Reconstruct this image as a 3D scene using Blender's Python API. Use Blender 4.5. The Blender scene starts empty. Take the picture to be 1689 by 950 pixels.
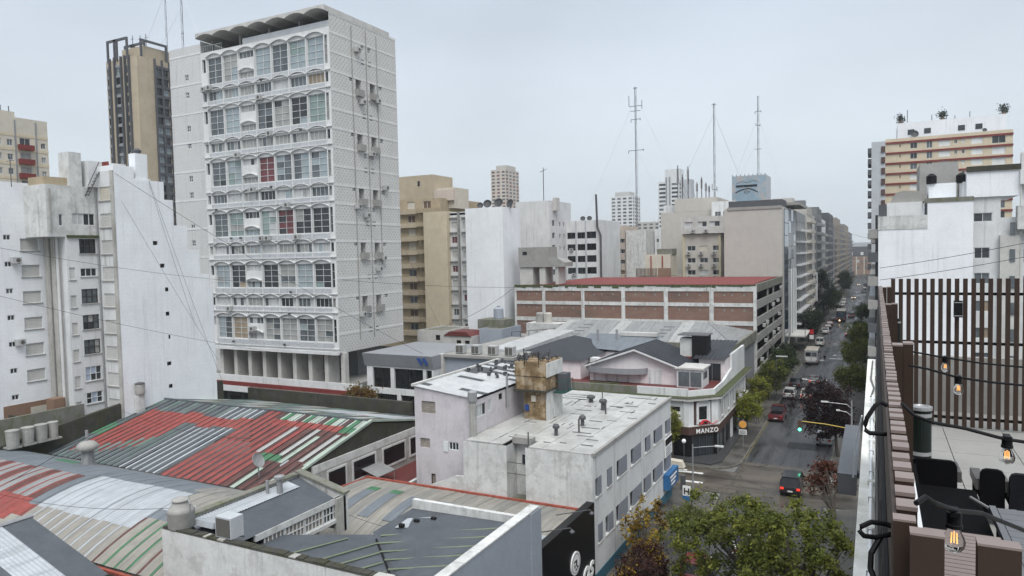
import bpy, bmesh, math, random
import numpy as np
from mathutils import Matrix, Vector
random.seed(7)
RAD = math.radians
SC = bpy.context.scene
COL = SC.collection

# ------------------------------------------------------------------ camera
cam_d = bpy.data.cameras.new('camera')
cam = bpy.data.objects.new('camera', cam_d)
COL.objects.link(cam)
cam_d.sensor_width = 36.0
cam_d.lens = 24.96
cam_d.clip_start = 0.05
cam_d.clip_end = 6000
right = Vector((0.89017397, 0.45509939, -0.02179094))
upv = Vector((-0.00194435, 0.05162095, 0.99866486))
fwd = Vector((-0.45561664, 0.88894309, -0.0468365))
m = Matrix((right, upv, -fwd)).transposed().to_4x4()
m.translation = Vector((0.0, 0.0, 23.0))
cam.matrix_world = m
SC.camera = cam

# ------------------------------------------------------------------ sky (overcast), sun, exposure
SUN_EL, SUN_AZ = RAD(58), RAD(150)          # azimuth measured clockwise from +Y
world = bpy.data.worlds.new('World')
SC.world = world
world.use_nodes = True
wn, wl = world.node_tree.nodes, world.node_tree.links
wn.clear()
w_out = wn.new('ShaderNodeOutputWorld')
w_bg = wn.new('ShaderNodeBackground')
sky = wn.new('ShaderNodeTexSky')
sky.sky_type = 'NISHITA'
sky.sun_disc = False
sky.sun_elevation = SUN_EL
sky.sun_rotation = SUN_AZ
sky.air_density = 1.0
sky.dust_density = 4.0
w_tc = wn.new('ShaderNodeTexCoord')
w_sep = wn.new('ShaderNodeSeparateXYZ')
wl.new(w_tc.outputs['Generated'], w_sep.inputs[0])
w_ramp = wn.new('ShaderNodeValToRGB')
w_ramp.color_ramp.interpolation = 'EASE'
cr = w_ramp.color_ramp.elements
cr[0].position = 0.0
cr[0].color = (4.1, 4.45, 4.7, 1)
cr[1].position = 1.0
cr[1].color = (7.0, 7.4, 7.8, 1)
e = cr.new(0.10); e.color = (3.8, 4.17, 4.5, 1)
e = cr.new(0.36); e.color = (3.3, 3.67, 4.15, 1)
wl.new(w_sep.outputs['Z'], w_ramp.inputs[0])
w_map = wn.new('ShaderNodeMapping')
w_map.inputs['Scale'].default_value = (1.6, 1.6, 4.2)
wl.new(w_tc.outputs['Generated'], w_map.inputs[0])
w_noise = wn.new('ShaderNodeTexNoise')
w_noise.inputs['Scale'].default_value = 1.1
w_noise.inputs['Detail'].default_value = 5
w_noise.inputs['Roughness'].default_value = 0.5
wl.new(w_map.outputs[0], w_noise.inputs['Vector'])
w_mr = wn.new('ShaderNodeMapRange')
w_mr.inputs[1].default_value = 0.3
w_mr.inputs[2].default_value = 0.7
w_mr.inputs[3].default_value = 0.88
w_mr.inputs[4].default_value = 1.12
wl.new(w_noise.outputs['Fac'], w_mr.inputs[0])
w_mul = wn.new('ShaderNodeVectorMath'); w_mul.operation = 'SCALE'
wl.new(w_ramp.outputs['Color'], w_mul.inputs[0])
wl.new(w_mr.outputs[0], w_mul.inputs['Scale'])
w_mix = wn.new('ShaderNodeMix'); w_mix.data_type = 'RGBA'
w_mix.inputs[0].default_value = 0.93           # mostly cloud over the clear-sky model
wl.new(sky.outputs[0], w_mix.inputs[6])
wl.new(w_mul.outputs[0], w_mix.inputs[7])
wl.new(w_mix.outputs[2], w_bg.inputs['Color'])
w_bg.inputs['Strength'].default_value = 0.1
wl.new(w_bg.outputs[0], w_out.inputs[0])

sun_d = bpy.data.lights.new('sun', 'SUN')
sun_d.energy = 1.5
sun_d.angle = RAD(40)
sun_d.color = (1.0, 0.985, 0.96)
sun = bpy.data.objects.new('sun', sun_d)
COL.objects.link(sun)
sdir = Vector((math.sin(SUN_AZ) * math.cos(SUN_EL), math.cos(SUN_AZ) * math.cos(SUN_EL), math.sin(SUN_EL)))
sun.rotation_euler = (-sdir).to_track_quat('-Z', 'Y').to_euler()
sun.location = (0, -20, 120)

vs = SC.view_settings
vs.view_transform = 'Standard'
vs.look = 'None'
vs.exposure = 0.95
vs.gamma = 1.0
vs.use_curve_mapping = False
SC.cycles.max_bounces = 6
SC.cycles.diffuse_bounces = 3
SC.cycles.glossy_bounces = 3

# ------------------------------------------------------------------ materials
MATS = {}

def lin(c):
    return tuple(((x / 255.0 + 0.055) / 1.055) ** 2.4 if x > 10 else x / 3294.6 for x in c)

class NT:
    """small wrapper for building node trees"""
    def __init__(s, mat):
        s.t = mat.node_tree
        s.n, s.l = s.t.nodes, s.t.links
    def new(s, kind, **kw):
        nd = s.n.new(kind)
        for k, v in kw.items():
            setattr(nd, k, v)
        return nd
    def link(s, a, b):
        s.l.new(a, b)
    def pos(s, scale, rot=(0, 0, 0)):
        g = s.new('ShaderNodeNewGeometry')
        mp = s.new('ShaderNodeMapping')
        mp.inputs['Scale'].default_value = scale
        mp.inputs['Rotation'].default_value = rot
        s.link(g.outputs['Position'], mp.inputs[0])
        return mp.outputs[0]
    def noise(s, scale3, detail=4, rough=0.6, scale=1.0):
        nz = s.new('ShaderNodeTexNoise')
        nz.inputs['Scale'].default_value = scale
        nz.inputs['Detail'].default_value = detail
        nz.inputs['Roughness'].default_value = rough
        s.link(s.pos(scale3), nz.inputs['Vector'])
        return nz.outputs['Fac']
    def rng(s, sock, a, b, c=0.0, d=1.0):
        r = s.new('ShaderNodeMapRange')
        for i, v in enumerate((a, b, c, d)):
            r.inputs[i + 1].default_value = v
        s.link(sock, r.inputs[0])
        return r.outputs[0]
    def math(s, op, a, b):
        x = s.new('ShaderNodeMath', operation=op)
        for i, v in enumerate((a, b)):
            if isinstance(v, (int, float)):
                x.inputs[i].default_value = v
            else:
                s.link(v, x.inputs[i])
        return x.outputs[0]
    def mix(s, fac, a, b):
        x = s.new('ShaderNodeMix', data_type='RGBA')
        if isinstance(fac, (int, float)):
            x.inputs[0].default_value = fac
        else:
            s.link(fac, x.inputs[0])
        for i, v in ((6, a), (7, b)):
            if isinstance(v, tuple):
                x.inputs[i].default_value = (v[0], v[1], v[2], 1)
            else:
                s.link(v, x.inputs[i])
        return x.outputs[2]

def M(name, col, rough=0.8, var=0.12, vs_=0.35, streak=0.0, scol=(0.16, 0.155, 0.14), moss=0.0, mcol=(0.10, 0.115, 0.05),
      fine=0.05, bump=0.0, bscale=8.0, spec=0.35, metal=0.0, patch=0.0, pcol=None, pscale=0.25, streak_lo=0.52, grime=0.22, run=None, course=0.0):
    """procedural matt surface: base colour, broad tone variation, fine grain, rain streaks, moss or patches"""
    if name in MATS:
        return MATS[name]
    mt = bpy.data.materials.new(name)
    mt.use_nodes = True
    N = NT(mt)
    bs = N.n['Principled BSDF']
    bs.inputs['Roughness'].default_value = rough
    bs.inputs['Specular IOR Level'].default_value = spec
    bs.inputs['Metallic'].default_value = metal
    c = (col[0], col[1], col[2])
    lo = tuple(x * (1 - var) for x in c)
    hi = tuple(min(0.95, x * (1 + var * 0.6)) for x in c)
    cur = N.mix(N.rng(N.noise((vs_, vs_, vs_), 5, 0.65), 0.3, 0.7), lo, hi)
    if fine > 0:
        f = N.rng(N.noise((6, 6, 6), 3, 0.7), 0.3, 0.7, 1 - fine, 1 + fine)
        vm = N.new('ShaderNodeVectorMath', operation='SCALE')
        N.link(cur, vm.inputs[0]); N.link(f, vm.inputs['Scale'])
        cur = vm.outputs[0]
    if grime > 0 and c[0] + c[1] + c[2] > 0.12:
        # blotchy weathering and, on sheets, runs along the fall of the roof
        g1 = N.rng(N.noise((0.9, 0.9, 0.7), 9, 0.78), 0.46, 0.72, 0, grime)
        if run:
            g2 = N.rng(N.noise(run, 6, 0.7), 0.44, 0.70, 0, grime * 1.5)
            g1 = N.math('MAXIMUM', g1, g2)
        cur = N.mix(g1, cur, tuple(x * 0.42 + 0.012 for x in c))
    if course > 0:
        g = N.new('ShaderNodeNewGeometry'); sp = N.new('ShaderNodeSeparateXYZ'); N.link(g.outputs['Position'], sp.inputs[0])
        sw = N.math('SINE', N.math('MULTIPLY', sp.outputs[2], 14.5), 0)
        k_ = N.rng(sw, 0.82, 1.0, 1.0, 1.0 - course)
        vm = N.new('ShaderNodeVectorMath', operation='SCALE'); N.link(cur, vm.inputs[0]); N.link(k_, vm.inputs['Scale']); cur = vm.outputs[0]
    if patch > 0:
        pf = N.rng(N.noise((pscale, pscale, pscale), 6, 0.7), 0.50, 0.60, 0, patch)
        cur = N.mix(pf, cur, pcol or tuple(x * 0.5 for x in c))
    if streak > 0:
        a = N.rng(N.noise((2.4, 2.4, 0.10), 4, 0.65), streak_lo, streak_lo + 0.22)
        b = N.rng(N.noise((0.22, 0.22, 0.16), 3, 0.5), 0.40, 0.62)
        cur = N.mix(N.math('MULTIPLY', N.math('MULTIPLY', a, b), streak), cur, scol)
    if moss > 0:
        a = N.rng(N.noise((1.1, 1.1, 0.5), 6, 0.75), 0.46, 0.62, 0, moss)
        cur = N.mix(a, cur, mcol)
    N.link(cur, bs.inputs['Base Color'])
    if bump > 0:
        bp = N.new('ShaderNodeBump')
        bp.inputs['Strength'].default_value = bump
        bp.inputs['Distance'].default_value = 0.02
        N.link(N.noise((bscale, bscale, bscale), 4, 0.65), bp.inputs['Height'])
        N.link(bp.outputs[0], bs.inputs['Normal'])
    MATS[name] = mt
    return mt

def glass(name, col, rough=0.06, spec=0.5, var=0.3):
    if name in MATS:
        return MATS[name]
    mt = bpy.data.materials.new(name)
    mt.use_nodes = True
    N = NT(mt)
    bs = N.n['Principled BSDF']
    bs.inputs['Roughness'].default_value = rough
    bs.inputs['Specular IOR Level'].default_value = spec
    f = N.rng(N.noise((0.8, 0.8, 0.5), 3, 0.6), 0.35, 0.65)
    N.link(N.mix(f, tuple(x * (1 - var) for x in col), tuple(min(.9, x * (1 + var)) for x in col)), bs.inputs['Base Color'])
    MATS[name] = mt
    return mt

def emis(name, col, strength):
    if name in MATS:
        return MATS[name]
    mt = bpy.data.materials.new(name)
    mt.use_nodes = True
    bs = mt.node_tree.nodes['Principled BSDF']
    bs.inputs['Base Color'].default_value = (*col, 1)
    bs.inputs['Emission Color'].default_value = (*col, 1)
    bs.inputs['Emission Strength'].default_value = strength
    MATS[name] = mt
    return mt

# ------------------------------------------------------------------ object helpers
def wloc(o):
    v = Vector((0, 0, 0))
    while o is not None:
        v += o.location
        o = o.parent
    return v

def tag(o, label=None, cat=None, group=None, kind=None):
    if label: o['label'] = label
    if cat: o['category'] = cat
    if group: o['group'] = group
    if kind: o['kind'] = kind
    return o

def thing(name, label, cat, loc=(0, 0, 0), group=None, rz=0.0):
    o = bpy.data.objects.new(name, None)
    o.empty_display_size = 0.3
    o.location = loc
    o.rotation_euler = (0, 0, rz)
    COL.objects.link(o)
    return tag(o, label, cat, group)

def place(name, mesh, parent=None, loc=(0, 0, 0), rz=0.0, local=False):
    """link an object; loc is a world position unless local"""
    o = bpy.data.objects.new(name, mesh)
    COL.objects.link(o)
    o.parent = parent
    o.location = Vector(loc) if local else Vector(loc) - wloc(parent)
    o.rotation_euler = (0, 0, rz)
    return o

def copy_tree(o, parent=None):
    c = o.copy()
    COL.objects.link(c)
    c.parent = parent
    for ch in o.children:
        copy_tree(ch, c)
    return c

class MB:
    """collects faces; build() links them as one mesh object"""
    def __init__(s):
        s.v, s.f, s.smooth = [], [], False
    def quad(s, *p):
        i = len(s.v)
        s.v += [tuple(q) for q in p]
        s.f.append(tuple(range(i, i + len(p))))
        return s
    def box(s, x0, x1, y0, y1, z0, z1, skip=''):
        i = len(s.v)
        s.v += [(x0, y0, z0), (x1, y0, z0), (x1, y1, z0), (x0, y1, z0), (x0, y0, z1), (x1, y0, z1), (x1, y1, z1), (x0, y1, z1)]
        F = {'b': (0, 3, 2, 1), 't': (4, 5, 6, 7), 'S': (0, 1, 5, 4), 'E': (1, 2, 6, 5), 'N': (2, 3, 7, 6), 'W': (3, 0, 4, 7)}
        s.f += [tuple(i + k for k in F[q]) for q in F if q not in skip]
        return s
    def prism(s, poly, d, axis='y'):
        """extrude a 2-D polygon: axis 'y' -> poly in (x,z), 'x' -> (y,z), 'z' -> (x,y); d = (d0,d1)"""
        def P(a, b, t):
            return {'y': (a, t, b), 'x': (t, a, b), 'z': (a, b, t)}[axis]
        i, n = len(s.v), len(poly)
        s.v += [P(a, b, d[0]) for a, b in poly] + [P(a, b, d[1]) for a, b in poly]
        s.f.append(tuple(i + k for k in range(n)))
        s.f.append(tuple(i + n + k for k in reversed(range(n))))
        for k in range(n):
            k2 = (k + 1) % n
            s.f.append((i + k, i + n + k, i + n + k2, i + k2))
        return s
    def lathe(s, prof, c=(0, 0, 0), n=14):
        i = len(s.v)
        for r, z in prof:
            for k in range(n):
                a = 2 * math.pi * k / n
                s.v.append((c[0] + r * math.cos(a), c[1] + r * math.sin(a), c[2] + z))
        for j in range(len(prof) - 1):
            for k in range(n):
                a, b = i + j * n + k, i + j * n + (k + 1) % n
                s.f.append((a, b, b + n, a + n))
        s.f.append(tuple(i + k for k in reversed(range(n))))
        s.f.append(tuple(i + (len(prof) - 1) * n + k for k in range(n)))
        return s
    def tube(s, pts, r, n=6, r2=None):
        pts = [Vector(p) for p in pts]
        i = len(s.v)
        m_ = len(pts)
        for j, p in enumerate(pts):
            d = (pts[min(j + 1, m_ - 1)] - pts[max(j - 1, 0)])
            d = d.normalized() if d.length > 1e-9 else Vector((0, 0, 1))
            a = d.cross(Vector((0, 0, 1)))
            if a.length < 0.05: a = d.cross(Vector((1, 0, 0)))
            a.normalize()
            b = d.cross(a)
            rr = r if r2 is None else r + (r2 - r) * j / (m_ - 1)
            for k in range(n):
                t = 2 * math.pi * k / n
                s.v.append(tuple(p + a * (rr * math.cos(t)) + b * (rr * math.sin(t))))
        for j in range(m_ - 1):
            for k in range(n):
                a, b = i + j * n + k, i + j * n + (k + 1) % n
                s.f.append((a, b, b + n, a + n))
        s.f.append(tuple(i + k for k in reversed(range(n))))
        s.f.append(tuple(i + (m_ - 1) * n + k for k in range(n)))
        return s
    def mesh(s, name, mat, off=(0, 0, 0)):
        me = bpy.data.meshes.new(name)
        ox, oy, oz = off
        me.from_pydata([(x - ox, y - oy, z - oz) for x, y, z in s.v], [], s.f)
        if mat: me.materials.append(mat)
        if s.smooth:
            me.polygons.foreach_set('use_smooth', [True] * len(me.polygons))
        me.update()
        return me
    def build(s, name, mat, parent=None, fix=False):
        L = wloc(parent)
        o = bpy.data.objects.new(name, s.mesh(name, mat, L))
        COL.objects.link(o)
        o.parent = parent
        if fix:
            bm = bmesh.new(); bm.from_mesh(o.data)
            bmesh.ops.recalc_face_normals(bm, faces=bm.faces)
            bm.to_mesh(o.data); bm.free()
        return o

def centred(o):
    """move an unparented mesh's origin to the middle of its base"""
    n = len(o.data.vertices)
    a = np.empty(n * 3, 'f'); o.data.vertices.foreach_get('co', a); a = a.reshape(-1, 3)
    c = np.array([(a[:, 0].min() + a[:, 0].max()) / 2, (a[:, 1].min() + a[:, 1].max()) / 2, a[:, 2].min()])
    o.data.vertices.foreach_set('co', (a - c).ravel().astype('f'))
    o.data.update()
    o.location = c.tolist()
    return o

# ------------------------------------------------------------------ facade kit
class Face:
    """a vertical wall plane: side S (-Y), E (+X), W (-X), N (+Y) at plane coordinate c"""
    def __init__(s, side, c):
        s.side, s.c = side, c
    def P(s, u, v, d=0.0):
        c = s.c
        return {'S': (u, c + d, v), 'N': (u, c - d, v), 'E': (c - d, u, v), 'W': (c + d, u, v)}[s.side]
    @property
    def rz(s):
        return {'S': 0.0, 'E': math.pi / 2, 'W': -math.pi / 2, 'N': math.pi}[s.side]
    def q(s, mb, pts):
        pts = [s.P(*p) for p in pts]
        if s.side in 'WN': pts = pts[::-1]
        mb.quad(*pts)
    def wall(s, mb, u0, v0, u1, v1, holes=(), depth=0.18):
        us = sorted({u0, u1} | {min(max(h[k], u0), u1) for h in holes for k in (0, 2)})
        vz = sorted({v0, v1} | {min(max(h[k], v0), v1) for h in holes for k in (1, 3)})
        # merge cells vertically per column to stay light
        for a, b in zip(us[:-1], us[1:]):
            if b - a < 1e-6: continue
            run = None
            for c, d in zip(vz[:-1], vz[1:]):
                mu, mv = (a + b) / 2, (c + d) / 2
                inside = any(h[0] < mu < h[2] and h[1] < mv < h[3] for h in holes)
                if inside:
                    if run is not None:
                        s.q(mb, [(a, run, 0), (b, run, 0), (b, c, 0), (a, c, 0)]); run = None
                elif run is None:
                    run = c
            if run is not None:
                s.q(mb, [(a, run, 0), (b, run, 0), (b, v1, 0), (a, v1, 0)])
        for a, c, b, d in [h[:4] for h in holes]:
            D = depth
            s.q(mb, [(a, c, 0), (b, c, 0), (b, c, D), (a, c, D)])
            s.q(mb, [(a, d, D), (b, d, D), (b, d, 0), (a, d, 0)])
            s.q(mb, [(a, c, D), (a, d, D), (a, d, 0), (a, c, 0)])
            s.q(mb, [(b, c, 0), (b, d, 0), (b, d, D), (b, c, D)])
        return mb

MESH = {}

def frame_mesh(w, h, nx, ny, mat, t=0.06, cols=None, rows=None):
    """window frame with bars; local x across, z up, facing -y, centred"""
    key = ('fr', round(w, 2), round(h, 2), nx, ny, mat.name, t)
    if key in MESH: return MESH[key]
    mb = MB()
    x0, x1, z0, z1 = -w / 2, w / 2, -h / 2, h / 2
    y0, y1 = -0.05, 0.02
    mb.box(x0, x0 + t, y0, y1, z0, z1); mb.box(x1 - t, x1, y0, y1, z0, z1)
    mb.box(x0 + t, x1 - t, y0, y1, z0, z0 + t); mb.box(x0 + t, x1 - t, y0, y1, z1 - t, z1)
    for i in range(1, nx):
        x = x0 + w * i / nx
        mb.box(x - t * .45, x + t * .45, y0 + .005, y1 - .004, z0 + t, z1 - t)
    for j in range(1, ny):
        z = z0 + h * j / ny
        for i in range(nx):
            a = x0 + w * i / nx + t * (1 if i == 0 else .45)
            b = x0 + w * (i + 1) / nx - t * (1 if i == nx - 1 else .45)
            mb.box(a, b, y0 + .008, y1 - .006, z - t * .4, z + t * .4)
    MESH[key] = mb.mesh('window', mat)
    return MESH[key]

def pane_mesh(w, h, mat, y=0.03):
    key = ('pn', round(w, 2), round(h, 2), mat.name, y)
    if key in MESH: return MESH[key]
    mb = MB()
    mb.quad((-w / 2, y, -h / 2), (w / 2, y, -h / 2), (w / 2, y, h / 2), (-w / 2, y, h / 2))
    MESH[key] = mb.mesh('pane', mat)
    return MESH[key]

def shutter_mesh(w, h, mat, n=None):
    key = ('sh', round(w, 2), round(h, 2), mat.name)
    if key in MESH: return MESH[key]
    mb = MB()
    n = n or max(3, int(h / 0.16))
    for k in range(n):
        a, b = -h / 2 + h * k / n, -h / 2 + h * (k + 1) / n
        mb.quad((-w / 2, -0.02, a), (w / 2, -0.02, a), (w / 2, 0.005, b), (-w / 2, 0.005, b))
        mb.quad((-w / 2, 0.005, b), (w / 2, 0.005, b), (w / 2, -0.02, b), (-w / 2, -0.02, b))
    MESH[key] = mb.mesh('roller_shutter', mat)
    return MESH[key]

def win(root, F, u0, v0, u1, v1, nx=2, ny=1, frame='frame_white', panes=('glass_dark',), depth=0.14, split=False, t=0.06):
    """a window set into the opening: frame part with pane sub-part(s)"""
    w, h = u1 - u0 - 0.004, v1 - v0 - 0.004
    fr = place('window', frame_mesh(w, h, nx, ny, MATS[frame], t), root, F.P((u0 + u1) / 2, (v0 + v1) / 2, depth), F.rz)
    if not split:
        place('pane', pane_mesh(w - .01, h - .01, MATS[random.choice(panes)]), fr, (0, 0, 0), 0, True)
    else:
        pw, ph = w / nx, h / ny
        for i in range(nx):
            colm = random.choice(panes)
            for j in range(ny):
                mm = colm if random.random() < 0.72 else random.choice(panes)
                place('pane', pane_mesh(pw - .012, ph - .012, MATS[mm]), fr, (-w / 2 + pw * (i + .5), 0, -h / 2 + ph * (j + .5)), 0, True)
    return fr

def shut(root, F, u0, v0, u1, v1, mat='shutter_grey', depth=0.12):
    return place('roller_shutter', shutter_mesh(u1 - u0 - .004, v1 - v0 - .004, MATS[mat]), root,
                 F.P((u0 + u1) / 2, (v0 + v1) / 2, depth), F.rz)

def shell(root, x0, x1, y0, y1, z0, z1, mat, holes=None, roof='roof_grey', parapet=0.5, thick=0.18, depth=0.18, name='wall', sides='SEWN'):
    """four walls with openings (holes = {'S': [(u0,v0,u1,v1)..]}), a parapet and a roof slab"""
    holes = holes or {}
    mb = MB()
    for s in sides:
        c = {'S': y0, 'N': y1, 'E': x1, 'W': x0}[s]
        a, b = (x0, x1) if s in 'SN' else (y0, y1)
        Face(s, c).wall(mb, a, z0, b, z1, holes.get(s, ()), depth)
    zr = z1 - parapet
    if parapet > 0:
        t = thick
        for p in ([(x0, y0), (x1, y0), (x1 - t, y0 + t), (x0 + t, y0 + t)], [(x1, y0), (x1, y1), (x1 - t, y1 - t), (x1 - t, y0 + t)],
                  [(x1, y1), (x0, y1), (x0 + t, y1 - t), (x1 - t, y1 - t)], [(x0, y1), (x0, y0), (x0 + t, y0 + t), (x0 + t, y1 - t)]):
            mb.quad(*[(x, y, z1) for x, y in p])
            (ax, ay), (bx, by) = p[3], p[2]
            mb.quad((ax, ay, z1), (bx, by, z1), (bx, by, zr), (ax, ay, zr))
    w = mb.build(name, MATS[mat] if isinstance(mat, str) else mat, root)
    if roof:
        t = thick if parapet > 0 else 0
        MB().quad((x0 + t, y0 + t, zr), (x1 - t, y0 + t, zr), (x1 - t, y1 - t, zr), (x0 + t, y1 - t, zr)).build('roof', MATS[roof], root)
    return w

def building(name, label, x0, x1, y0, y1, z0, z1, mat, cat='building', group=None, **kw):
    r = thing(name, label, cat, ((x0 + x1) / 2, (y0 + y1) / 2, z0), group)
    shell(r, x0, x1, y0, y1, z0, z1, mat, **kw)
    return r

def grid(us, vs_, w, h):
    """openings of size w x h with lower-left corners at every (u, v)"""
    return [(u, v, u + w, v + h) for v in vs_ for u in us]
# ------------------------------------------------------------------ material library
M('frame_white', (0.62, 0.64, 0.64), 0.5, 0.08, fine=0.02)
M('frame_dark', (0.05, 0.05, 0.052), 0.4, 0.1)
M('frame_brown', (0.10, 0.06, 0.04), 0.5, 0.1)
M('frame_grey', (0.30, 0.32, 0.33), 0.4, 0.08)
glass('glass_dark', (0.022, 0.026, 0.03), 0.08, 0.6)
glass('glass_mid', (0.09, 0.105, 0.115), 0.10, 0.6)
glass('glass_pale', (0.27, 0.32, 0.34), 0.15, 0.6, 0.12)
glass('glass_green', (0.20, 0.26, 0.25), 0.15, 0.6, 0.15)
glass('glass_blue', (0.03, 0.055, 0.085), 0.05, 0.8)
glass('glass_black', (0.012, 0.013, 0.015), 0.12, 0.45)
glass('curtain_grey', (0.30, 0.30, 0.29), 0.4, 0.5, 0.15)
glass('curtain_white', (0.46, 0.47, 0.47), 0.4, 0.5, 0.12)
glass('curtain_tan', (0.30, 0.24, 0.17), 0.4, 0.5, 0.2)
glass('curtain_red', (0.13, 0.04, 0.045), 0.4, 0.5, 0.2)
glass('curtain_blue', (0.34, 0.40, 0.50), 0.4, 0.5, 0.1)
M('shutter_grey', (0.50, 0.50, 0.48), 0.6, 0.1)
M('shutter_cream', (0.52, 0.49, 0.42), 0.6, 0.1)
M('shutter_white', (0.66, 0.67, 0.66), 0.6, 0.08)
M('shutter_blue', (0.22, 0.235, 0.27), 0.55, 0.08)
M('shutter_old', (0.26, 0.23, 0.20), 0.8, 0.3, vs_=1.5)
M('shutter_brown', (0.13, 0.085, 0.06), 0.6, 0.15)
W = dict(scol=(0.22, 0.215, 0.20))
M('paint_tower', (0.63, 0.635, 0.63), 0.75, 0.08, streak=0.35, **W)
M('paint_white', (0.74, 0.76, 0.78), 0.75, 0.07, course=0.025, grime=0.13, vs_=0.25, streak=0.5, scol=(0.42, 0.425, 0.43), bump=0.2, bscale=2.5, patch=0.14, pcol=(0.56, 0.575, 0.59), pscale=0.18)
M('paint_white_old', (0.61, 0.62, 0.62), 0.8, 0.12, streak=0.75, **W)
M('paint_white_dirty', (0.58, 0.585, 0.57), 0.85, 0.14, streak=0.75, patch=0.5, pcol=(0.34, 0.335, 0.315), pscale=1.1, scol=(0.15, 0.145, 0.13), grime=0.45)
M('paint_grime', (0.42, 0.415, 0.39), 0.9, 0.2, streak=0.9, moss=0.35, mcol=(0.16, 0.15, 0.11), grime=0.45)
M('paint_lilac', (0.53, 0.50, 0.52), 0.85, 0.08, streak=0.5, patch=0.2, pcol=(0.42, 0.40, 0.40), pscale=0.8, scol=(0.24, 0.22, 0.21), grime=0.45)
M('paint_pink', (0.70, 0.645, 0.65), 0.8, 0.06, streak=0.25, scol=(0.4, 0.36, 0.34))
M('paint_cream', (0.55, 0.475, 0.35), 0.8, 0.09, streak=0.45, scol=(0.4, 0.33, 0.22))
M('paint_cream_pale', (0.54, 0.50, 0.42), 0.8, 0.1, streak=0.4, scol=(0.28, 0.25, 0.2))
M('paint_ochre', (0.38, 0.315, 0.215), 0.8, 0.15, streak=0.6, scol=(0.25, 0.2, 0.13), grime=0.45)
M('paint_tan', (0.42, 0.355, 0.26), 0.8, 0.12, streak=0.5, scol=(0.25, 0.2, 0.14))
M('paint_beige', (0.47, 0.445, 0.40), 0.85, 0.06, streak=0.3, scol=(0.3, 0.28, 0.24))
M('paint_beige_grey', (0.44, 0.425, 0.39), 0.85, 0.05, streak=0.35, scol=(0.27, 0.26, 0.23))
M('paint_beige_pink', (0.50, 0.43, 0.37), 0.85, 0.08, streak=0.3, scol=(0.3, 0.25, 0.2))
M('paint_yellow', (0.50, 0.45, 0.31), 0.8, 0.08, streak=0.2)
M('paint_grey_light', (0.42, 0.44, 0.46), 0.75, 0.06, streak=0.2, scol=(0.28, 0.29, 0.30))
M('paint_grey', (0.24, 0.25, 0.265), 0.75, 0.08, streak=0.2)
M('paint_grey_dark', (0.08, 0.084, 0.092), 0.7, 0.1, streak=0.2, scol=(0.06, 0.06, 0.06))
M('paint_bluegrey', (0.30, 0.33, 0.375), 0.7, 0.05, streak=0.15, scol=(0.2, 0.21, 0.23))
M('paint_red', (0.17, 0.030, 0.026), 0.7, 0.2, vs_=0.8)
M('paint_black', (0.008, 0.008, 0.009), 0.4, 0.2, spec=0.2)
M('paint_brown', (0.075, 0.042, 0.034), 0.6, 0.15)
M('brown_base', (0.23, 0.145, 0.10), 0.85, 0.12, streak=0.3)
M('concrete', (0.29, 0.285, 0.268), 0.9, 0.15, streak=0.5, scol=(0.15, 0.145, 0.13), grime=0.45)
M('concrete_pale', (0.50, 0.495, 0.47), 0.9, 0.12, streak=0.5, scol=(0.2, 0.195, 0.18), grime=0.45)
M('concrete_mossy', (0.19, 0.187, 0.165), 0.95, 0.25, streak=0.7, moss=0.75, scol=(0.1, 0.1, 0.08), grime=0.45)
M('wall_dark_moss', (0.055, 0.053, 0.046), 0.95, 0.4, vs_=0.9, streak=0.95, scol=(0.022, 0.022, 0.018), moss=0.6, mcol=(0.045, 0.046, 0.018), bump=0.5, bscale=3)
M('moss', (0.065, 0.075, 0.032), 0.95, 0.35, vs_=2.0)
M('roof_grey', (0.20, 0.20, 0.197), 0.8, 0.2, vs_=0.3)
M('roof_dark', (0.030, 0.033, 0.040), 0.6, 0.2, vs_=0.4)
M('roof_membrane', (0.44, 0.44, 0.42), 0.4, 0.2, vs_=0.45, patch=0.5, pcol=(0.29, 0.285, 0.265), pscale=0.5, fine=0.1, grime=0.5)
M('roof_silver', (0.48, 0.49, 0.49), 0.32, 0.15, vs_=0.6, patch=0.35, pcol=(0.33, 0.34, 0.35), pscale=0.8, grime=0.5)
M('roof_felt', (0.065, 0.07, 0.076), 0.6, 0.3, vs_=1.2, grime=0.5)
M('roof_bitumen', (0.075, 0.084, 0.096), 0.55, 0.2, vs_=0.5, fine=0.1, grime=0.5)
M('sheet_grey', (0.25, 0.255, 0.255), 0.5, 0.12, vs_=0.5, metal=0.0, grime=0.5, run=(3.2, 0.22, 0.22))
M('sheet_pale', (0.36, 0.36, 0.35), 0.5, 0.12, vs_=0.5, grime=0.5, run=(3.2, 0.22, 0.22))
M('sheet_white', (0.39, 0.415, 0.44), 0.45, 0.12, vs_=0.8, patch=0.3, pcol=(0.29, 0.31, 0.33), pscale=0.7, grime=0.5, run=(3.2, 0.22, 0.22))
M('sheet_galv', (0.40, 0.425, 0.45), 0.35, 0.12, vs_=0.6, grime=0.5, run=(3.2, 0.22, 0.22))
M('sheet_slate', (0.082, 0.093, 0.104), 0.55, 0.2, vs_=0.8, patch=0.3, pcol=(0.10, 0.15, 0.13), pscale=0.7, grime=0.5, run=(3.2, 0.22, 0.22))
M('sheet_green_grey', (0.14, 0.175, 0.165), 0.6, 0.25, vs_=0.8, patch=0.6, pcol=(0.07, 0.16, 0.11), pscale=0.5, grime=0.5, run=(3.2, 0.22, 0.22))
M('sheet_green', (0.055, 0.17, 0.085), 0.55, 0.2, vs_=1.0, grime=0.5, run=(3.2, 0.22, 0.22))
M('sheet_green_pale', (0.36, 0.43, 0.37), 0.55, 0.2, vs_=1.0, grime=0.5, run=(3.2, 0.22, 0.22))
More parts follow.
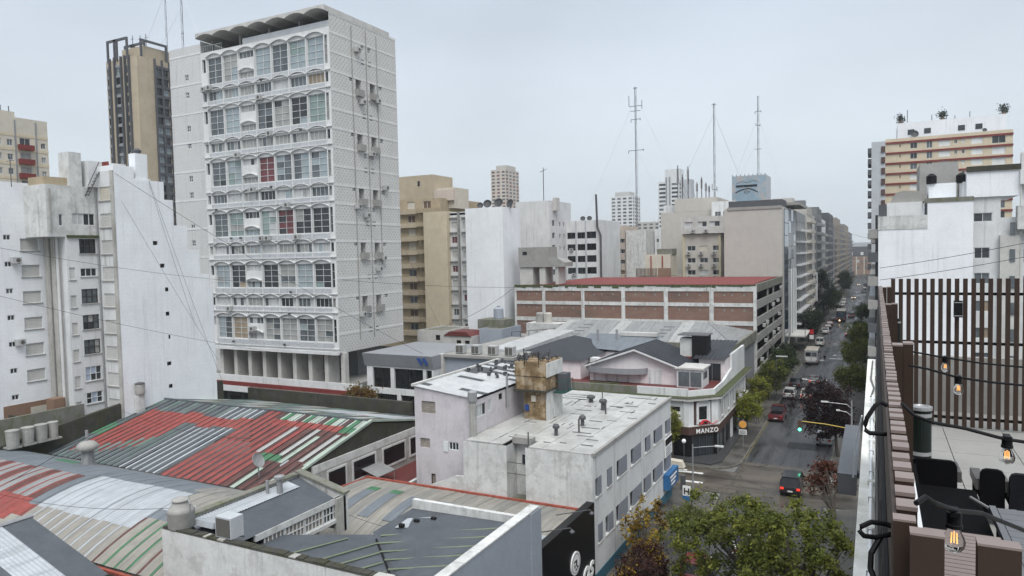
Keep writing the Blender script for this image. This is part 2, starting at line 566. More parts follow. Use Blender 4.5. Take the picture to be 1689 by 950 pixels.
M('sheet_red', (0.27, 0.058, 0.052), 0.55, 0.28, vs_=1.1, patch=0.55, pcol=(0.15, 0.062, 0.05), pscale=1.7, grime=0.5, run=(3.2, 0.22, 0.22))
M('sheet_red_bright', (0.28, 0.058, 0.048), 0.55, 0.25, vs_=1.2, patch=0.4, pcol=(0.17, 0.08, 0.065), pscale=2.0, grime=0.5, run=(3.2, 0.22, 0.22))
M('sheet_red_worn', (0.115, 0.046, 0.040), 0.65, 0.3, vs_=1.0, patch=0.4, pcol=(0.12, 0.10, 0.09), pscale=1.4, grime=0.5, run=(3.2, 0.22, 0.22))
M('sheet_brown', (0.07, 0.042, 0.038), 0.65, 0.3, vs_=1.2, grime=0.5, run=(3.2, 0.22, 0.22))
M('sheet_tan', (0.27, 0.255, 0.225), 0.7, 0.12, vs_=0.6, streak=0.1, grime=0.5, run=(3.2, 0.22, 0.22))
M('sheet_tan_grey', (0.235, 0.23, 0.21), 0.7, 0.15, vs_=0.6, grime=0.5, run=(3.2, 0.22, 0.22))
M('sheet_blue_grey', (0.15, 0.17, 0.19), 0.5, 0.1, vs_=0.6, grime=0.5, run=(3.2, 0.22, 0.22))
M('rust', (0.30, 0.075, 0.05), 0.8, 0.4, vs_=2.0)
M('steel', (0.34, 0.345, 0.35), 0.4, 0.12, metal=0.4)
M('steel_dark', (0.08, 0.08, 0.085), 0.5, 0.15)
M('ac_white', (0.42, 0.425, 0.42), 0.55, 0.12, vs_=2.0)
M('ac_grille', (0.10, 0.095, 0.085), 0.7, 0.2)
M('plastic_black', (0.006, 0.006, 0.007), 0.5, 0.1, spec=0.15)
M('rubber', (0.015, 0.015, 0.015), 0.8, 0.1, spec=0.15)
M('red_tile', (0.12, 0.030, 0.027), 0.6, 0.2, vs_=1.5)
M('tank_grey', (0.33, 0.325, 0.305), 0.8, 0.25, vs_=1.0, streak=0.5)

def pattern_tile(name, base, dark, k=7.2):
    """facing of small raised lozenges, in world units"""
    mt = bpy.data.materials.new(name); mt.use_nodes = True
    N = NT(mt); bs = N.n['Principled BSDF']
    bs.inputs['Roughness'].default_value = 0.8
    g = N.new('ShaderNodeNewGeometry'); sp = N.new('ShaderNodeSeparateXYZ')
    N.link(g.outputs['Position'], sp.inputs[0])
    a = N.math('SINE', N.math('MULTIPLY', N.math('ADD', sp.outputs[0], sp.outputs[1]), k), 0)
    b = N.math('SINE', N.math('MULTIPLY', sp.outputs[2], k * 0.9), 0)
    w = N.rng(N.math('MULTIPLY', a, b), 0.25, 0.62)
    cur = N.mix(N.math('MULTIPLY', w, 0.62), base, dark)
    n1 = N.rng(N.noise((0.3, 0.3, 0.3), 5, 0.65), 0.35, 0.7)
    cur = N.mix(N.math('MULTIPLY', n1, 0.32), cur, tuple(x * 0.75 for x in base))
    s1 = N.rng(N.noise((2.2, 2.2, 0.08), 4, 0.65), 0.56, 0.75)
    cur = N.mix(N.math('MULTIPLY', s1, 0.3), cur, (0.2, 0.195, 0.18))
    N.link(cur, bs.inputs['Base Color'])
    bp = N.new('ShaderNodeBump'); bp.inputs['Strength'].default_value = 0.5; bp.inputs['Distance'].default_value = 0.04
    bp.invert = True
    N.link(w, bp.inputs['Height']); N.link(bp.outputs[0], bs.inputs['Normal'])
    MATS[name] = mt
pattern_tile('tile_lattice', (0.55, 0.545, 0.525), (0.33, 0.325, 0.31), 9.0)
pattern_tile('tile_lattice_white', (0.56, 0.56, 0.555), (0.40, 0.40, 0.395), 10.5)

def brick_mat(name, c1, c2, mortar):
    mt = bpy.data.materials.new(name); mt.use_nodes = True
    N = NT(mt); bs = N.n['Principled BSDF']
    bs.inputs['Roughness'].default_value = 0.9
    g = N.new('ShaderNodeNewGeometry'); sp = N.new('ShaderNodeSeparateXYZ'); cb = N.new('ShaderNodeCombineXYZ')
    N.link(g.outputs['Position'], sp.inputs[0])
    N.link(N.math('ADD', sp.outputs[0], sp.outputs[1]), cb.inputs[0]); N.link(sp.outputs[2], cb.inputs[1])
    br = N.new('ShaderNodeTexBrick')
    br.inputs['Scale'].default_value = 1.0
    br.inputs['Brick Width'].default_value = 0.28; br.inputs['Row Height'].default_value = 0.09
    br.inputs['Mortar Size'].default_value = 0.012
    br.inputs['Color1'].default_value = (*c1, 1); br.inputs['Color2'].default_value = (*c2, 1); br.inputs['Mortar'].default_value = (*mortar, 1)
    N.link(cb.outputs[0], br.inputs['Vector'])
    f = N.rng(N.noise((0.5, 0.5, 1.6), 5, 0.7), 0.40, 0.68)
    cur = N.mix(N.math('MULTIPLY', f, 0.6), br.outputs['Color'], (0.22, 0.165, 0.12))
    f2 = N.rng(N.noise((0.12, 0.12, 0.3), 4, 0.6), 0.52, 0.66)
    cur = N.mix(N.math('MULTIPLY', f2, 0.5), cur, (0.075, 0.06, 0.055))
    N.link(cur, bs.inputs['Base Color'])
    MATS[name] = mt
brick_mat('brick', (0.19, 0.072, 0.05), (0.13, 0.058, 0.042), (0.24, 0.19, 0.16))
brick_mat('brick_dark', (0.12, 0.05, 0.045), (0.09, 0.045, 0.04), (0.15, 0.12, 0.1))
brick_mat('brick_pale', (0.30, 0.17, 0.13), (0.26, 0.15, 0.12), (0.3, 0.26, 0.22))

def wet_mat(name, c_dry, c_wet, rough_dry, rough_wet, scale3, lo=0.42, hi=0.6, lines=None, cracks=0.0):
    """paving that is partly wet: darker and glossier where damp"""
    mt = bpy.data.materials.new(name); mt.use_nodes = True
    N = NT(mt); bs = N.n['Principled BSDF']
    w = N.rng(N.noise(scale3, 6, 0.62), lo, hi)
    cur = N.mix(w, c_dry, c_wet)
    fine = N.rng(N.noise((3, 3, 3), 5, 0.75), 0.25, 0.75, 0.82, 1.18)
    vm = N.new('ShaderNodeVectorMath', operation='SCALE'); N.link(cur, vm.inputs[0]); N.link(fine, vm.inputs['Scale'])
    cur = vm.outputs[0]
    if lines:
        br = N.new('ShaderNodeTexBrick'); br.offset = 0.0
        br.inputs['Scale'].default_value = 1.0
        br.inputs['Brick Width'].default_value = lines[0]; br.inputs['Row Height'].default_value = lines[1]
        br.inputs['Mortar Size'].default_value = lines[2]; br.inputs['Mortar Smooth'].default_value = 0.3
        N.link(N.pos((1, 1, 1)), br.inputs['Vector'])
        cur = N.mix(N.math('MULTIPLY', br.outputs['Fac'], 0.6), cur, tuple(x * 0.45 for x in c_wet))
    if cracks:
        vo = N.new('ShaderNodeTexVoronoi', feature='DISTANCE_TO_EDGE'); vo.inputs['Scale'].default_value = cracks
        dn = N.new('ShaderNodeTexNoise'); dn.inputs['Scale'].default_value = 0.8; dn.inputs['Detail'].default_value = 5
        N.link(N.pos((1, 1, 1)), dn.inputs['Vector'])
        ad = N.new('ShaderNodeVectorMath', operation='ADD'); N.link(N.pos((1, .5, 1)), ad.inputs[0]); N.link(dn.outputs['Color'], ad.inputs[1]); N.link(ad.outputs[0], vo.inputs['Vector'])
        cf = N.rng(vo.outputs['Distance'], 0.0, 0.012, 0.75, 0.0)
        cur = N.mix(cf, cur, tuple(x * 0.35 for x in c_wet))
        pt_ = N.rng(N.noise((0.22, 0.10, 1), 3, 0.5), 0.56, 0.60, 0, 0.55)
        cur = N.mix(pt_, cur, tuple(x * 0.62 for x in c_wet))
    N.link(cur, bs.inputs['Base Color'])
    N.link(N.rng(w, 0, 1, rough_dry, rough_wet), bs.inputs['Roughness'])
    bs.inputs['Specular IOR Level'].default_value = 0.32
    bp = N.new('ShaderNodeBump'); bp.inputs['Strength'].default_value = 0.25; bp.inputs['Distance'].default_value = 0.01
    N.link(N.noise((14, 14, 14), 3, 0.7), bp.inputs['Height']); N.link(bp.outputs[0], bs.inputs['Normal'])
    MATS[name] = mt
wet_mat('asphalt', (0.060, 0.061, 0.064), (0.026, 0.027, 0.029), 0.55, 0.22, (0.55, 0.06, 1), cracks=0.28)
wet_mat('asphalt_patch', (0.016, 0.016, 0.017), (0.012, 0.012, 0.013), 0.6, 0.5, (1, 1, 1))
wet_mat('street_concrete', (0.098, 0.083, 0.066), (0.052, 0.045, 0.037), 0.58, 0.24, (0.08, 0.6, 1), lines=(4.2, 3.6, 0.03), cracks=0.2)
wet_mat('pavement', (0.095, 0.090, 0.080), (0.048, 0.046, 0.042), 0.7, 0.42, (0.4, 0.4, 1), lines=(0.4, 0.4, 0.012))
wet_mat('kerb_stone', (0.15, 0.145, 0.12), (0.09, 0.085, 0.07), 0.8, 0.5, (1, 1, 1), lines=(1.0, 1.0, 0.02))
wet_mat('city_floor', (0.20, 0.20, 0.19), (0.13, 0.13, 0.125), 0.9, 0.7, (0.3, 0.3, 1))
M('road_paint', (0.62, 0.62, 0.60), 0.6, 0.25, vs_=1.5, patch=0.5, pcol=(0.2, 0.2, 0.2), pscale=1.2)
M('road_yellow', (0.16, 0.135, 0.05), 0.6, 0.3, vs_=1.5)
# ------------------------------------------------------------------ ground, streets, pavements
def sheet(name, x0, x1, y0, y1, z, mat):
    o = MB().quad((x0, y0, z), (x1, y0, z), (x1, y1, z), (x0, y1, z)).build(name, MATS[mat])
    return tag(o, kind='structure')
sheet('ground', -1800, 1800, -400, 3000, -0.06, 'city_floor')
KL, KR = -12.75, -4.25
sheet('main_street', KL - .2, KR + .2, -60, 668, 0.0, 'asphalt')
o = MB()
o.quad((-170, 67.8, .004), (KL, 67.8, .004), (KL, 74.9, .004), (-170, 74.9, .004))
o.quad((KL, 64.6, .004), (KR, 64.6, .004), (KR, 78.9, .004), (KL, 78.9, .004))
o.quad((KR, 67.8, .004), (60, 67.8, .004), (60, 74.9, .004), (KR, 74.9, .004))
tag(o.build('side_street', MATS['street_concrete']), kind='structure')
o = MB()
for yy in (181, 186.5, 299, 304): o.quad((KL, yy, .004), (KR, yy, .004), (KR, yy + 2.6, .004), (KL, yy + 2.6, .004))
tag(o.build('road_crossing_band', MATS['street_concrete']), kind='structure')

def pavement(name, poly, rough='pavement', h=0.14):
    """raised pavement with a kerb strip: poly counter-clockwise (x,y)"""
    mb = MB()
    n = len(poly)
    mb.f.append(tuple(range(n))); mb.v += [(x, y, h) for x, y in poly]
    o = tag(mb.build(name, MATS[rough]), kind='structure')
    k = MB()
    for i in range(n):
        (ax, ay), (bx, by) = poly[i], poly[(i + 1) % n]
        d = Vector((bx - ax, by - ay)); L = d.length
        if L < 1e-6: continue
        d /= L
        nx, ny = -d.y, d.x                     # inward
        w = 0.16
        k.quad((ax, ay, -.05), (bx, by, -.05), (bx, by, h + .004), (ax, ay, h + .004))
        k.quad((ax, ay, h + .004), (bx, by, h + .004), (bx + nx * w, by + ny * w, h + .004), (ax + nx * w, ay + ny * w, h + .004))
    k.build('kerb', MATS['kerb_stone'], o)
    return o
def arc(cx, cy, r, a0, a1, n=8):
    return [(cx + r * math.cos(RAD(a0 + (a1 - a0) * i / n)), cy + r * math.sin(RAD(a0 + (a1 - a0) * i / n))) for i in range(n + 1)]
# far left block (the corner restaurant), near left block, our block and the block across the side street
pavement('pavement_far_left', [(-170, 74.9), (-16.4, 74.9)] + arc(-16.45, 78.6, 3.7, -90, 0)[1:] + [(KL, 640), (-18.5, 640), (-18.5, 79), (-170, 79)])
pavement('pavement_near_left', [(-170, 67.8), (-170, 64.0), (-18.5, 64.0), (-18.5, -60), (KL, -60)] + arc(-16.45, 64.1, 3.7, 0, 90) )
pavement('pavement_near_right', [(KR, -60), (1.0, -60), (1.0, 64.0), (60, 64.0), (60, 67.8)] + arc(-.55, 64.1, 3.7, 90, 180))
pavement('pavement_far_right', [(60, 74.9), (60, 79), (1.0, 79), (1.0, 640), (KR, 640)] + arc(-.55, 78.6, 3.7, 180, 270))

def marking(name, label, rects, mat='road_paint', z=.009, group='painted road markings'):
    for i, (x0, x1, y0, y1, lb) in enumerate(rects):
        o = MB().quad((x0, y0, z), (x1, y0, z), (x1, y1, z), (x0, y1, z)).build(name, MATS[mat])
        tag(centred(o), kind='structure')
marking('road_marking', None, [(-11.5, -7.4, 133.2, 134.2, 0), (-10.2, -9.2, 157, 158, 0), (-8.0, -7.4, 165, 166.4, 0), (-9.0, -8.0, 184.8, 185.6, 0), (-8.5, -5.6, 160, 160.8, 0),
                               (-20.2, -17.6, 73.2, 74.0, 0), (-18.4, -15.8, 72.9, 73.4, 0), (-16.9, -15.2, 69.9, 70.4, 0)])
marking('tar_patch', None, [(-9.1, -5.9, 86.4, 89.3, 0)], 'asphalt_patch')
marking('kerb_line', None, [(KL + .03, KL + .13, 80, 108, 0)], 'road_yellow')
# ------------------------------------------------------------------ the big white slab tower on stilts
TX0, TX1, TY0, TY1 = -93.5, -67.7, 78.0, 93.4
tower = thing('apartment_tower', 'tall white slab tower with scalloped window hoods raised on stilts', 'tower', ((TX0 + TX1) / 2, 86, 0))
FS, FE = Face('S', TY0), Face('E', TX1)
bays = [-92.1 + 3.37 * i for i in range(7)]
BW = 3.08
M('band_pale', (0.62, 0.615, 0.60), 0.8, 0.08, streak=0.25, scol=(0.3, 0.3, 0.28))
Trow = [(11.0 + 7.86 * k, 14.35 + 7.98 * k) for k in range(6)]
Srow = [(16.05 + 7.93 * k, 17.35 + 7.95 * k) for k in range(5)]
holes, specs = [], []
for zb, zt in Trow:
    for i, b in enumerate(bays):
        if i == 2:
            holes += [(b, zt - 1.0, b + BW, zt), (b, zb, b + BW, zb + 0.95)]
            specs += [('S', b, zt - 1.0, zt), ('S', b, zb, zb + 0.95)]
        else:
            holes.append((b, zb, b + BW, zt)); specs.append(('T', b, zb, zt))
    for a, b2 in ((-93.25, -92.45), (-68.72, -68.1)):
        holes.append((a, zb + (1.9 if a < -90 else 0), b2, zt)); specs.append(('N', a, b2, zb + (1.9 if a < -90 else 0), zt))
for zb, zt in Srow:
    for b in bays:
        holes.append((b, zb, b + BW, zt)); specs.append(('S', b, zb, zt))
    for a, b2 in ((-93.25, -92.5), (-68.72, -68.1)):
        holes.append((a, zb, b2, zt)); specs.append(('N', a, b2, zb, zt))
front = MB()
FS.wall(front, TX0, 9.5, TX1, 55.3, holes, 0.35)
front.build('front_wall', MATS['paint_tower'], tower)
PT = ['glass_pale'] * 5 + ['glass_green'] * 3 + ['glass_mid'] * 4 + ['curtain_grey'] * 5 + ['curtain_white'] * 2 + ['glass_dark'] * 3
PS = ['glass_pale'] * 2 + ['glass_mid'] * 4 + ['curtain_grey'] * 4 + ['curtain_white'] * 4 + ['glass_dark'] * 3
special = {(3, 3): ['curtain_red'], (2, 4): ['curtain_red', 'curtain_red', 'glass_dark'], (1, 1): ['curtain_tan', 'glass_dark'], (1, 4): ['curtain_grey', 'glass_mid'],
           (0, 1): ['curtain_tan'], (3, 0): ['glass_dark', 'glass_mid'], (1, 3): ['glass_dark']}
for sp in specs:
    if sp[0] == 'T':
        _, b, zb, zt = sp
        k, i = round((zb - 11) / 7.86), round((b + 92.1) / 3.37)
        pal = special.get((k, i))
        if pal is None:
            c = random.choice(PT)
            pal = [c, c, c, random.choice(PT)]
        win(tower, FS, b, zb, b + BW, zt, 2, 4, 'frame_white', pal, 0.22, True, 0.065)
    elif sp[0] == 'S':
        _, b, zb, zt = sp
        c = random.choice(PS)
        pal = [c, c, random.choice(PS)]
        if 47 < zb < 49 and b > -73: pal = ['curtain_tan', 'glass_dark', 'curtain_tan']
        win(tower, FS, b, zb, b + BW, zt, 4, 1, 'frame_white', pal, 0.22, True, 0.06)
    else:
        _, a, b2, zb, zt = sp
        win(tower, FS, a, zb, b2, zt, 1, max(1, int((zt - zb) / 1.1)), 'frame_white', ['glass_mid', 'glass_dark', 'curtain_grey'], 0.24)
# scalloped hoods: one per bay and row
def hood_mesh(w, sag=0.48, drop=0.0, top=0.80, d=0.30, bar=0.10):
    key = ('hood', w, sag, top)
    if key in MESH: return MESH[key]
    mb = MB(); n = 12
    arcp = [(-w / 2 + w * i / n, sag * (1 - (2 * i / n - 1) ** 2)) for i in range(n + 1)]
    up = [(x, z + bar) for x, z in arcp]
    for (a, b), (a2, b2) in zip(zip(arcp, up), zip(arcp[1:], up[1:])):
        mb.quad((a[0], -d, a[1]), (a2[0], -d, a2[1]), (b2[0], -d, b2[1]), (b[0], -d, b[1]))
        mb.quad((a[0], 0, a[1]), (a2[0], 0, a2[1]), (a2[0], -d, a2[1]), (a[0], -d, a[1]))
        mb.quad((b[0], -d, b[1]), (b2[0], -d, b2[1]), (b2[0], 0, b2[1]), (b[0], 0, b[1]))
    for q, r in ((arcp[0], up[0]), (up[-1], arcp[-1])):
        mb.quad((q[0], -d, q[1]), (r[0], -d, r[1]), (r[0], 0, r[1]), (q[0], 0, q[1]))
    MESH[key] = mb.mesh('window_hood', MATS['paint_tower'])
    return MESH[key]
for zb, zt in Trow + Srow:
    for i, b in enumerate(bays):
        place('window_hood', hood_mesh(3.36), tower, (b + BW / 2, TY0, zt + 0.10))
        if i == 2 and zt - zb > 2:
            place('window_hood', hood_mesh(3.0, 0.36), tower, (b + BW / 2, TY0, zb + 1.05))
for zb, zt in Trow + Srow:                     # continuous projecting ledge and sill panel under every row
    zl = zb - (0.95 if zt - zb > 2 else 0.80)
    MB().box(TX0 - .02, TX1 + .02, TY0 - .22, TY0 + .02, zl, zl + .13).build('ledge', MATS['paint_white_old'], tower)
    for i, b in enumerate(bays):
        key = 'sillpanel'
        if key not in MESH:
            MESH[key] = MB().box(-1.62, -.04, -.06, .02, -.30, .30).box(.04, 1.62, -.06, .02, -.30, .30).mesh('sill_panel', MATS['paint_grey_light'])
        place('sill_panel', MESH[key], tower, (b + BW / 2, TY0 - .01, zb - .42))
for b in [-92.3] + [x + BW + .18 for x in bays]:      # fins between the bays
    MB().box(b - .07, b + .07, TY0 - .10, TY0 + .02, 10.6, 54.4).build('fin', MATS['paint_tower'], tower)
MB().box(TX0 - .03, TX1 + .03, TY0 - .5, TY0 + .03, 9.3, 9.75).build('base_slab', MATS['paint_white_old'], tower)
# right-hand side wall with recesses, bands, small windows and pipes
eh = []
rec = [(y, 15.0 + 7.95 * k, y + 1.25, 17.75 + 7.95 * k) for k in range(5) for y in (83.4, 86.7)]
sw = [(y, z + 7.95 * k, y + .8, z + .75 + 7.95 * k) for k in range(5) for y, z in ((82.0, 16.8), (88.8, 16.7))]
sw += [(y, z + 7.95 * k, y + .7, z + .8 + 7.95 * k) for k in range(6) for y, z in ((84.8, 13.9), (86.4, 13.9), (84.8, 11.8), (86.4, 11.8))]
side = MB()
FE.wall(side, TY0, 9.5, TY1, 57.2, rec + sw, 0.3)
for (a, c, b, d) in rec:
    FE.q(side, [(a, c, 1.0), (b, c, 1.0), (b, d, 1.0), (a, d, 1.0)])
    for q in ([(a, c, .3), (b, c, .3), (b, c, 1), (a, c, 1)], [(a, c, .3), (a, c, 1), (a, d, 1), (a, d, .3)], [(b, c, 1), (b, c, .3), (b, d, .3), (b, d, 1)], [(a, d, 1), (b, d, 1), (b, d, .3), (a, d, .3)]):
        FE.q(side, q)
side.build('side_wall', MATS['tile_lattice'], tower)
for a, c, b, d in sw:
    if random.random() < .16 and a in (84.8, 86.4):
        shut(tower, FE, a, c, b, d, 'shutter_grey', .1)
    else:
        win(tower, FE, a, c, b, d, 2, 2, 'frame_white', ['glass_dark', 'glass_dark', 'glass_mid'], .18, t=.09)
for a, c, b, d in rec:
    bal = MB().box(TX1 - .02, TX1 + .55, a - .15, b + .15, c - .12, c + .02)
    bal.box(TX1 + .47, TX1 + .55, a - .15, b + .15, c + .02, c + .85)
    bal.box(TX1 - .02, TX1 + .47, a - .15, a - .07, c + .02, c + .85).box(TX1 - .02, TX1 + .47, b + .07, b + .15, c + .02, c + .85)
    bal.build('balcony', MATS['concrete'], tower)
for k in range(18):
    z = 12.05 + 2.65 * k
    MB().box(TX1 - .01, TX1 + .035, TY0 + .03, TY1, z, z + .36).build('floor_band', MATS['band_pale'], tower)
for y, zt in ((82.6, 56.6), (85.9, 56.9), (88.4, 56.6)):
    MB().tube([(TX1 + .1, y, 11.0 if y < 88 else 22), (TX1 + .1, y, zt)], .05, 6).build('drain_pipe', MATS['concrete'], tower)
# remaining walls, soffit, roof
bk = MB()
Face('N', TY1).wall(bk, TX0, 9.5, TX1, 57.2); Face('W', TX0).wall(bk, TY0, 9.5, TY1, 57.2)
bk.quad((TX0, TY0, 9.5), (TX0, TY1, 9.5), (TX1, TY1, 9.5), (TX1, TY0, 9.5))
bk.build('back_wall', MATS['paint_white_old'], tower)
MB().quad((TX0, TY0, 55.3), (TX1, TY0, 55.3), (TX1, TY1, 55.3), (TX0, TY1, 55.3)).build('roof', MATS['roof_grey'], tower)
# roof storey behind a scalloped concrete canopy
rs = MB().box(-88.5, TX1 - .05, 82.5, TY1 - .05, 55.3, 57.3)
rs.build('penthouse_wall', MATS['concrete'], tower)
MB().box(-84.5, TX1 - .03, 78.1, 78.3, 55.3, 56.2).build('terrace_parapet', MATS['paint_grey_light'], tower)
cn = MB(); n = 84
for i in range(n):
    x0, x1 = -93.4 + 25.75 * i / n, -93.4 + 25.75 * (i + 1) / n
    f = lambda x: 57.25 + 0.46 * abs(math.sin(math.pi * (x + 93.4) / 3.68)) ** .8
    a, b = f(x0), f(x1)
    y0, y1 = 77.0, 84.0
    cn.quad((x0, y0, a), (x1, y0, b), (x1, y0, 58.0), (x0, y0, 58.0))
    cn.quad((x0, y0, a), (x0, y1, a), (x1, y1, b), (x1, y0, b))
cn.quad((-93.4, 77.0, 58.0), (-67.65, 77.0, 58.0), (-67.65, 91.8, 58.0), (-93.4, 91.8, 58.0))
cn.quad((-67.65, 77.0, 57.25), (-67.65, 91.8, 57.25), (-67.65, 91.8, 58.0), (-67.65, 77.0, 58.0))
cn.quad((-93.4, 84, 57.25), (-93.4, 77.0, 57.25), (-93.4, 77.0, 58.0), (-93.4, 84, 58.0))
cn.build('scalloped_canopy', MATS['concrete_pale'], tower)
for x in (-92.0, -86, -80, -74, -68.2):
    MB().box(x - .15, x + .15, 79.0, 79.3, 55.3, 57.25).build('canopy_post', MATS['concrete'], tower)
for x, y in ((-91, 78.2), (-84, 76.9)):
    pass
rl = MB()
for x in [-93.2 + .5 * i for i in range(9)]: rl.box(x - .02, x + .02, 78.3, 78.34, 55.3, 56.4)
rl.box(-93.2, -89.2, 78.3, 78.35, 56.35, 56.42)
rl.build('railing', MATS['frame_white'], tower)
# stilts and podium
for i in range(9):
    x = -92.6 + 3.07 * i
    MB().box(x, x + (.7 if i < 8 else .75), 78.6, 81.0 if i < 8 else 79.4, 4.9, 9.5).build('stilt', MATS['concrete_pale'], tower)
MB().box(-88.0, -71.5, 86.5, 92.5, 4.9, 9.45).build('lobby_wall', MATS['paint_grey'], tower)
FL = Face('S', 86.5)
for x in (-84, -79.5, -75):
    MB().box(x, x + 1.3, 86.42, 86.5, 5.4, 8.2).build('lobby_door', MATS['glass_black'], tower)
MB().box(-98, -66.5, 76.2, 94, 4.3, 4.9).build('podium_deck', MATS['concrete'], tower)
MB().box(-104, -61.4, 74.9, 75.1, 5.0, 5.95).build('podium_parapet', MATS['paint_white_old'], tower)
MB().box(-104, -61.4, 74.6, 76.4, 4.35, 4.98).build('podium_canopy', MATS['paint_red'], tower)
MB().box(-104, -61.4, 74.55, 74.6, 3.55, 4.42).build('podium_fascia', MATS['paint_white_old'], tower)
MB().box(-104, -61.6, 76.2, 94, 0, 4.3).build('podium_wall', MATS['paint_grey_dark'], tower)
for x in [-103 + 3.0 * i for i in range(14)]:
    place('shop_window', pane_mesh(2.5, 3.0, MATS['glass_black'], -.02), tower, (x + 1.25, 76.2, 2.0))
# wall air conditioners
def ac_unit(parent, loc, rz=0.0, s=1.0):
    if 'acbody' not in MESH:
        mb = MB().box(-.42, .42, -.62, -.08, 0, .62)
        mb.box(-.36, -.30, -.55, 0, -.05, 0).box(.30, .36, -.55, 0, -.05, 0)
        MESH['acbody'] = mb.mesh('air_conditioner', MATS['ac_white'])
        g = MB()
        g.prism([(.08 + .22 * math.cos(t * math.pi / 6), .31 + .22 * math.sin(t * math.pi / 6)) for t in range(12)], (-.64, -.62), 'y')
        MESH['acfan'] = g.mesh('fan_grille', MATS['ac_grille'])
    b = place('air_conditioner', MESH['acbody'], parent, loc, rz)
    place('fan_grille', MESH['acfan'], b, (0, 0, 0), 0, True)
    b.scale = (s, s, s)
    return b
for x, z in ((-92.6, 49.2), (-91.4, 49.3), (-81.0, 46.6), (-79.2, 41.2), (-76.3, 30.6), (-81.6, 25.9), (-80.4, 25.9), (-74.6, 25.9), (-89.0, 15.3), (-84.2, 12.3), (-83, 33.2), (-86, 38.6)):
    ac_unit(tower, (x, TY0 - .05, z), 0, 1.15)
for y, z in ((83.0, 14.4), (88.3, 22.6), (86.2, 38.2), (82.7, 30.2), (88.0, 46.4), (84.4, 45.6), (87.2, 21.0), (84.6, 29.0), (89.4, 33.4), (83.6, 53.0)):
    ac_unit(tower, (TX1 + .03, y, z), math.pi / 2, 1.1)
for x, z in ((-79.3, 33.6), (-91, 30.8), (-88.4, 10.4), (-77.8, 10.3), (-76.2, 18.1), (-76.6, 14.9), (-88, 26.3), (-86, 26.3), (-73.2, 41.4), (-80.6, 49.4)):
    MB().box(x - .12, x + .12, TY0 - .55, TY0 - .25, z, z + .3).build('wall_lamp', MATS['steel_dark'], tower)
# left wing, set back
wing = thing('tower_wing', 'windowless lattice tiled wing at the left of the white slab tower', 'building', (-99, 88, 0))
WH = [(-102.3, z, -101.4, z + 1.0) for z in (53.0, 50.1, 44.6, 41.8, 36.3, 33.6, 28.2, 25.6, 20.1)]
mb = MB(); FW = Face('S', 82.0)
FW.wall(mb, -105.9, 4.3, -94.0, 58.5, WH, .2)
Face('W', -105.9).wall(mb, 82, 4.3, 95, 58.5); Face('E', -94.0).wall(mb, 82, 4.3, 95, 58.5); Face('N', 95).wall(mb, -105.9, 4.3, -94.0, 58.5)
mb.quad((-105.9, 82, 58.5), (-94, 82, 58.5), (-94, 95, 58.5), (-105.9, 95, 58.5))
mb.build('wall', MATS['tile_lattice_white'], wing)
for a, c, b, d in WH: win(wing, FW, a, c, b, d, 2, 2, 'frame_white', ['glass_dark', 'glass_mid'], .12, t=.09)
for k in range(10):
    z = 14.0 + 5.3 * k * .9
    MB().box(-105.92, -93.98, 81.96, 82.01, z, z + .3).build('floor_band', MATS['paint_tower'], wing)
# ------------------------------------------------------------------ left white apartment block with its stepped blind wall
lb = thing('white_apartment_block', 'white apartment block with roller shutters and a tall stepped blind wall', 'building', (-70, 44, 0))
# wing A
FA = Face('E', -71.0)
hA = [(38.2, 25.5 - 2.47 * k - 1.12, 39.85, 25.5 - 2.47 * k) for k in range(6)]
hs = [(36.75, 25.85 - 2.47 * k - .5, 37.4, 25.85 - 2.47 * k) for k in range(7)]
hx = [(36.9, 27.6, 37.5, 27.85)]
mb = MB(); FA.wall(mb, 30, 4, 40.35, 30.7, hA + hs, .2)
Face('S', 30).wall(mb, -82, 4, -71, 30.7); Face('W', -82).wall(mb, 30, 4, 44, 30.7)
mb.quad((-82, 30, 30.2), (-71, 30, 30.2), (-71, 44, 30.2), (-82, 44, 30.2))
mb.build('wall', MATS['paint_white'], lb)
for h in hA: shut(lb, FA, *h, 'shutter_grey', .14)
for h in hs: win(lb, FA, *h, 2, 1, 'frame_white', ['glass_dark', 'glass_mid'], .1)
MB().box(-71.0, -70.94, 36.0, 40.3, 4.0, 10.1).build('painted_base', MATS['brown_base'], lb)
MB().box(-70.93, -70.88, 38.3, 39.8, 7.2, 9.6).build('garage_door', MATS['shutter_cream'], lb)
# wing B, lower part and oversailing upper part
FB = Face('E', -67.5)
rb = [(25.4, 24.0), (22.6, 21.8), (20.6, 19.2), (18.1, 16.7), (15.7, 14.3), (13.1, 11.7), (10.6, 9.5)]
hb = [(41.55, b, 43.15, t) for t, b in rb]
hn = [(40.5, z - 1.15, 41.05, z) for z in (22.7, 20.05, 17.45, 14.9, 12.35, 9.9)]
mb = MB(); FB.wall(mb, 40.3, 4, 43.5, 25.6, hb + hn, .2)
Face('S', 40.3).wall(mb, -71.0, 4, -67.5, 25.6)
mb.build('wall', MATS['paint_white_old'], lb)
for i, h in enumerate(hb):
    win(lb, FB, *h, 3, 2 if h[3] - h[1] > 1 else 1, 'frame_white' if i > 4 or i == 1 else 'frame_dark', ['glass_dark', 'glass_mid', 'curtain_grey'] if i not in (5, 6) else ['curtain_blue', 'glass_dark'], .1, i in (3, 4, 5, 6))
for h in hn: shut(lb, FB, *h, 'shutter_grey', .1)
for F_, hs_ in ((-71.0, hA), (-67.5, hb + hn)):
    for h in hs_: MB().box(F_ - .02, F_ + .09, h[0] - .08, h[2] + .08, h[1] - .1, h[1] - .02).build('sill', MATS['concrete'], lb)
for z in (23.2, 15.6): ac_unit(lb, (-71.0, 37.6, z), math.pi / 2, .9)
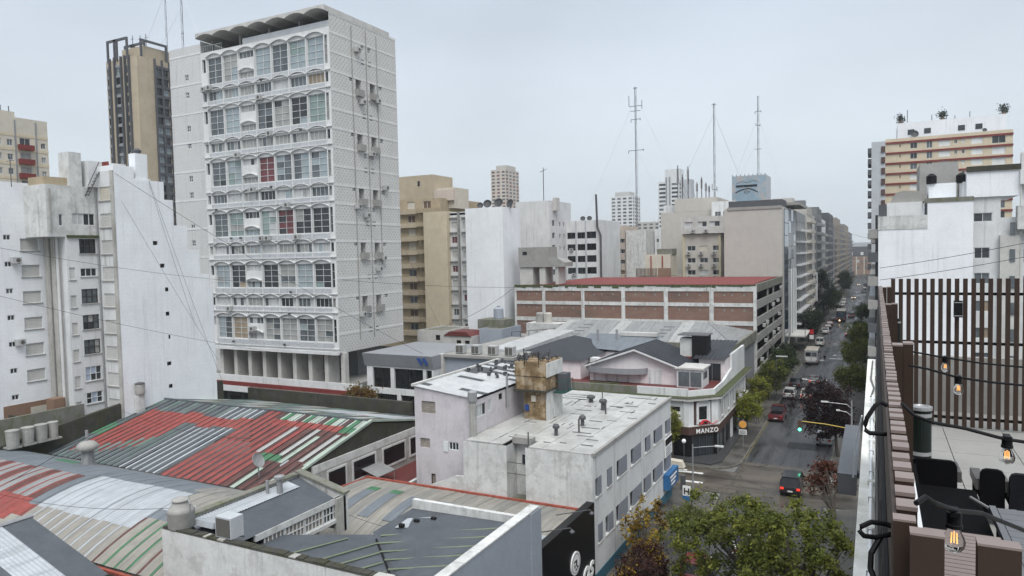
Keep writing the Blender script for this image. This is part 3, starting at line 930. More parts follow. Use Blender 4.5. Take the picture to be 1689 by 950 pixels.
MB().box(-70.9, -69.2, 40.22, 40.3, 9, 25.5).build('damp_strip', MATS['paint_grime'], lb)
for x in (-69.9, -68.3):
    MB().tube([(x, 40.1, 8), (x, 40.1, 25.5)], .09).build('drain_pipe', MATS['concrete'], lb)
hu = [(41.0, 26.7, 43.2, 27.85), (39.75, 26.6, 40.15, 27.7)]
mb = MB(); FB.wall(mb, 38.7, 25.6, 43.5, 30.4, hu, .2); Face('S', 38.7).wall(mb, -71.0, 25.6, -67.5, 30.4)
mb.quad((-71, 38.7, 25.6), (-71, 43.5, 25.6), (-67.5, 43.5, 25.6), (-67.5, 38.7, 25.6))
mb.quad((-72, 38.7, 30.4), (-67.5, 38.7, 30.4), (-67.5, 43.5, 30.4), (-72, 43.5, 30.4))
mb.build('upper_wall', MATS['paint_white_dirty'], lb)
win(lb, FB, *hu[0], 4, 1, 'frame_white', ['glass_dark', 'curtain_white'], .1, True); win(lb, FB, *hu[1], 1, 1, 'frame_white', ['glass_mid'], .1)
MB().box(-67.5, -67.3, 40.4, 43.4, 25.5, 25.75).build('mossy_ledge', MATS['moss'], lb)
MB().tube([(-67.38, 39.0, 30), (-67.38, 39.0, 25.9)], .07).build('drain_pipe', MATS['concrete'], lb)
# volume C: shuttered end and stepped blind wall
FC, FCS = Face('E', -64.8), Face('S', 43.5)
hc = [(-67.1, 30.4 - 2.58 * k - 1.3, -65.45, 30.4 - 2.58 * k) for k in range(9)]
hw = [(47.25, 25.2, 47.8, 24.75)] if False else [(y, z, y + .55, z + .42) for y, z in ((47.35, 24.75), (48.05, 22.45), (48.5, 20.0), (48.45, 17.5), (48.65, 15.1), (48.35, 12.35), (48.45, 10.0))]
mb = MB(); FCS.wall(mb, -67.6, 4, -64.8, 31.9, hc, .15)
mb.build('end_wall', MATS['paint_white_old'], lb)
mb = MB()
steps = [(43.5, 45.6, 32.4), (45.6, 48.85, 31.2), (48.85, 49.85, 29.4), (49.85, 51.4, 26.8), (51.4, 52.8, 24.25), (52.8, 53.95, 21.6), (53.95, 54.4, 20.2)]
for i, (a, b, z) in enumerate(steps):
    hh = [h for h in hw if a <= h[0] < b]
    FC.wall(mb, a, 4, b, z, hh, .3)
    mb.quad((-71, a, z), (-64.8, a, z), (-64.8, b, z), (-71, b, z))
    nz = steps[i + 1][2] if i + 1 < len(steps) else 4
    mb.quad((-64.8, b, nz), (-71, b, nz), (-71, b, z), (-64.8, b, z))
    if i == 0: mb.quad((-67.6, a, 31.9), (-64.8, a, 31.9), (-64.8, a, z), (-67.6, a, z))
mb.build('blind_wall', MATS['paint_white'], lb)
for h in hc: shut(lb, FCS, *h, 'shutter_cream' if random.random() < .3 else 'shutter_grey', .08)
for h in hw: win(lb, FC, *h, 2, 1, 'frame_dark', ['glass_black'], .2)
for h in hc: MB().box(h[0] - .1, h[2] + .1, 43.4, 43.52, h[1] - .12, h[1] - .02).build('sill', MATS['concrete'], lb)
MB().tube([(-67.45, 43.35, 8), (-67.45, 43.35, 31)], .09).build('drain_pipe', MATS['steel'], lb)
MB().box(-65.25, -64.78, 43.38, 43.5, 8, 31.9).build('corner_pier', MATS['paint_grime'], lb)
# rooftop: lift house, chimney, stair
MB().box(-70.5, -67.2, 42.6, 46.5, 30.4, 32.9).build('lift_house', MATS['paint_white_old'], lb)
MB().box(-67.2, -66.3, 44.0, 44.1, 31.9, 32.9).build('red_door', MATS['paint_red'], lb)
mb = MB().box(-69.2, -67.6, 41.0, 42.2, 30.4, 33.6); mb.build('chimney_stack', MATS['paint_white_dirty'], lb)
mb = MB().box(-65.9, -64.9, 45.9, 47.2, 31.2, 33.8).box(-66.1, -64.85, 45.7, 47.4, 31.2, 31.35); mb.build('vent_stack', MATS['paint_white'], lb)
MB().lathe([(.1, 0), (.35, .1), (.4, .35), (.2, .55)], (-65.4, 46.5, 33.8)).build('cowl', MATS['steel_dark'], lb)
mb = MB()
for i in range(7): mb.box(-67.45, -66.9, 42.3 + .17 * i, 42.42 + .17 * i, 29.6 + .33 * i, 29.65 + .33 * i)
mb.tube([(-66.9, 42.3, 29.5), (-66.9, 43.5, 31.9)], .05); mb.tube([(-66.9, 42.3, 30.4), (-66.9, 43.5, 32.8)], .04)
mb.tube([(-67.4, 42.3, 29.5), (-67.4, 43.5, 31.9)], .05)
mb.build('roof_stair', MATS['steel_dark'], lb)
mb = MB().box(-70.5, -68.0, 38.9, 41.0, 30.4, 31.15); mb.build('roof_hut', MATS['paint_ochre'], lb)
mb = MB().tube([(-70.6, 37.5, 30.2), (-70.6, 37.5, 33)], .04).tube([(-71.2, 37.5, 32.6), (-70.0, 37.5, 32.6)], .03)
mb.build('aerial', MATS['steel_dark'], lb)
for (p, q) in (((-64.7, 44.9, 31.6), (-64.6, 52.6, 11)), ((-64.7, 47.0, 31.2), (-64.6, 54.3, 9.6)), ((-64.7, 44.0, 29), (-64.6, 50.0, 20)), ((-64.7, 47, 31.2), (-64.6, 50, 20))):
    pass
# pier on the blind wall with a small tank
mb = MB().box(-64.8, -64.2, 44.55, 45.25, 6, 10.1); mb.build('pier', MATS['paint_white_dirty'], lb)
tk = thing('wall_tank', 'small grey drum tank on a pier against the white blind wall', 'tank', (-64.35, 44.9, 10.1))
MB().lathe([(.42, 0), (.45, .1), (.45, .95), (.40, 1.02)], (-64.35, 44.9, 10.1)).build('drum', MATS['tank_grey'], tk)
MB().lathe([(.47, 0), (.47, .07), (.3, .14)], (-64.35, 44.9, 11.12)).build('lid', MATS['steel_dark'], tk)
# yard walls
yw = MB().box(-67.7, -67.4, 30.0, 41.2, 4.0, 9.65); yo = tag(centred(yw.build('yard_wall', MATS['concrete_mossy'])), 'stained concrete yard wall below the shuttered white block', 'wall')
MB().box(-69.6, -68.5, 39.0, 40.1, 4.0, 10.4).build('brick_pier', MATS['brown_base'], lb)
tag(centred(MB().box(-70.8, -67.9, 36.3, 36.5, 4.0, 9.3).build('yard_cross_wall', MATS['wall_dark_moss'])), 'short dark mossy wall crossing the little yard at the left', 'wall')
# mossy party wall beside the red shed
pw = thing('party_wall', 'long blackened party wall between the white block and the red shed', 'wall', (-65.3, 42, 0))
mb = MB().prism([(26, 3), (55.5, 3), (55.5, 9.6), (46.0, 9.7), (42, 9.2), (36, 8.4), (31, 7.6), (26, 7.4)], (-65.55, -65.1), 'x'); mb.build('masonry', MATS['wall_dark_moss'], pw, True)
for i, (y, r) in enumerate(((33.3, .52), (34.5, .5), (35.6, .5), (36.6, .42))):
    d = thing('water_drum', ['leftmost grey water drum on the black party wall', 'second grey water drum from the left on the party wall',
                             'third grey water drum from the left on the party wall', 'rightmost squarish water drum on the party wall'][i], 'drum', (-64.55, y, 7.4), 'grey drums on the party wall')
    MB().lathe([(r * .86, 0), (r * .9, .1), (r, 1.25), (r * 1.04, 1.3), (r * 1.04, 1.38)], (-64.55, y, 7.8)).build('drum', MATS['tank_grey'], d)
    MB().box(-65.1, -64.1, y - .5, y + .5, 7.66, 7.8).build('shelf', MATS['concrete'], d)
# cream tower far left
CTX = -150.0
zs_ = [10 + 2.8 * k for k in range(14)]
hct = [(y, z, y + w, z + h) for z in zs_ for y, w, h in ((77.2, 1.1, 1.2), (79.3, 1.0, 1.2), (81.6, 2.0, 1.7), (85.6, .9, 1.1))]
ct = building('cream_tower', 'cream apartment tower with dark red balcony fronts at the left edge', -170, CTX, 66, 87, 0, 52.0, 'paint_cream_pale', holes={'E': hct})
for h in hct: win(ct, Face('E', CTX), *h, 2, 1, 'frame_white', ['glass_dark', 'glass_mid', 'curtain_grey'])
for z in zs_:
    MB().box(CTX - .02, CTX + .9, 81.2, 83.9, z - .7, z + .35).build('balcony_front', MATS['paint_red'], ct)
    MB().box(-170.02, CTX + .06, 66, 87.02, z + 1.9, z + 2.45).build('floor_band', MATS['paint_cream'], ct)
for y in (80.7, 84.6): MB().box(CTX, CTX + .12, y, y + .25, 5, 51.5).build('pier', MATS['paint_grey'], ct)
MB().box(-160, -152, 76, 82, 51.4, 53.4).build('roof_hut', MATS['paint_cream_pale'], ct)
for y in (79, 80, 81.5): MB().tube([(-153, y, 53), (-153, y, 54.6)], .1).build('aerial', MATS['steel_dark'], ct)
# tan tower with dark window strips
tt = thing('tan_tower', 'tall tan tower with dark vertical window strips and roof frames', 'tower', (-189, 140, 0))
TX = (-197.5, -183.9)
hS = [(x, z, x + w, z + 2.0) for z in [10 + 2.78 * k for k in range(25)] for x, w in ((-197.2, 1.7), (-193.2, 2.6), (-188.6, 1.5))]
hE = [(y, z, y + 1.9, z + 2.0) for z in [10 + 2.78 * k for k in range(25)] for y in (137.6, 139.8)]
shell(tt, TX[0], TX[1], 132, 146, 0, 81, 'paint_tan', holes={'S': hS, 'E': hE}, parapet=.4)
for h in hS: win(tt, Face('S', 132), *h, 2, 2, 'frame_dark', ['glass_dark', 'glass_mid', 'glass_pale', 'glass_black'], .15)
for h in hE: win(tt, Face('E', TX[1]), *h, 2, 2, 'frame_dark', ['glass_dark', 'glass_mid', 'glass_pale', 'glass_dark'], .15)
for x in (-195.4, -193.3, -190.4, -188.7, -187.0): MB().box(x - .16, x + .16, 131.3, 132.02, 4, 81.5).build('fin', MATS['paint_grey_dark'], tt)
for y in (137.3, 139.6, 142.0): MB().box(TX[1] - .02, TX[1] + .6, y - .16, y + .16, 4, 81.2).build('fin', MATS['paint_grey_dark'], tt)
for z in [9.2 + 2.78 * k for k in range(26)]:
    MB().box(TX[1] - .02, TX[1] + .25, 137.5, 141.8, z - .05, z + .75).build('spandrel', MATS['paint_grey_dark'], tt)
    MB().box(-197.3, -195.5, 131.85, 132.02, z - .05, z + .7).build('spandrel', MATS['paint_grey'], tt); MB().box(-193.3, -190.5, 131.85, 132.02, z - .05, z + .7).build('spandrel', MATS['paint_grey'], tt)
MB().box(-194.5, -185, 135, 144, 80.6, 84.6).build('penthouse', MATS['paint_tan'], tt)
for a, b in ((-196.5, -192), (-193.5, -187.5)):
    mb = MB()
    for y in (131.6, 137): mb.box(a, a + .5, y, y + .5, 80.5, 86).box(b - .5, b, y, y + .5, 80.5, 86).box(a, b, y, y + .5, 86, 86.6)
    mb.build('roof_frame', MATS['paint_grey_dark'], tt)
mb = MB()
for y in (133.5, 141.5): mb.box(-184.6, -184.1, y, y + .5, 80.5, 85.5)
mb.box(-184.6, -184.1, 133.5, 142, 85.5, 86.1); mb.build('roof_frame', MATS['paint_grey_dark'], tt)
for x, y in ((-191, 136), (-189, 137), (-186.5, 137)):
    MB().tube([(x, y, 84.5), (x, y, 88.5)], .1).tube([(x - .8, y, 87.5), (x + .8, y, 87.5)], .06).build('aerial', MATS['steel_dark'], tt)
# ------------------------------------------------------------------ brick garage across the middle
GY, GX0, GX1 = 118.8, -60.4, -17.0
ga = thing('brick_garage', 'garage building with brick infill panels in a white concrete frame', 'building', (-38, 136, 0))
shell(ga, GX0 + .2, GX1 - .2, GY + .25, 154.5, 0, 17.2, 'concrete', roof='paint_red', parapet=.3, sides='SWNE')
colx = [(-60.4, -60.0), (-54.7, -54.1), (-47.0, -46.4), (-39.5, -38.85), (-32.0, -31.3), (-24.4, -23.7), (-17.45, -16.95)]
beams = [(16.25, 17.3), (13.75, 14.35), (10.7, 11.4), (7.6, 8.2), (4.4, 5.0)]
for a, b in colx: MB().box(a, b, GY, GY + .3, 0, 17.28).build('pillar', MATS['paint_white_dirty'], ga)
for (a, b), (c, d) in zip(colx[:-1], colx[1:]):
    for z0, z1 in beams: MB().box(b, c, GY + .03, GY + .3, z0, z1).build('beam', MATS['paint_white_dirty'], ga)
    zz = [0] + [z for q in beams[::-1] for z in q]
    lv = [(beams[1][1], beams[0][0]), (beams[2][1], beams[1][0]), (beams[3][1], beams[2][0]), (beams[4][1], beams[3][0])]
    for z0, z1 in lv:
        nh = 3 if c - b > 5 else 1
        hl = [(b + (c - b) * f, z1 - .75, b + (c - b) * f + .3, z1 - .3) for f in ((.25, .45, .75) if nh == 3 else (.45,))]
        p = MB(); Face('S', GY + .16).wall(p, b, z0, c, z1, hl, .12); p.build('brick_panel', MATS['brick'], ga)
        for h in hl: MB().quad((h[0], GY + .27, h[1]), (h[2], GY + .27, h[1]), (h[2], GY + .27, h[3]), (h[0], GY + .27, h[3])).build('vent_hole', MATS['paint_black'], ga)
mb = MB()
rr = random.Random(3)
x = GX0
while x < GX1 - .4:                                    # moss along the top edge
    w = rr.uniform(.3, 1.4); w = min(w, GX1 - x)
    mb.box(x, x + w * .96, GY - .02, GY + .32, 17.28 - rr.uniform(.1, .55), 17.3 + rr.uniform(.02, .08)); x += w
mb.build('moss_strip', MATS['moss'], ga)
rf = MB().prism([(119.6, 17.0), (119.6, 17.36), (126, 17.52), (150, 17.52), (154, 17.36), (154, 17.0)], (-56, -17.5), 'x')
rf.build('red_roof', MATS['paint_red'], ga, True)
# garage street side: concrete bands with openings
for z0, z1 in ((16.1, 17.4), (13.35, 14.7), (10.6, 11.9), (7.9, 9.2), (5.2, 6.4), (2.4, 3.6)):
    MB().box(-17.25, -16.9, GY + .6, 154.6, z0, z1).build('parapet_band', MATS['concrete_mossy'] if z0 > 15 else MATS['concrete'], ga)
for z0, z1 in ((14.7, 16.1), (11.9, 13.35), (9.2, 10.6), (6.4, 7.9), (3.6, 5.2), (.1, 2.4)):
    for y0, y1 in ((120, 132.5), (133.6, 140.5), (141.5, 154)):
        brick = z0 > 11 and y0 == 120
        MB().box(-17.35, -17.2, y0, y1, z0, z1).build('infill_panel' if brick else 'dark_opening', MATS['brick_dark' if brick else 'glass_black'], ga)
for y in (119.4, 133.05, 141.0, 154.3): MB().box(-17.22, -16.98, y - .3, y + .3, 0, 17.35).build('pillar', MATS['concrete'], ga)
for y, z in ((125, 10.0), (129, 10.2), (127, 7.2), (138, 7.4), (144, 12.9), (146, 10.2), (145, 7.3), (122.4, 4.6), (137, 12.7), (149, 15.2)):
    ac_unit(ga, (-16.9, y, z), math.pi / 2, .9)
# concrete platform on the garage roof (left)
pl = thing('roof_platform', 'raw concrete tank platform on legs beside the white blind block', 'platform', (-57, 121, 17))
MB().box(-60, -53.8, 120, 124, 20.6, 24.3).build('tank_room', MATS['concrete'], pl)
MB().prism([(-53.8, 20.6), (-50.6, 20.6), (-50.6, 21.4), (-52, 22.2), (-53.8, 22.2)], (120, 124), 'y').build('slab', MATS['concrete'], pl, True)
for a, b in ((-59.9, -57.2), (-55.8, -54.6), (-52.6, -52.0)): MB().box(a, b, 120.3, 123.7, 17.2, 20.6).build('leg', MATS['concrete_pale'], pl)
MB().box(-59.1, -58.2, 119.95, 120, 22.9, 23.5).build('vent', MATS['glass_black'], pl)
# ------------------------------------------------------------------ hall with pale hipped metal roof
ha = thing('sheet_roof_hall', 'low hall with pale hipped corrugated roof before the brick garage', 'building', (-32, 109, 0))
shell(ha, -46.5, -17.3, 100.6, 118.5, 0, 9.9, 'paint_grey', roof=None, parapet=0, holes={'E': [(y, 3.2, y + .9, 6.6) for y in (103, 105.4, 107.8)]})
for y in (103, 105.4, 107.8): win(ha, Face('E', -17.3), y, 3.2, y + .9, 6.6, 1, 2, 'frame_dark', ['glass_black'], .15)
MB().box(-17.3, -17.0, 102.6, 109.2, 2.5, 3.1).build('planter_ledge', MATS['frame_dark'], ha)
MB().box(-17.32, -16.9, 100.4, 118.6, 8.6, 10.05).build('side_parapet', MATS['concrete_mossy'], ha)
MB().box(-46.6, -17.3, 100.3, 100.6, 9.0, 9.95).build('gutter_wall', MATS['concrete_mossy'], ha)
MB().box(-46.7, -45.0, 100.2, 100.3, 8.9, 10.0).build('red_end', MATS['paint_red'], ha)
def corr_strip(p0, p1, d, w, pitch=.36, amp=.05, segs=1):
    """corrugated sheet: from eave point p0 to ridge point p1, width w along unit vector d, with real corrugation"""
    p0, p1, d = Vector(p0), Vector(p1), Vector(d)
    n = max(2, int(round(w / (pitch / 4))))
    nv = (p1 - p0).cross(d); nv.normalize()
    if nv.z < 0: nv = -nv
    mb = MB()
    for k in range(segs):
        a, b = p0.lerp(p1, k / segs), p0.lerp(p1, (k + 1) / segs)
        for i in range(n):
            u, v = w * i / n, w * (i + 1) / n
            hu, hv = [amp * (0, 1, 1, 0)[int(round(q / (pitch / 4))) % 4] for q in (u, v)]
            mb.quad(a + d * u + nv * hu, a + d * v + nv * hv, b + d * v + nv * hv, b + d * u + nv * hu)
    return mb
x = -46.4
i = 0
while x < -22.6:
    w = 1.98
    # front slope sheet, clipped by the left verge and right hip
    ex0, ex1 = x, min(x + w, -17.4)
    rx = max(-45.4, x)
    mb = corr_strip((x, 100.5, 9.95), (x + (1.0 if x < -45 else 0), 109.5, 12.0), (1, 0, 0), min(w - .02, -22.6 - x), .4, .045)
    o = mb.build('roof_sheet', MATS['sheet_grey' if i % 5 else 'sheet_pale'], ha)
    x += w; i += 1
mb = MB().quad((-22.6, 100.5, 9.97), (-17.35, 100.5, 9.97), (-22.6, 109.5, 12.02)); mb.build('hip_sheet', MATS['sheet_grey'], ha)
mb = MB().quad((-17.35, 100.5, 9.97), (-17.35, 118.4, 9.97), (-22.6, 109.5, 12.02)); mb.build('hip_sheet', MATS['sheet_grey'], ha)
mb = MB().quad((-22.6, 109.5, 12.0), (-17.35, 118.4, 9.97), (-46.4, 118.4, 9.97), (-45.4, 109.5, 12.0)); mb.build('rear_slope', MATS['sheet_grey'], ha)
MB().tube([(-22.6, 109.5, 12.05), (-17.6, 100.6, 10.05)], .09).build('hip_ridge', MATS['steel'], ha)
for j in range(4):
    for xx in (-42.6, -29.4):
        y = 102.4 + j * 1.5
        MB().box(xx + j * .2, xx + j * .2 + 1.6, y, y + .55, 9.95 + (y - 100.5) * .228 + .02, 9.95 + (y - 100.5) * .228 + .2).build('skylight', MATS['steel'], ha)
# ------------------------------------------------------------------ corner restaurant
mz = thing('corner_restaurant', 'white and dark brown two storey corner restaurant with rounded cornice', 'restaurant', (-24, 85, 0))
plan = [(-37.5, 78.3), (-19.4, 77.6), (-18.3, 77.5), (-15.7, 80.1), (-15.7, 100.4), (-37.5, 100.4)]
def loop(poly, z0, z1, off=0.0, closed=True):
    mb = MB(); n = len(poly)
    cx = sum(p[0] for p in poly) / n; cy = sum(p[1] for p in poly) / n
    pp = []
    for i in range(n):
        a, b, c = Vector(poly[i - 1]), Vector(poly[i]), Vector(poly[(i + 1) % n])
        d1, d2 = (b - a).normalized(), (c - b).normalized()
        n1, n2 = Vector((d1.y, -d1.x)), Vector((d2.y, -d2.x))
        m_ = (n1 + n2); m_ /= max(.3, m_.dot(n1))
        pp.append(b + m_ * off)
    for i in range(n):
        a, b = pp[i], pp[(i + 1) % n]
        mb.quad((a.x, a.y, z0), (b.x, b.y, z0), (b.x, b.y, z1), (a.x, a.y, z1))
    mb.quad(*[(p.x, p.y, z1) for p in pp]); mb.quad(*[(p.x, p.y, z0) for p in reversed(pp)])
    return mb
loop(plan, 0.05, 3.2).build('ground_floor_wall', MATS['paint_black'], mz)
loop(plan, 2.75, 3.68, .25).build('sign_band', MATS['paint_brown'], mz)
loop(plan, 3.2, 6.6, 0).build('upper_wall', MATS['paint_brown'], mz)
loop(plan, 6.55, 6.85, .55).build('cornice', MATS['concrete_pale'], mz)
loop(plan, 6.85, 6.9, .62).build('cornice_moss', MATS['moss'], mz)
loop(plan, 3.66, 3.75, .30).build('sign_trim', MATS['concrete_pale'], mz)
loop([(-37.5, 76.7), (-18.6, 75.9), (-15.6, 75.8), (-14.7, 77.4), (-14.7, 92), (-15.7, 92), (-15.7, 80.1), (-18.3, 77.5), (-19.4, 77.6), (-37.5, 78.3)], .14, .3).build('deck', MATS['frame_dark'], mz)
def gable_window(c, ang, w=1.9, h=2.1):
    """white gabled window surround on the upper floor, with its window"""
    R = Matrix.Rotation(ang, 3, 'Z')
    def tr(mb): mb.v = [tuple(R @ Vector(v) + Vector(c)) for v in mb.v]; return mb
    s = MB().box(-w / 2, -w / 2 + .28, -.16, .0, -h / 2, h / 2).box(w / 2 - .28, w / 2, -.16, .0, -h / 2, h / 2)
    s.prism([(-w / 2, h / 2), (w / 2, h / 2), (w / 2, h / 2 + .05), (0, h / 2 + .42), (-w / 2, h / 2 + .05)], (-.16, 0), 'y')
    s.box(-w / 2 + .28, w / 2 - .28, -.10, 0, h / 2 - .45, h / 2).box(-w / 2 + .28, w / 2 - .28, -.2, 0, -h / 2 + .25, -h / 2 + .4)
    f = tr(s).build('window_surround', MATS['paint_white_old'], mz, True)
    g = tr(MB().box(-w / 2 + .28, w / 2 - .28, -.05, -.02, -h / 2 + .4, h / 2 - .45)); g.build('pane', MATS['glass_black'], f)
    t = MB().box(w / 2 - .40, w / 2 - .28, -.08, -.01, -h / 2 + .4, h / 2 - .45).box(-w / 2 + .28, w / 2 - .28, -.08, -.01, -h / 2 + .4, -h / 2 + .48)
    tr(t).build('sash', MATS['frame_white'], f)
    return f
for x in (-19.75, -24.5, -28.5, -32.5): gable_window((x, 77.62 + (-19.4 - x) * .0387, 5.05), -.02, 1.9, 2.4)
gable_window((-16.98, 78.78, 5.05), math.pi / 4, 1.75, 2.4)
for y in (82.2, 86.0, 89.8, 93.6, 97.4): gable_window((-15.64, y, 5.05), math.pi / 2, 1.7, 2.4)
def pil(x0, x1, y0, y1): MB().box(x0, x1, y0, y1, 3.75, 6.56).build('pilaster', MATS['paint_white_old'], mz)
pil(-18.75, -18.2, 77.25, 77.6); MB().prism([(-18.25, 77.3), (-17.75, 77.8), (-17.9, 78.0), (-18.4, 77.5)], (3.75, 6.56), 'z').build('pilaster', MATS['paint_white_old'], mz, True); pil(-22.9, -22.1, 77.5, 77.75); pil(-26.9, -26.1, 77.65, 77.9)
MB().prism([(-16.15, 79.35), (-15.55, 79.9), (-15.5, 80.6), (-15.8, 80.6), (-16.3, 79.6)], (3.75, 6.56), 'z').build('pilaster', MATS['paint_white_old'], mz, True)
for y in (83.9, 87.7, 91.5, 95.3): MB().box(-15.7, -15.5, y, y + .6, 3.75, 6.56).build('pilaster', MATS['paint_white_old'], mz)
for y in (88, 92.5, 97): MB().box(-15.72, -15.55, y, y + 1.0, .14, 2.75).build('street_pilaster', MATS['paint_white_old'], mz)
# shopfront glazing
for q in (.9, 1.75, 2.6): place('shop_pane', pane_mesh(.7, 2.2, MATS['glass_dark'], -.03), mz, (-18.3 + q * .707, 77.5 + q * .707, 1.45), math.pi / 4)
for x in (-35.5, -32.5, -29.5, -26.5, -23.5): place('shop_pane', pane_mesh(2.6, 2.2, MATS['glass_dark'], -.12), mz, (x + .3, 77.75, 2.0))
for y in (80.3, 82.0, 84.2): place('shop_pane', pane_mesh(1.4, 2.2, MATS['glass_mid'], -.03), mz, (-15.7, y + .2, 1.5), math.pi / 2)
for q in (.45, 1.32, 2.18, 3.05): MB().tube([(-18.26 + q * .707, 77.46 + q * .707, .3), (-18.26 + q * .707, 77.46 + q * .707, 2.75)], .06, 6).build('shopfront_bar', MATS['frame_dark'], mz)
def lettering(body, loc, size, mat, rz=0.0, depth=0.05, parent=None, name='lettering', align='CENTER', tilt=math.pi / 2, shear=0.0, bold=0.0):
    cu = bpy.data.curves.new(name, 'FONT'); cu.body = body; cu.size = size; cu.extrude = depth; cu.align_x = align; cu.shear = shear; cu.offset = bold; cu.space_character = 1.18 if body == 'MANZO' else 1.0
    tmp = bpy.data.objects.new('tmp', cu); COL.objects.link(tmp)
    dg = bpy.context.evaluated_depsgraph_get()
    me = bpy.data.meshes.new_from_object(tmp.evaluated_get(dg))
    bpy.data.objects.remove(tmp); bpy.data.curves.remove(cu)
    me.materials.clear(); me.materials.append(MATS[mat])
    o = bpy.data.objects.new(name, me); COL.objects.link(o); o.parent = parent
    o.location = Vector(loc) - wloc(parent); o.rotation_euler = (tilt, 0, rz)
    return o
M('letter_white', (0.78, 0.78, 0.77), 0.5, 0.04)
M('letter_red', (0.50, 0.02, 0.03), 0.45, 0.1)
M('letter_black', (0.02, 0.02, 0.02), 0.5, 0.1)
lettering('MANZO', (-16.50, 78.72, 2.92), .70, 'letter_white', math.pi / 4, .02, mz, bold=.012)
em = MB()                                               # red emblem above the name: a curling long-tailed figure
em.tube([(-17.7, 77.1, 4.85), (-17.5, 77.1, 5.2), (-17.1, 77.1, 5.25), (-16.75, 77.1, 5.1), (-16.55, 77.1, 4.85)], .13, 6, .07)
em.tube([(-16.7, 77.1, 4.95), (-16.3, 77.1, 4.75), (-15.8, 77.15, 4.9), (-15.5, 77.2, 5.1)], .06, 6, .03)
em.tube([(-17.45, 77.1, 5.15), (-17.3, 77.1, 4.75)], .05); em.tube([(-17.0, 77.1, 5.15), (-16.95, 77.1, 4.75)], .05); em.tube([(-17.65, 77.1, 5.0), (-17.95, 77.1, 4.75)], .05)
em.v = [tuple(Matrix.Rotation(math.pi / 4, 3, 'Z') @ (Vector(v) - Vector((-16.9, 77.1, 0))) + Vector((-16.47, 78.73, -.95))) for v in em.v]
em.build('emblem', MATS['letter_red'], mz)
bn = MB().box(-20.42, -19.08, 77.35, 77.4, 4.45, 5.3).build('letting_banner', MATS['letter_white'], mz)
lettering('ALQUILA', (-19.75, 77.33, 4.72), .34, 'letter_black', -.02, .01, bn)
# roof terrace
MB().quad((-37.3, 78.6, 6.93), (-17.9, 78.6, 6.93), (-16, 80.5, 6.93), (-16, 100.2, 6.93), (-37.3, 100.2, 6.93)).build('roof_terrace', MATS['red_tile'], mz)
MB().box(-24.2, -18.4, 77.95, 78.15, 6.9, 7.75).build('parapet', MATS['paint_white_old'], mz)
MB().prism([(-18.4, 77.9), (-15.95, 80.3), (-15.95, 86), (-16.15, 86), (-16.15, 80.4), (-18.4, 78.15)], (6.9, 7.55), 'z').build('parapet', MATS['paint_white_old'], mz, True)
MB().prism([(86, 6.9), (100.4, 6.9), (100.4, 10.0), (91, 10.0), (90.9, 8.2), (88.5, 7.9), (86, 7.55)], (-16.25, -15.95), 'x').build('gable_parapet', MATS['paint_white_old'], mz, True)
MB().box(-38.0, -24.2, 77.9, 78.2, 6.3, 7.7).build('mossy_parapet', MATS['concrete_mossy'], mz)
MB().box(-30.6, -26.8, 79.5, 79.7, 6.9, 7.6).build('low_hedge_wall', MATS['moss'], mz)
# terrace house with dark gable roof and bow canopy
MB().prism([(-32.2, 6.93), (-20.8, 6.93), (-20.8, 9.15), (-26.2, 11.05), (-32.2, 9.15)], (84, 93), 'y').build('house_wall', MATS['paint_pink'], mz, True)
for sx in (-1, 1):
    e = -26.2 + sx * 6.4
    mb = MB(); nn = 22
    for i in range(nn):
        y0, y1 = 83.3 + 10.2 * i / nn, 83.3 + 10.2 * (i + 1) / nn
        h = .05 if i % 2 else 0
        mb.quad((-26.2, y0, 11.2 + h), (e, y0, 8.95 + h), (e, y1, 8.95 + h), (-26.2, y1, 11.2 + h))
        mb.quad((-26.2, y0, 11.25), (e, y0, 9.0), (e, y0, 8.95), (-26.2, y0, 11.2))
    mb.quad((-26.2, 83.28, 11.0), (e, 83.28, 8.75), (e, 83.28, 8.97), (-26.2, 83.28, 11.22))
    mb.build('roof_slope', MATS['roof_dark'], mz)
    MB().prism([(-26.2, 10.95), (e, 8.7), (e, 8.92), (-26.2, 11.18)], (83.22, 83.28), 'y').build('barge_board', MATS['paint_white_old'], mz, True)
bow = MB(); nb = 16
pts = [(-28.6 + 3.9 * math.cos(RAD(180 + 180 * i / nb)), 84 + 1.7 * math.sin(RAD(180 + 180 * i / nb))) for i in range(nb + 1)]
for a, b in zip(pts[:-1], pts[1:]):
    bow.quad((a[0], a[1], 8.15), (b[0], b[1], 8.15), (b[0], b[1], 8.85), (a[0], a[1], 8.85))
    bow.quad((a[0], a[1], 8.15), (-28.6, 84, 8.15), (b[0], b[1], 8.15)); bow.quad((-28.6, 84, 8.35), (a[0], a[1], 8.35), (b[0], b[1], 8.35))
    bow.quad((b[0] * .97 - .858, b[1] * .97 + 2.52, 8.85), (a[0] * .97 - .858, a[1] * .97 + 2.52, 8.85), (a[0], a[1], 8.85), (b[0], b[1], 8.85))
bow.build('bow_canopy', MATS['paint_grey'], mz)
for x in (-31.6, -30.0, -28.6, -27.2, -25.7): MB().box(x - .05, x + .05, 83.85, 84.0, 6.95, 8.15).build('panel_joint', MATS['concrete_pale'], mz)
MB().box(-24.6, -23.0, 83.9, 84.0, 6.95, 8.7).build('terrace_door', MATS['paint_white_old'], mz)
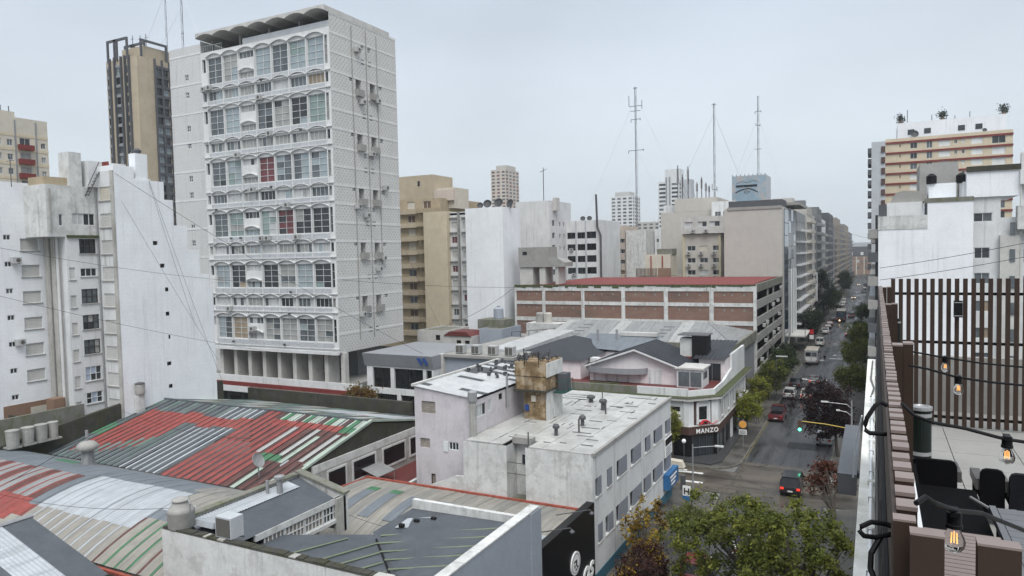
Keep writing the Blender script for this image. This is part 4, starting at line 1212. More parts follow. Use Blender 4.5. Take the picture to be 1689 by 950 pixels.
# sunroom and right-hand room
MB().box(-20.9, -17.9, 83.0, 86.5, 6.93, 9.1).build('sunroom_wall', MATS['paint_white_old'], mz)
MB().box(-21.1, -17.7, 82.8, 86.7, 9.1, 9.3).build('sunroom_roof', MATS['concrete_pale'], mz)
for x in (-20.7, -19.3): MB().box(x, x + 1.3, 82.95, 83.0, 7.1, 8.8).build('sunroom_pane', MATS['glass_mid'], mz)
MB().box(-17.9, -17.86, 83.5, 85.5, 7.9, 8.7).build('sunroom_side_pane', MATS['glass_mid'], mz)
MB().box(-19.5, -16.3, 88.5, 96, 6.93, 9.6).build('annex_wall', MATS['paint_pink'], mz)
for x in (-18.9, -17.85): MB().box(x, x + 1.0, 88.42, 88.5, 7.0, 9.1).build('annex_window', MATS['glass_dark'], mz)
corr_strip((-20.2, 88.0, 9.62), (-20.2, 97.5, 10.9), (1, 0, 0), 4.0, .5, .07).build('annex_roof', MATS['roof_dark'], mz)
tb = thing('tank_house', 'white block with tall black tank on the restaurant roof', 'tank', (-21, 91, 9.5))
MB().box(-22.2, -20.6, 90, 92, 6.95, 11.9).build('white_block', MATS['paint_white_dirty'], tb)
MB().box(-20.6, -18.8, 89.6, 92.4, 6.95, 12.3).build('tank_body', MATS['paint_black'], tb)
MB().box(-22.4, -18.6, 89.5, 92.6, 12.3, 12.4).build('tank_lid', MATS['steel_dark'], tb)
MB().box(-22.3, -20.5, 89.85, 90, 9.3, 9.6).build('red_sill', MATS['paint_red'], tb)
# left rear wing with slate-dark hip roof
lw = thing('slate_roof_wing', 'pink rear wing under a dark slate hip roof behind the water tower', 'building', (-38, 92, 0))
MB().box(-44, -33.5, 84, 99.5, 0, 9.3).build('wall', MATS['paint_pink'], lw)
MB().box(-33.5, -27.5, 93, 99.5, 0, 9.3).build('rear_wall', MATS['paint_pink'], lw)
A, B, C_, D = (-44.3, 83.6, 9.3), (-33.2, 83.6, 9.3), (-33.2, 100, 9.3), (-44.3, 100, 9.3); R1, R2 = (-38.7, 89.5, 11.2), (-38.7, 95, 11.2)
MB().quad(A, B, R1).quad(B, C_, R2, R1).quad(C_, D, R2).quad(D, A, R1, R2).build('hip_roof', MATS['roof_dark'], lw)
MB().quad((-38, 92.6, 9.9), (-27.2, 92.6, 9.35), (-27.2, 99.8, 11.0), (-38, 99.8, 11.0)).build('lean_to_roof', MATS['sheet_blue_grey'], lw)
MB().box(-33.45, -33.4, 86, 88.4, 8.1, 8.7).build('strip_window', MATS['glass_dark'], lw)
for x in (-32.2, -30.4): MB().box(x, x + 1.5, 92.9, 93.0, 7.4, 8.7).build('rear_window', MATS['glass_dark'], lw)
MB().box(-33.3, -32.2, 86.8, 87.9, 6.9, 9.3).build('chimney', MATS['paint_white_old'], lw)
for x, y in ((-35.5, 96), (-33.0, 97)): MB().tube([(x, y, 9.8), (x, y, 12)], .18, 8).build('flue', MATS['steel'], lw)
MB().box(-33, -27.6, 98.6, 99.6, 10.9, 11.4).build('duct', MATS['concrete_pale'], lw)
# ------------------------------------------------------------------ dark window building and the wall with air conditioners
dw = thing('dark_window_building', 'grey topped building with big black windows along the side street', 'building', (-57, 83, 0))
shell(dw, -62.6, -51.6, 77.6, 90, 0, 8.2, 'paint_white_old', roof='roof_grey', parapet=0, holes={'S': [(-61.6, 5.2, -58.6, 8.0), (-58.0, 5.2, -53.3, 8.0), (-52.8, 5.2, -51.9, 8.0), (-61.2, 1.6, -57.6, 4.4), (-57.0, 1.6, -52.0, 4.4)]}, depth=.4)
for a, b, c, d in [(-61.6, 5.2, -58.6, 8.0), (-58.0, 5.2, -53.3, 8.0), (-52.8, 5.2, -51.9, 8.0), (-61.2, 1.6, -57.6, 4.4), (-57.0, 1.6, -52.0, 4.4)]:
    win(dw, Face('S', 77.6), a, b, c, d, 2, 1, 'frame_dark', ['glass_black'], .32)
MB().prism([(77.5, 8.2), (77.0, 9.95), (90, 9.95), (90, 8.2)], (-62.9, -51.5), 'x').build('grey_fascia', MATS['paint_grey'], dw, True)
for i in range(2): MB().prism([(-53.9 + i * .8, 9.6), (-53.4 + i * .8, 9.0), (-53.0 + i * .8, 8.6), (-53.0 + i * .8, 9.1), (-53.4 + i * .8, 9.7)], (77.02, 77.08), 'y').build('blue_mark', M('mark_blue', (0.02, 0.06, 0.22), 0.5), dw, True)
bw = thing('blue_grey_building', 'pale blue grey wall topped by a row of air conditioners', 'building', (-46, 85, 0))
MB().box(-51.4, -41.2, 80.0, 100, 0, 9.6).build('wall', MATS['paint_bluegrey'], bw)
MB().box(-51.7, -40.8, 79.5, 100.2, 9.6, 9.95).build('roof_slab', MATS['concrete'], bw)
MB().box(-51.9, -51.2, 79.3, 80, 0, 10.0).build('pier', MATS['concrete_pale'], bw)
MB().prism([(84, 9.97), (104, 9.97), (104, 10.9), (84, 10.3)], (-46.8, -42.2), 'x').build('metal_strip_roof', MATS['roof_silver'], bw, True)
for i, x in enumerate((-49.3, -46.9, -44.4, -41.9)):
    a = thing('condenser_unit', ['leftmost', 'second from left', 'third from left', 'rightmost'][i] + ' white condenser box on the blue grey roof edge', 'air conditioner', (x, 81, 9.95), 'condensers on the blue grey roof')
    MB().box(x - .6, x + .6, 80.4, 81.4, 10.05, 11.2).build('casing', MATS['ac_white'], a)
    for s in (-.28, .28): MB().box(x + s - .23, x + s + .23, 80.36, 80.4, 10.15, 11.05).build('fan_grille', MATS['ac_grille'], a)
    MB().box(x - .55, x - .4, 80.5, 81.3, 9.95, 10.05).box(x + .4, x + .55, 80.5, 81.3, 9.95, 10.05).build('feet', MATS['steel_dark'], a)
# old houses and mossy walls behind the tower
def hut(name, label, x0, x1, y0, y1, z1, mat, wins=(), roof='concrete_mossy'):
    r = thing(name, label, 'house', ((x0 + x1) / 2, (y0 + y1) / 2, 0))
    hl = [(a, b, a + w, b + h) for a, b, w, h in wins]
    shell(r, x0, x1, y0, y1, 0, z1, mat, holes={'S': hl}, roof=roof, parapet=.15)
    for h in hl: win(r, Face('S', y0), *h, 1, 1, 'frame_brown', ['glass_black'], .12)
    return r
hut('plain_house', 'flat roofed stained cream house behind the tower, left of the red tiled one', -69.6, -64.1, 100, 108, 10.5, 'concrete_pale', [(-65.9, 8.9, .9, .9)])
h2 = hut('red_edged_house', 'stained cream house with a red tile edge behind the tower', -63.9, -58.2, 99, 107, 9.9, 'concrete_pale', [(-61.2, 8.2, .9, 1.0), (-59.6, 7.4, .9, 1.8)])
MB().prism([(-63.6, 9.9), (-58.3, 9.9), (-59.3, 10.6), (-62.4, 10.6)], (98.8, 103), 'y').build('red_tiles', MATS['red_tile'], h2, True)
h3 = hut('grey_sided_house', 'small house with a slate blue side wall below a blue tank', -58.0, -53.8, 101, 108, 11.0, 'paint_bluegrey')
MB().box(-60, -55, 104, 108, 10.6, 12.2).build('parapet_wall', MATS['concrete_mossy'], h3)
tk = thing('blue_water_tank', 'small blue grey water tank on the roof behind the condensers', 'tank', (-57, 106, 12.2))
MB().lathe([(.8, 0), (.85, .1), (.85, 1.7), (.5, 1.95)], (-57, 106, 12.2)).build('tank_body', MATS['paint_bluegrey'], tk)
MB().lathe([(.3, 0), (.3, .2), (.1, .25)], (-57, 106, 14.15)).build('lid', MATS['steel'], tk)
tag(centred(MB().box(-76, -55, 96.5, 96.9, 0, 8.0).build('mossy_wall', MATS['concrete_mossy'])), 'long mossy wall running behind the grey topped building', 'wall')
tag(centred(MB().box(-67.5, -64.6, 91, 94, 0, 8.6).build('brick_shed', MATS['brick_pale'])), 'red brick shed tucked under the corner of the tower', 'shed')
mb = MB()
for k in range(12): mb.tube([(-52 + k * .9, 101 + k * 1.3, 9.4), (-52 + k * .9, 101 + k * 1.3, 10.6)], .05)
mb.tube([(-52, 101, 10.6), (-42.1, 115.3, 10.6)], .05)
tag(centred(mb.build('roof_railing', MATS['steel_dark'])), 'dark pipe railing along the roofs before the garage', 'railing')
for i, (x, r) in enumerate(((-52.5, .7), (-50.9, .65))):
    tk = thing('garage_tank', ['left', 'right'][i] + ' pale cylinder of the tank pair in front of the brick garage', 'tank', (x, 113, 11), 'tank pair before the garage')
    MB().lathe([(r, 0), (r, 1.6), (r * .8, 1.75)], (x, 113, 11.0)).build('tank_body', MATS['tank_grey' if i == 0 else 'paint_beige'], tk)
tag(centred(MB().box(-54.5, -48.0, 111.5, 115, 0, 11.0).build('plant_room', MATS['paint_white_dirty'])), 'white plant room carrying two pale tanks before the garage', 'building')
# ------------------------------------------------------------------ white building with flat membrane roof on the near corner
wb = thing('white_corner_building', 'white three storey corner building with grey shutters and a flat pale roof', 'building', (-22, 55, 0))
WX, WY0, WY1, WZ = -17.0, 44.6, 65.1, 9.45
FE2, FS2 = Face('E', WX), Face('S', WY0)
ups = [(45.0, 46.2), (47.35, 48.4), (49.5, 51.9), (52.9, 55.6), (56.7, 58.3), (59.3, 62.1), (63.1, 64.9)]
los = [(45.4, 46.3), (46.9, 48.6), (49.2, 52.0), (52.5, 55.7), (56.2, 58.4), (58.9, 62.1), (62.6, 64.9)]
hl = [(a, 6.25, b, 7.55) for a, b in ups] + [(a, 2.95, b, 4.25) for a, b in los]
mb = MB(); FE2.wall(mb, WY0, 0.9, WY1, WZ - .25, hl, .28); Face('N', WY1).wall(mb, -27, 0, WX, WZ - .25)
mb.build('street_wall', MATS['paint_white_old'], wb)
for i, (a, z0, b, z1) in enumerate(hl):
    # each opening: one sliding grey shutter leaf covering most of it, dark pane behind
    f = .74 if (b - a) > 2 else (.8 if i % 2 else .62)
    place('window', frame_mesh(b - a - .01, z1 - z0 - .01, 2, 1, MATS['frame_grey']), wb, FE2.P((a + b) / 2, (z0 + z1) / 2, .22), FE2.rz)
    place('pane', pane_mesh(b - a - .02, z1 - z0 - .02, MATS['curtain_white']), wb, FE2.P((a + b) / 2, (z0 + z1) / 2, .22), FE2.rz)
    w = (b - a) * f
    MB().box(WX - .1, WX + .02, b - w, b - .01, z0 + .01, z1 - .01).build('shutter_leaf', MATS['shutter_blue'], wb)
    MB().box(WX - .02, WX + .06, a - .06, b + .06, z0 - .1, z0 - .01).build('sill', MATS['concrete_pale'], wb)
MB().box(WX - .05, WX + .05, WY0 + .02, WY1, 0, 1.0).build('blue_plinth', M('plinth_blue', (0.035, 0.12, 0.17), 0.6, 0.15, streak=0.3), wb)
MB().box(WX - .1, WX + .12, WY0 - .03, WY1 + .05, WZ - .26, WZ - .02).build('roof_gutter', MATS['concrete'], wb)
# end wall with light well
mb = MB()
FS2.wall(mb, -27.2, 3, -23.6, 9.3); FS2.wall(mb, -22.1, 3, WX, 9.3)
for x in (-23.6, -22.1):
    q = [(x, WY0, 4.5), (x, WY0 + 1.6, 4.5), (x, WY0 + 1.6, 9.3), (x, WY0, 9.3)]
    mb.quad(*q)
mb.quad((-23.6, WY0 + 1.6, 4.5), (-22.1, WY0 + 1.6, 4.5), (-22.1, WY0 + 1.6, 9.3), (-23.6, WY0 + 1.6, 9.3))
mb.build('end_wall', MATS['paint_white_dirty'], wb)
MB().quad((-23.6, WY0, 5.3), (-22.1, WY0, 5.3), (-22.1, WY0 + 1.6, 5.3), (-23.6, WY0 + 1.6, 5.3)).build('well_floor', MATS['concrete_mossy'], wb)
MB().box(-23.1, -22.35, WY0 + 1.52, WY0 + 1.6, 7.6, 8.3).build('well_window', MATS['glass_dark'], wb)
for z in (7.2, 6.4): MB().tube([(-23.6, WY0 + .1, z + .9), (-22.1, WY0 + .1, z + .88)], .03).build('bar', MATS['steel_dark'], wb)
MB().box(-23.62, -22.08, WY0 + 1.0, WY0 + 1.7, 9.25, 9.7).build('well_hood', MATS['concrete'], wb)
# ragged lower wall at the left
MB().prism([(-30.2, 3), (-27.2, 3), (-27.2, 9.1), (-27.25, 6.6), (-28.0, 6.55), (-28.9, 6.1), (-30.2, 5.6)], (WY0, WY0 + .25), 'y').build('ragged_wall', MATS['paint_white_dirty'], wb, True)
# roof in lapped membrane strips
x = -27.0
i = 0
while x < WX - .3:
    w = 1.03
    z = WZ - .10 + (0.012 if i % 2 else 0) + .05 * (WX - x) / 10
    x1 = min(x + w, WX - .06)
    mb = MB().box(x, x1 - .015, WY0 + (.02 if x > -22.1 or x1 < -23.6 else 1.72), WY1 - .02, z - .08, z)
    mb.build('membrane_strip', MATS['roof_membrane'], wb); x += w; i += 1
rr = random.Random(5)
mb = MB()
for k in range(46):
    px, py = rr.uniform(-26, -18), rr.uniform(46, 64)
    L, w = rr.uniform(.3, 1.6), rr.uniform(.02, .08)
    if rr.random() < .5: mb.box(px, px + w, py, py + L, WZ - .06, WZ - .03)
    else: mb.box(px, px + L, py, py + w, WZ - .06, WZ - .03)
for py in (61.2, 62.1, 63.0): mb.box(-26.5, -23.6, py, py + .06, WZ - .06, WZ - .02)
o = mb.build('membrane_seams', MATS['roof_felt'], wb); o['kind'] = 'stuff'
def vent(x, y, h, r, label, cap=True):
    v = thing('roof_vent', label, 'vent', (x, y, WZ - .1), 'vents on the pale membrane roof')
    MB().lathe([(r * 1.3, -.05), (r * 1.3, .05), (r, .08), (r, h)], (x, y, WZ - .1), 10).build('flue', MATS['steel_dark'], v)
    if cap:
        MB().lathe([(r * 1.05, 0), (r * 1.9, .05), (r * 1.9, .22), (r * 1.2, .34)], (x, y, WZ - .1 + h), 10).build('cowl', MATS['steel_dark'], v)
vent(-21.3, 48.3, .55, .14, 'short capped vent nearest the light well on the white roof')
vent(-20.1, 49.9, 1.05, .07, 'thin bare pipe beside the nearest vent on the white roof', False)
vent(-20.6, 51.9, .5, .15, 'second capped vent on the white roof before the long seam')
vent(-20.3, 56.5, 1.2, .07, 'tall thin pipe in the middle of the white roof', False)
vent(-21.0, 57.8, .65, .19, 'fat capped vent behind the tall pipe on the white roof')
vent(-23.1, 60.4, .35, .2, 'low square looking vent left of the fat vent on the white roof')
vent(-22.8, 62.6, .6, .05, 'tiny pipe farthest back on the white roof', False)
vent(-22.0, 44.95, 1.0, .05, 'thin pipe rising beside the light well of the white building', False)
sg = thing('clinic_sign', 'black and white projecting panel sign high on the white facade', 'sign', (-16.8, 63.9, 4.3))
MB().box(-16.95, -16.87, 62.6, 65.0, 4.3, 6.0).build('panel', MATS['letter_white'], sg)
MB().box(-16.87, -16.85, 62.65, 64.95, 5.35, 5.95).build('black_header', MATS['paint_black'], sg)
for k in range(4): MB().box(-16.87, -16.85, 62.9, 64.6 - .3 * (k % 2), 5.05 - .2 * k, 5.13 - .2 * k).build('text_line', MATS['paint_grey'], sg)
sb = thing('blue_shop_sign', 'bright blue shop sign box on the corner of the white building', 'sign', (-16.5, 64.0, 1.6))
MB().box(-16.98, -16.45, 62.2, 65.6, 1.5, 2.9).build('box', M('sign_blue', (0.025, 0.12, 0.28), 0.45, 0.05), sb)
for k in range(3): MB().box(-16.45, -16.43, 62.6 + .2 * k, 64.9 - .3 * k, 2.45 - .35 * k, 2.62 - .35 * k).build('text_line', MATS['letter_white'], sb)
# ------------------------------------------------------------------ lilac house behind
lh = thing('lilac_house', 'weathered lilac grey house with patched silver roof beside the water tower', 'house', (-29.7, 53, 0))
LX0, LX1, LY0, LY1 = -32.4, -27.05, 45.9, 60.0
FLS, FLE = Face('S', LY0), Face('E', LX1)
hS = [(-31.75, 10.75, -30.45, 11.7), (-31.95, 8.0, -31.05, 8.75), (-29.3, 8.05, -28.4, 8.7), (-31.0, 4.9, -30.6, 6.0)]
hE = [(46.1, 10.6, 47.9, 11.6), (48.2, 10.7, 48.8, 11.7), (50.0, 11.3, 50.6, 11.8)]
mb = MB(); FLS.wall(mb, LX0, 3.5, LX1, 12.2, hS, .15); FLE.wall(mb, LY0, 3.5, LY1, 12.0, hE, .15); Face('W', LX0).wall(mb, LY0, 3.5, LY1, 12.7)
Face('N', LY1).wall(mb, LX0, 3.5, LX1, 12.2)
mb.quad((LX0, LY0, 12.2), (LX1, LY0, 12.2), (LX1, LY0, 12.3), (LX0, LY0, 12.8))
mb.build('wall', MATS['paint_lilac'], lh)
for i in (0, 1): shut(lh, FLS, *hS[i], 'shutter_old', .1)
win(lh, FLS, *hS[2], 3, 1, 'frame_white', ['glass_dark'], .08); win(lh, FLS, *hS[3], 1, 1, 'frame_brown', ['shutter_old'], .08)
MB().box(-29.75, -29.35, LY0 - .06, LY0, 7.9, 8.7).build('open_leaf', MATS['frame_white'], lh)
win(lh, FLE, *hE[0], 3, 1, 'frame_white', ['glass_dark', 'curtain_white'], .08, True); win(lh, FLE, *hE[1], 1, 1, 'frame_white', ['curtain_white'], .08); win(lh, FLE, *hE[2], 1, 1, 'frame_dark', ['glass_black'], .08)
def lz(x): return 12.86 - .62 * (x - LX0) / (LX1 - LX0)
rr = random.Random(11)
y = LY0 - .15
while y < LY1:
    w = min(.74, LY1 - y + .1)
    cuts = sorted([LX0 - .1] + [rr.uniform(LX0 + .5, LX1 - .5) for _ in range(rr.randint(1, 3))] + [LX1 + .15])
    for a, b in zip(cuts[:-1], cuts[1:]):
        p = rr.random()
        far = (y - LY0) / (LY1 - LY0)
        mt_ = 'roof_felt' if p < (.15 + .5 * far) * (1.2 if a < -30 else .7) else 'roof_silver'
        h = rr.uniform(0, .02)
        MB().quad((a, y, lz(a) + h), (b, y, lz(b) + h), (b, y + w - .02, lz(b) + h + .025), (a, y + w - .02, lz(a) + h + .025)).build('roof_strip', MATS[mt_], lh)
    y += .74
MB().quad((LX0, LY0, 12.7), (LX1, LY0, 12.1), (LX1, LY1, 12.1), (LX0, LY1, 12.7)).build('roof_underlay', MATS['roof_felt'], lh)
MB().prism([(45.7, 12.82), (45.7, 13.02), (60.1, 13.02), (60.1, 12.82)], (LX0 - .15, LX0 + .12), 'x').build('verge', MATS['concrete_pale'], lh, True)
MB().tube([(-27.0, 45.75, 6), (-27.0, 45.75, 12.0)], .28, 10).build('flue_pipe', MATS['tank_grey'], lh)
MB().lathe([(.34, 0), (.36, .1), (.36, .75), (.2, .85)], (-27.0, 45.75, 12.0)).build('flue_cap', MATS['steel'], lh)
MB().tube([(-26.9, 51.2, 10.5), (-26.9, 51.2, 13.2)], .09).build('flue_pipe', MATS['steel'], lh)
rr = random.Random(21)
mb = MB()
for k in range(40):
    px, py = rr.uniform(-32.3, -28), rr.uniform(53, 59.8)
    mb.box(px, px + rr.uniform(.1, .3), py, py + rr.uniform(.1, .25), lz(px) + .02, lz(px) + rr.uniform(.1, .4))
o = mb.build('roof_weeds', MATS['roof_felt'], lh); o['kind'] = 'stuff'
# ------------------------------------------------------------------ rusty water tower block
M('tank_ochre', (0.24, 0.165, 0.085), 0.9, 0.55, vs_=1.3, streak=1.0, scol=(0.05, 0.033, 0.018), patch=0.5, pcol=(0.42, 0.37, 0.29), pscale=1.3, bump=.4, bscale=4, streak_lo=.44)
wt = thing('water_tower', 'stained ochre masonry water tank tower on the pale roof', 'water tower', (-25.0, 53.5, 9.3))
MB().box(-25.9, -23.85, 52.3, 55.4, 9.2, 11.9).build('base_block', MATS['tank_ochre'], wt)
MB().box(-23.9, -23.8, 52.25, 55.45, 9.2, 11.9).build('base_side', MATS['paint_white_dirty'], wt)
MB().box(-26.45, -23.75, 51.9, 55.2, 11.9, 13.0).build('tank_lower', MATS['tank_ochre'], wt)
MB().box(-26.5, -23.7, 51.85, 55.3, 13.05, 14.2).build('tank_upper', MATS['tank_ochre'], wt)
MB().box(-23.7, -23.62, 51.95, 55.2, 13.0, 14.15).build('tank_side', MATS['paint_white_dirty'], wt)
MB().box(-26.6, -23.62, 51.75, 55.4, 11.78, 11.92).build('ledge', MATS['wall_dark_moss'], wt)
MB().box(-25.2, -24.8, 52.2, 52.3, 10.9, 11.4).build('lamp_box', MATS['paint_cream_pale'], wt)
MB().box(-25.8, -25.45, 52.2, 52.3, 10.1, 10.6).build('blue_plate', MATS['mark_blue'] if 'mark_blue' in MATS else MATS['paint_grey'], wt)
mb = MB().box(-23.7, -22.7, 53.3, 55.3, 11.5, 11.6)
for y in (53.3, 54.3, 55.3): mb.tube([(-22.75, y, 11.6), (-22.75, y, 12.5)], .03)
mb.tube([(-22.75, 53.3, 12.5), (-22.75, 55.3, 12.5)], .03).tube([(-23.6, 53.3, 12.5), (-22.75, 53.3, 12.5)], .03)
mb.build('cat_platform', M('green_metal', (0.02, 0.07, 0.06), 0.5, 0.2), wt)
MB().box(-23.6, -22.9, 54.0, 55.2, 11.6, 13.0).build('side_tank', MATS['paint_grey_dark'], wt)
rr = random.Random(31)
mb = MB()
for k in range(26):
    px, py = rr.uniform(-26.4, -23.8), rr.uniform(52, 55.2)
    h = rr.uniform(.2, .7)
    mb.tube([(px, py, 14.2), (px + rr.uniform(-.15, .15), py, 14.2 + h)], .05, 5); mb.box(px - .14, px + .14, py - .1, py + .1, 14.15 + h * .5, 14.2 + h * .8)
o = mb.build('pigeons_and_pipes', MATS['steel_dark'], wt); o['kind'] = 'stuff'
MB().tube([(-25.6, 52, 12), (-25.6, 51.8, 15.3)], .05).build('pipe', MATS['rubber'], wt)
MB().tube([(-24.3, 52, 12), (-24.3, 51.8, 15.1)], .04).build('pipe', MATS['rubber'], wt)
# ------------------------------------------------------------------ corrugated sheds
def sheets(root, x0, x1, prof, picker, widths, amp=.05, seed=1, name='roof_sheet', pitch=.23):
    """sheets laid side by side along X; prof(t)->(y,z); picker(x,t,i)->material; equal materials are merged along the slope"""
    rr = random.Random(seed)
    x, i = x0, 0
    while x < x1 - .05:
        w = min(widths[i % len(widths)], x1 - x)
        n = 24
        mats = [picker(x + w / 2, (k + .5) / n, i, rr) for k in range(n)]
        k = 0
        while k < n:
            j = k
            while j < n and mats[j] == mats[k]: j += 1
            mb = MB()
            nc = max(2, int(round(w / (pitch / 2))))
            steps = range(k, j) if prof.curved else [None]
            ts = [q / n for q in range(k, j + 1)] if prof.curved else [k / n, j / n]
            lift = rr.uniform(0, .025)
            for ta, tb in zip(ts[:-1], ts[1:]):
                (ya, za), (yb, zb) = prof(ta), prof(min(1, tb + (.006 if tb == ts[-1] else 0)))
                for c in range(nc):
                    u, v = x + (w - .015) * c / nc, x + (w - .015) * (c + 1) / nc
                    hu, hv = lift + amp * (c % 2), lift + amp * ((c + 1) % 2)
                    mb.quad((u, ya, za + hu), (v, ya, za + hv), (v, yb, zb + hv), (u, yb, zb + hu))
            mb.build(name, MATS[mats[k]], root)
            k = j
        x += w; i += 1
class Prof:
    def __init__(s, pts, curved): s.p, s.curved = pts, curved
    def __call__(s, t):
        n = len(s.p) - 1; q = min(max(t, 0), 1) * n; k = min(int(q), n - 1); f = q - k
        a, b = s.p[k], s.p[k + 1]
        return a[0] + (b[0] - a[0]) * f, a[1] + (b[1] - a[1]) * f
rs_ = thing('red_shed', 'long gabled shed with patched red, slate and green corrugated roof', 'shed', (-52, 48, 0))
def pick_front(x, t, i, rr):
    tt = t + .025 * math.sin(x * .9)
    if x < -50.2:
        if t > .985 : return 'sheet_slate'
        if tt > .80: return ('sheet_white' if i % 2 and x > -54.5 else ('sheet_green_grey' if (i // 2) % 3 == 0 else 'sheet_slate'))
        if x > -60.5 and .66 < tt <= .80: return 'sheet_red_bright'
        if x < -63.6: return 'sheet_green_grey' if i % 2 else 'sheet_green' if .3 < tt < .5 else 'sheet_slate'
        d = (x + 63.6) / 7.0                           # diagonal edge of the red patch
        if tt > .12 + .30 * d and x < -57.0: return 'sheet_red_worn' if (i % 4 == 1 and tt < .5) else ('sheet_red' if i % 4 else 'sheet_red_bright')
        if x < -57.0 and tt > .05 + .2 * d: return 'sheet_red' if i % 2 else 'sheet_green_grey'
        if x < -55.5: return 'sheet_green_grey' if i % 2 else 'sheet_slate'
        return 'sheet_white' if i % 2 and tt < .64 else 'sheet_slate'
    if t > .86 and x > -48.2:
        return ['sheet_green', 'sheet_pale', 'sheet_green_pale', 'sheet_pale', 'sheet_brown', 'sheet_green_pale'][i % 6]
    if .80 < t <= .86 and x > -48.2: return 'sheet_green' if x > -40.2 else 'sheet_red_bright'
    if x > -45.5:
        pale = (i % 6 == 0)
        if pale and .40 < tt < .78: return 'sheet_pale'
        if i % 6 == 2 and .36 < tt < .74 and x > -43.4: return 'sheet_green_pale'
        if .33 < tt < .40 and x > -43.8: return 'sheet_green' if x < -41 else 'sheet_white' if x < -40.4 else 'sheet_red_worn'
        if x > -43.2: return 'sheet_brown' if i % 2 else ('sheet_green_pale' if tt < .25 and i % 6 == 0 else 'sheet_red_worn')
    return 'sheet_red_worn' if i % 2 else 'sheet_red'
sheets(rs_, -65.0, -38.35, Prof([(36.2, 6.35), (47.9, 9.0)], False), pick_front, (.60, .24), .06, 4)
def pick_rear(x, t, i, rr):
    if t > .45 and x > -50 and t < .8: return 'sheet_white' if (i % 5) else 'sheet_pale'
    return ['sheet_green_grey', 'sheet_green_pale', 'sheet_green_grey', 'sheet_grey', 'sheet_green_grey', 'sheet_slate', 'sheet_red_worn'][(i * 5 + int(t * 3)) % 7]
sheets(rs_, -65.0, -38.35, Prof([(47.9, 9.0), (59.6, 6.6)], False), pick_rear, (1.05, .9), .05, 6, pitch=.3)
gw = MB().prism([(36.2, 3), (59.6, 3), (59.6, 6.5), (47.9, 8.9), (36.2, 6.25)], (-38.6, -38.3), 'x'); gw.build('gable_wall', MATS['wall_dark_moss'], rs_, True)
MB().prism([(36.0, 6.28), (47.9, 9.0), (59.8, 6.6), (59.8, 6.78), (47.9, 9.2), (36.0, 6.45)], (-38.45, -38.2), 'x').build('verge', MATS['sheet_green_pale'], rs_, True)
MB().tube([(-65, 47.9, 9.06), (-38.3, 47.9, 9.06)], .1).build('ridge_cap', MATS['sheet_slate'], rs_)
MB().box(-65, -38.4, 35.9, 36.2, 6.15, 6.35).build('gutter', MATS['steel_dark'], rs_)
MB().box(-65, -38.6, 36.2, 36.4, 2, 6.2).build('front_wall', MATS['concrete'], rs_)
MB().box(-65, -38.6, 59.4, 59.6, 2, 6.5).build('rear_wall', MATS['concrete'], rs_)
# lower white band and windows of the gable end
MB().box(-38.3, -38.18, 40.5, 58.0, 6.55, 7.15).build('frieze', MATS['paint_white_dirty'], rs_)
MB().box(-38.3, -38.2, 40.5, 58.0, 3.0, 6.55).build('lower_wall', MATS['paint_grime'], rs_)
for a, b in ((42.2, 44.2), (45.2, 48.0), (49.2, 52.3), (53.2, 55.4)):
    f = MB().box(-38.2, -38.12, a - .15, b + .15, 4.55, 4.75).box(-38.2, -38.12, a - .15, b + .15, 6.25, 6.4).box(-38.2, -38.12, a - .15, a, 4.75, 6.25).box(-38.2, -38.12, b, b + .15, 4.75, 6.25)
    f = f.build('window', MATS['paint_white_dirty'], rs_)
    MB().box(-38.19, -38.15, a, b, 4.75, 6.25).build('pane', MATS['glass_black'], f)
sd = thing('satellite_dish', 'grey satellite dish at the lower edge of the red roof', 'satellite dish', (-41.0, 37.5, 6.6))
dm = MB().lathe([(.02, 0), (.27, .04), (.47, .12), (.57, .2), (.55, .22), (.45, .14), (.22, .06)], (0, 0, 0), 16)
Rm = Matrix.Rotation(RAD(62), 3, 'X')
dm.v = [tuple(Matrix.Rotation(RAD(95), 3, 'Z') @ (Rm @ Vector(v)) + Vector((-40.9, 37.6, 8.1))) for v in dm.v]
dm.build('dish', MATS['sheet_grey'], sd); MB().tube([(-41.0, 37.9, 6.5), (-40.95, 37.75, 8.0)], .05).build('mast', MATS['steel'], sd)
tag(centred(MB().box(-66.5, -43, 60.2, 60.6, 0, 7.9).build('overgrown_wall', MATS['wall_dark_moss'])), 'overgrown dark wall behind the red shed', 'wall')
tag(centred(MB().box(-43, -32.5, 62.0, 62.3, 0, 7.0).build('rear_yard_wall', MATS['wall_dark_moss'])), 'dark rear wall between the red shed and the lilac house', 'wall')
yd = MB().quad((-38.2, 44.9, 4.0), (-32.4, 44.9, 4.0), (-32.4, 61.9, 4.0), (-38.2, 61.9, 4.0)).build('courtyard', MATS['red_tile']); tag(yd, kind='structure')
aw = thing('courtyard_awning', 'small grey lean to awning in the courtyard beside the shed', 'awning', (-37.4, 47.5, 4))
MB().quad((-38.15, 46.2, 5.4), (-36.5, 46.2, 4.9), (-36.5, 48.6, 4.9), (-38.15, 48.6, 5.4)).build('awning_sheet', MATS['sheet_grey'], aw)
for y in (46.3, 48.5): MB().tube([(-36.55, y, 4), (-36.55, y, 4.9)], .04).build('post', MATS['steel'], aw)
tag(centred(MB().prism([(45.5, 4), (56, 4), (56, 5.2), (45.5, 4.8)], (-33.6, -33.3), 'x').build('courtyard_wall', MATS['paint_white_dirty'], None, True)), 'low whitewashed wall across the courtyard by the lilac house', 'wall')
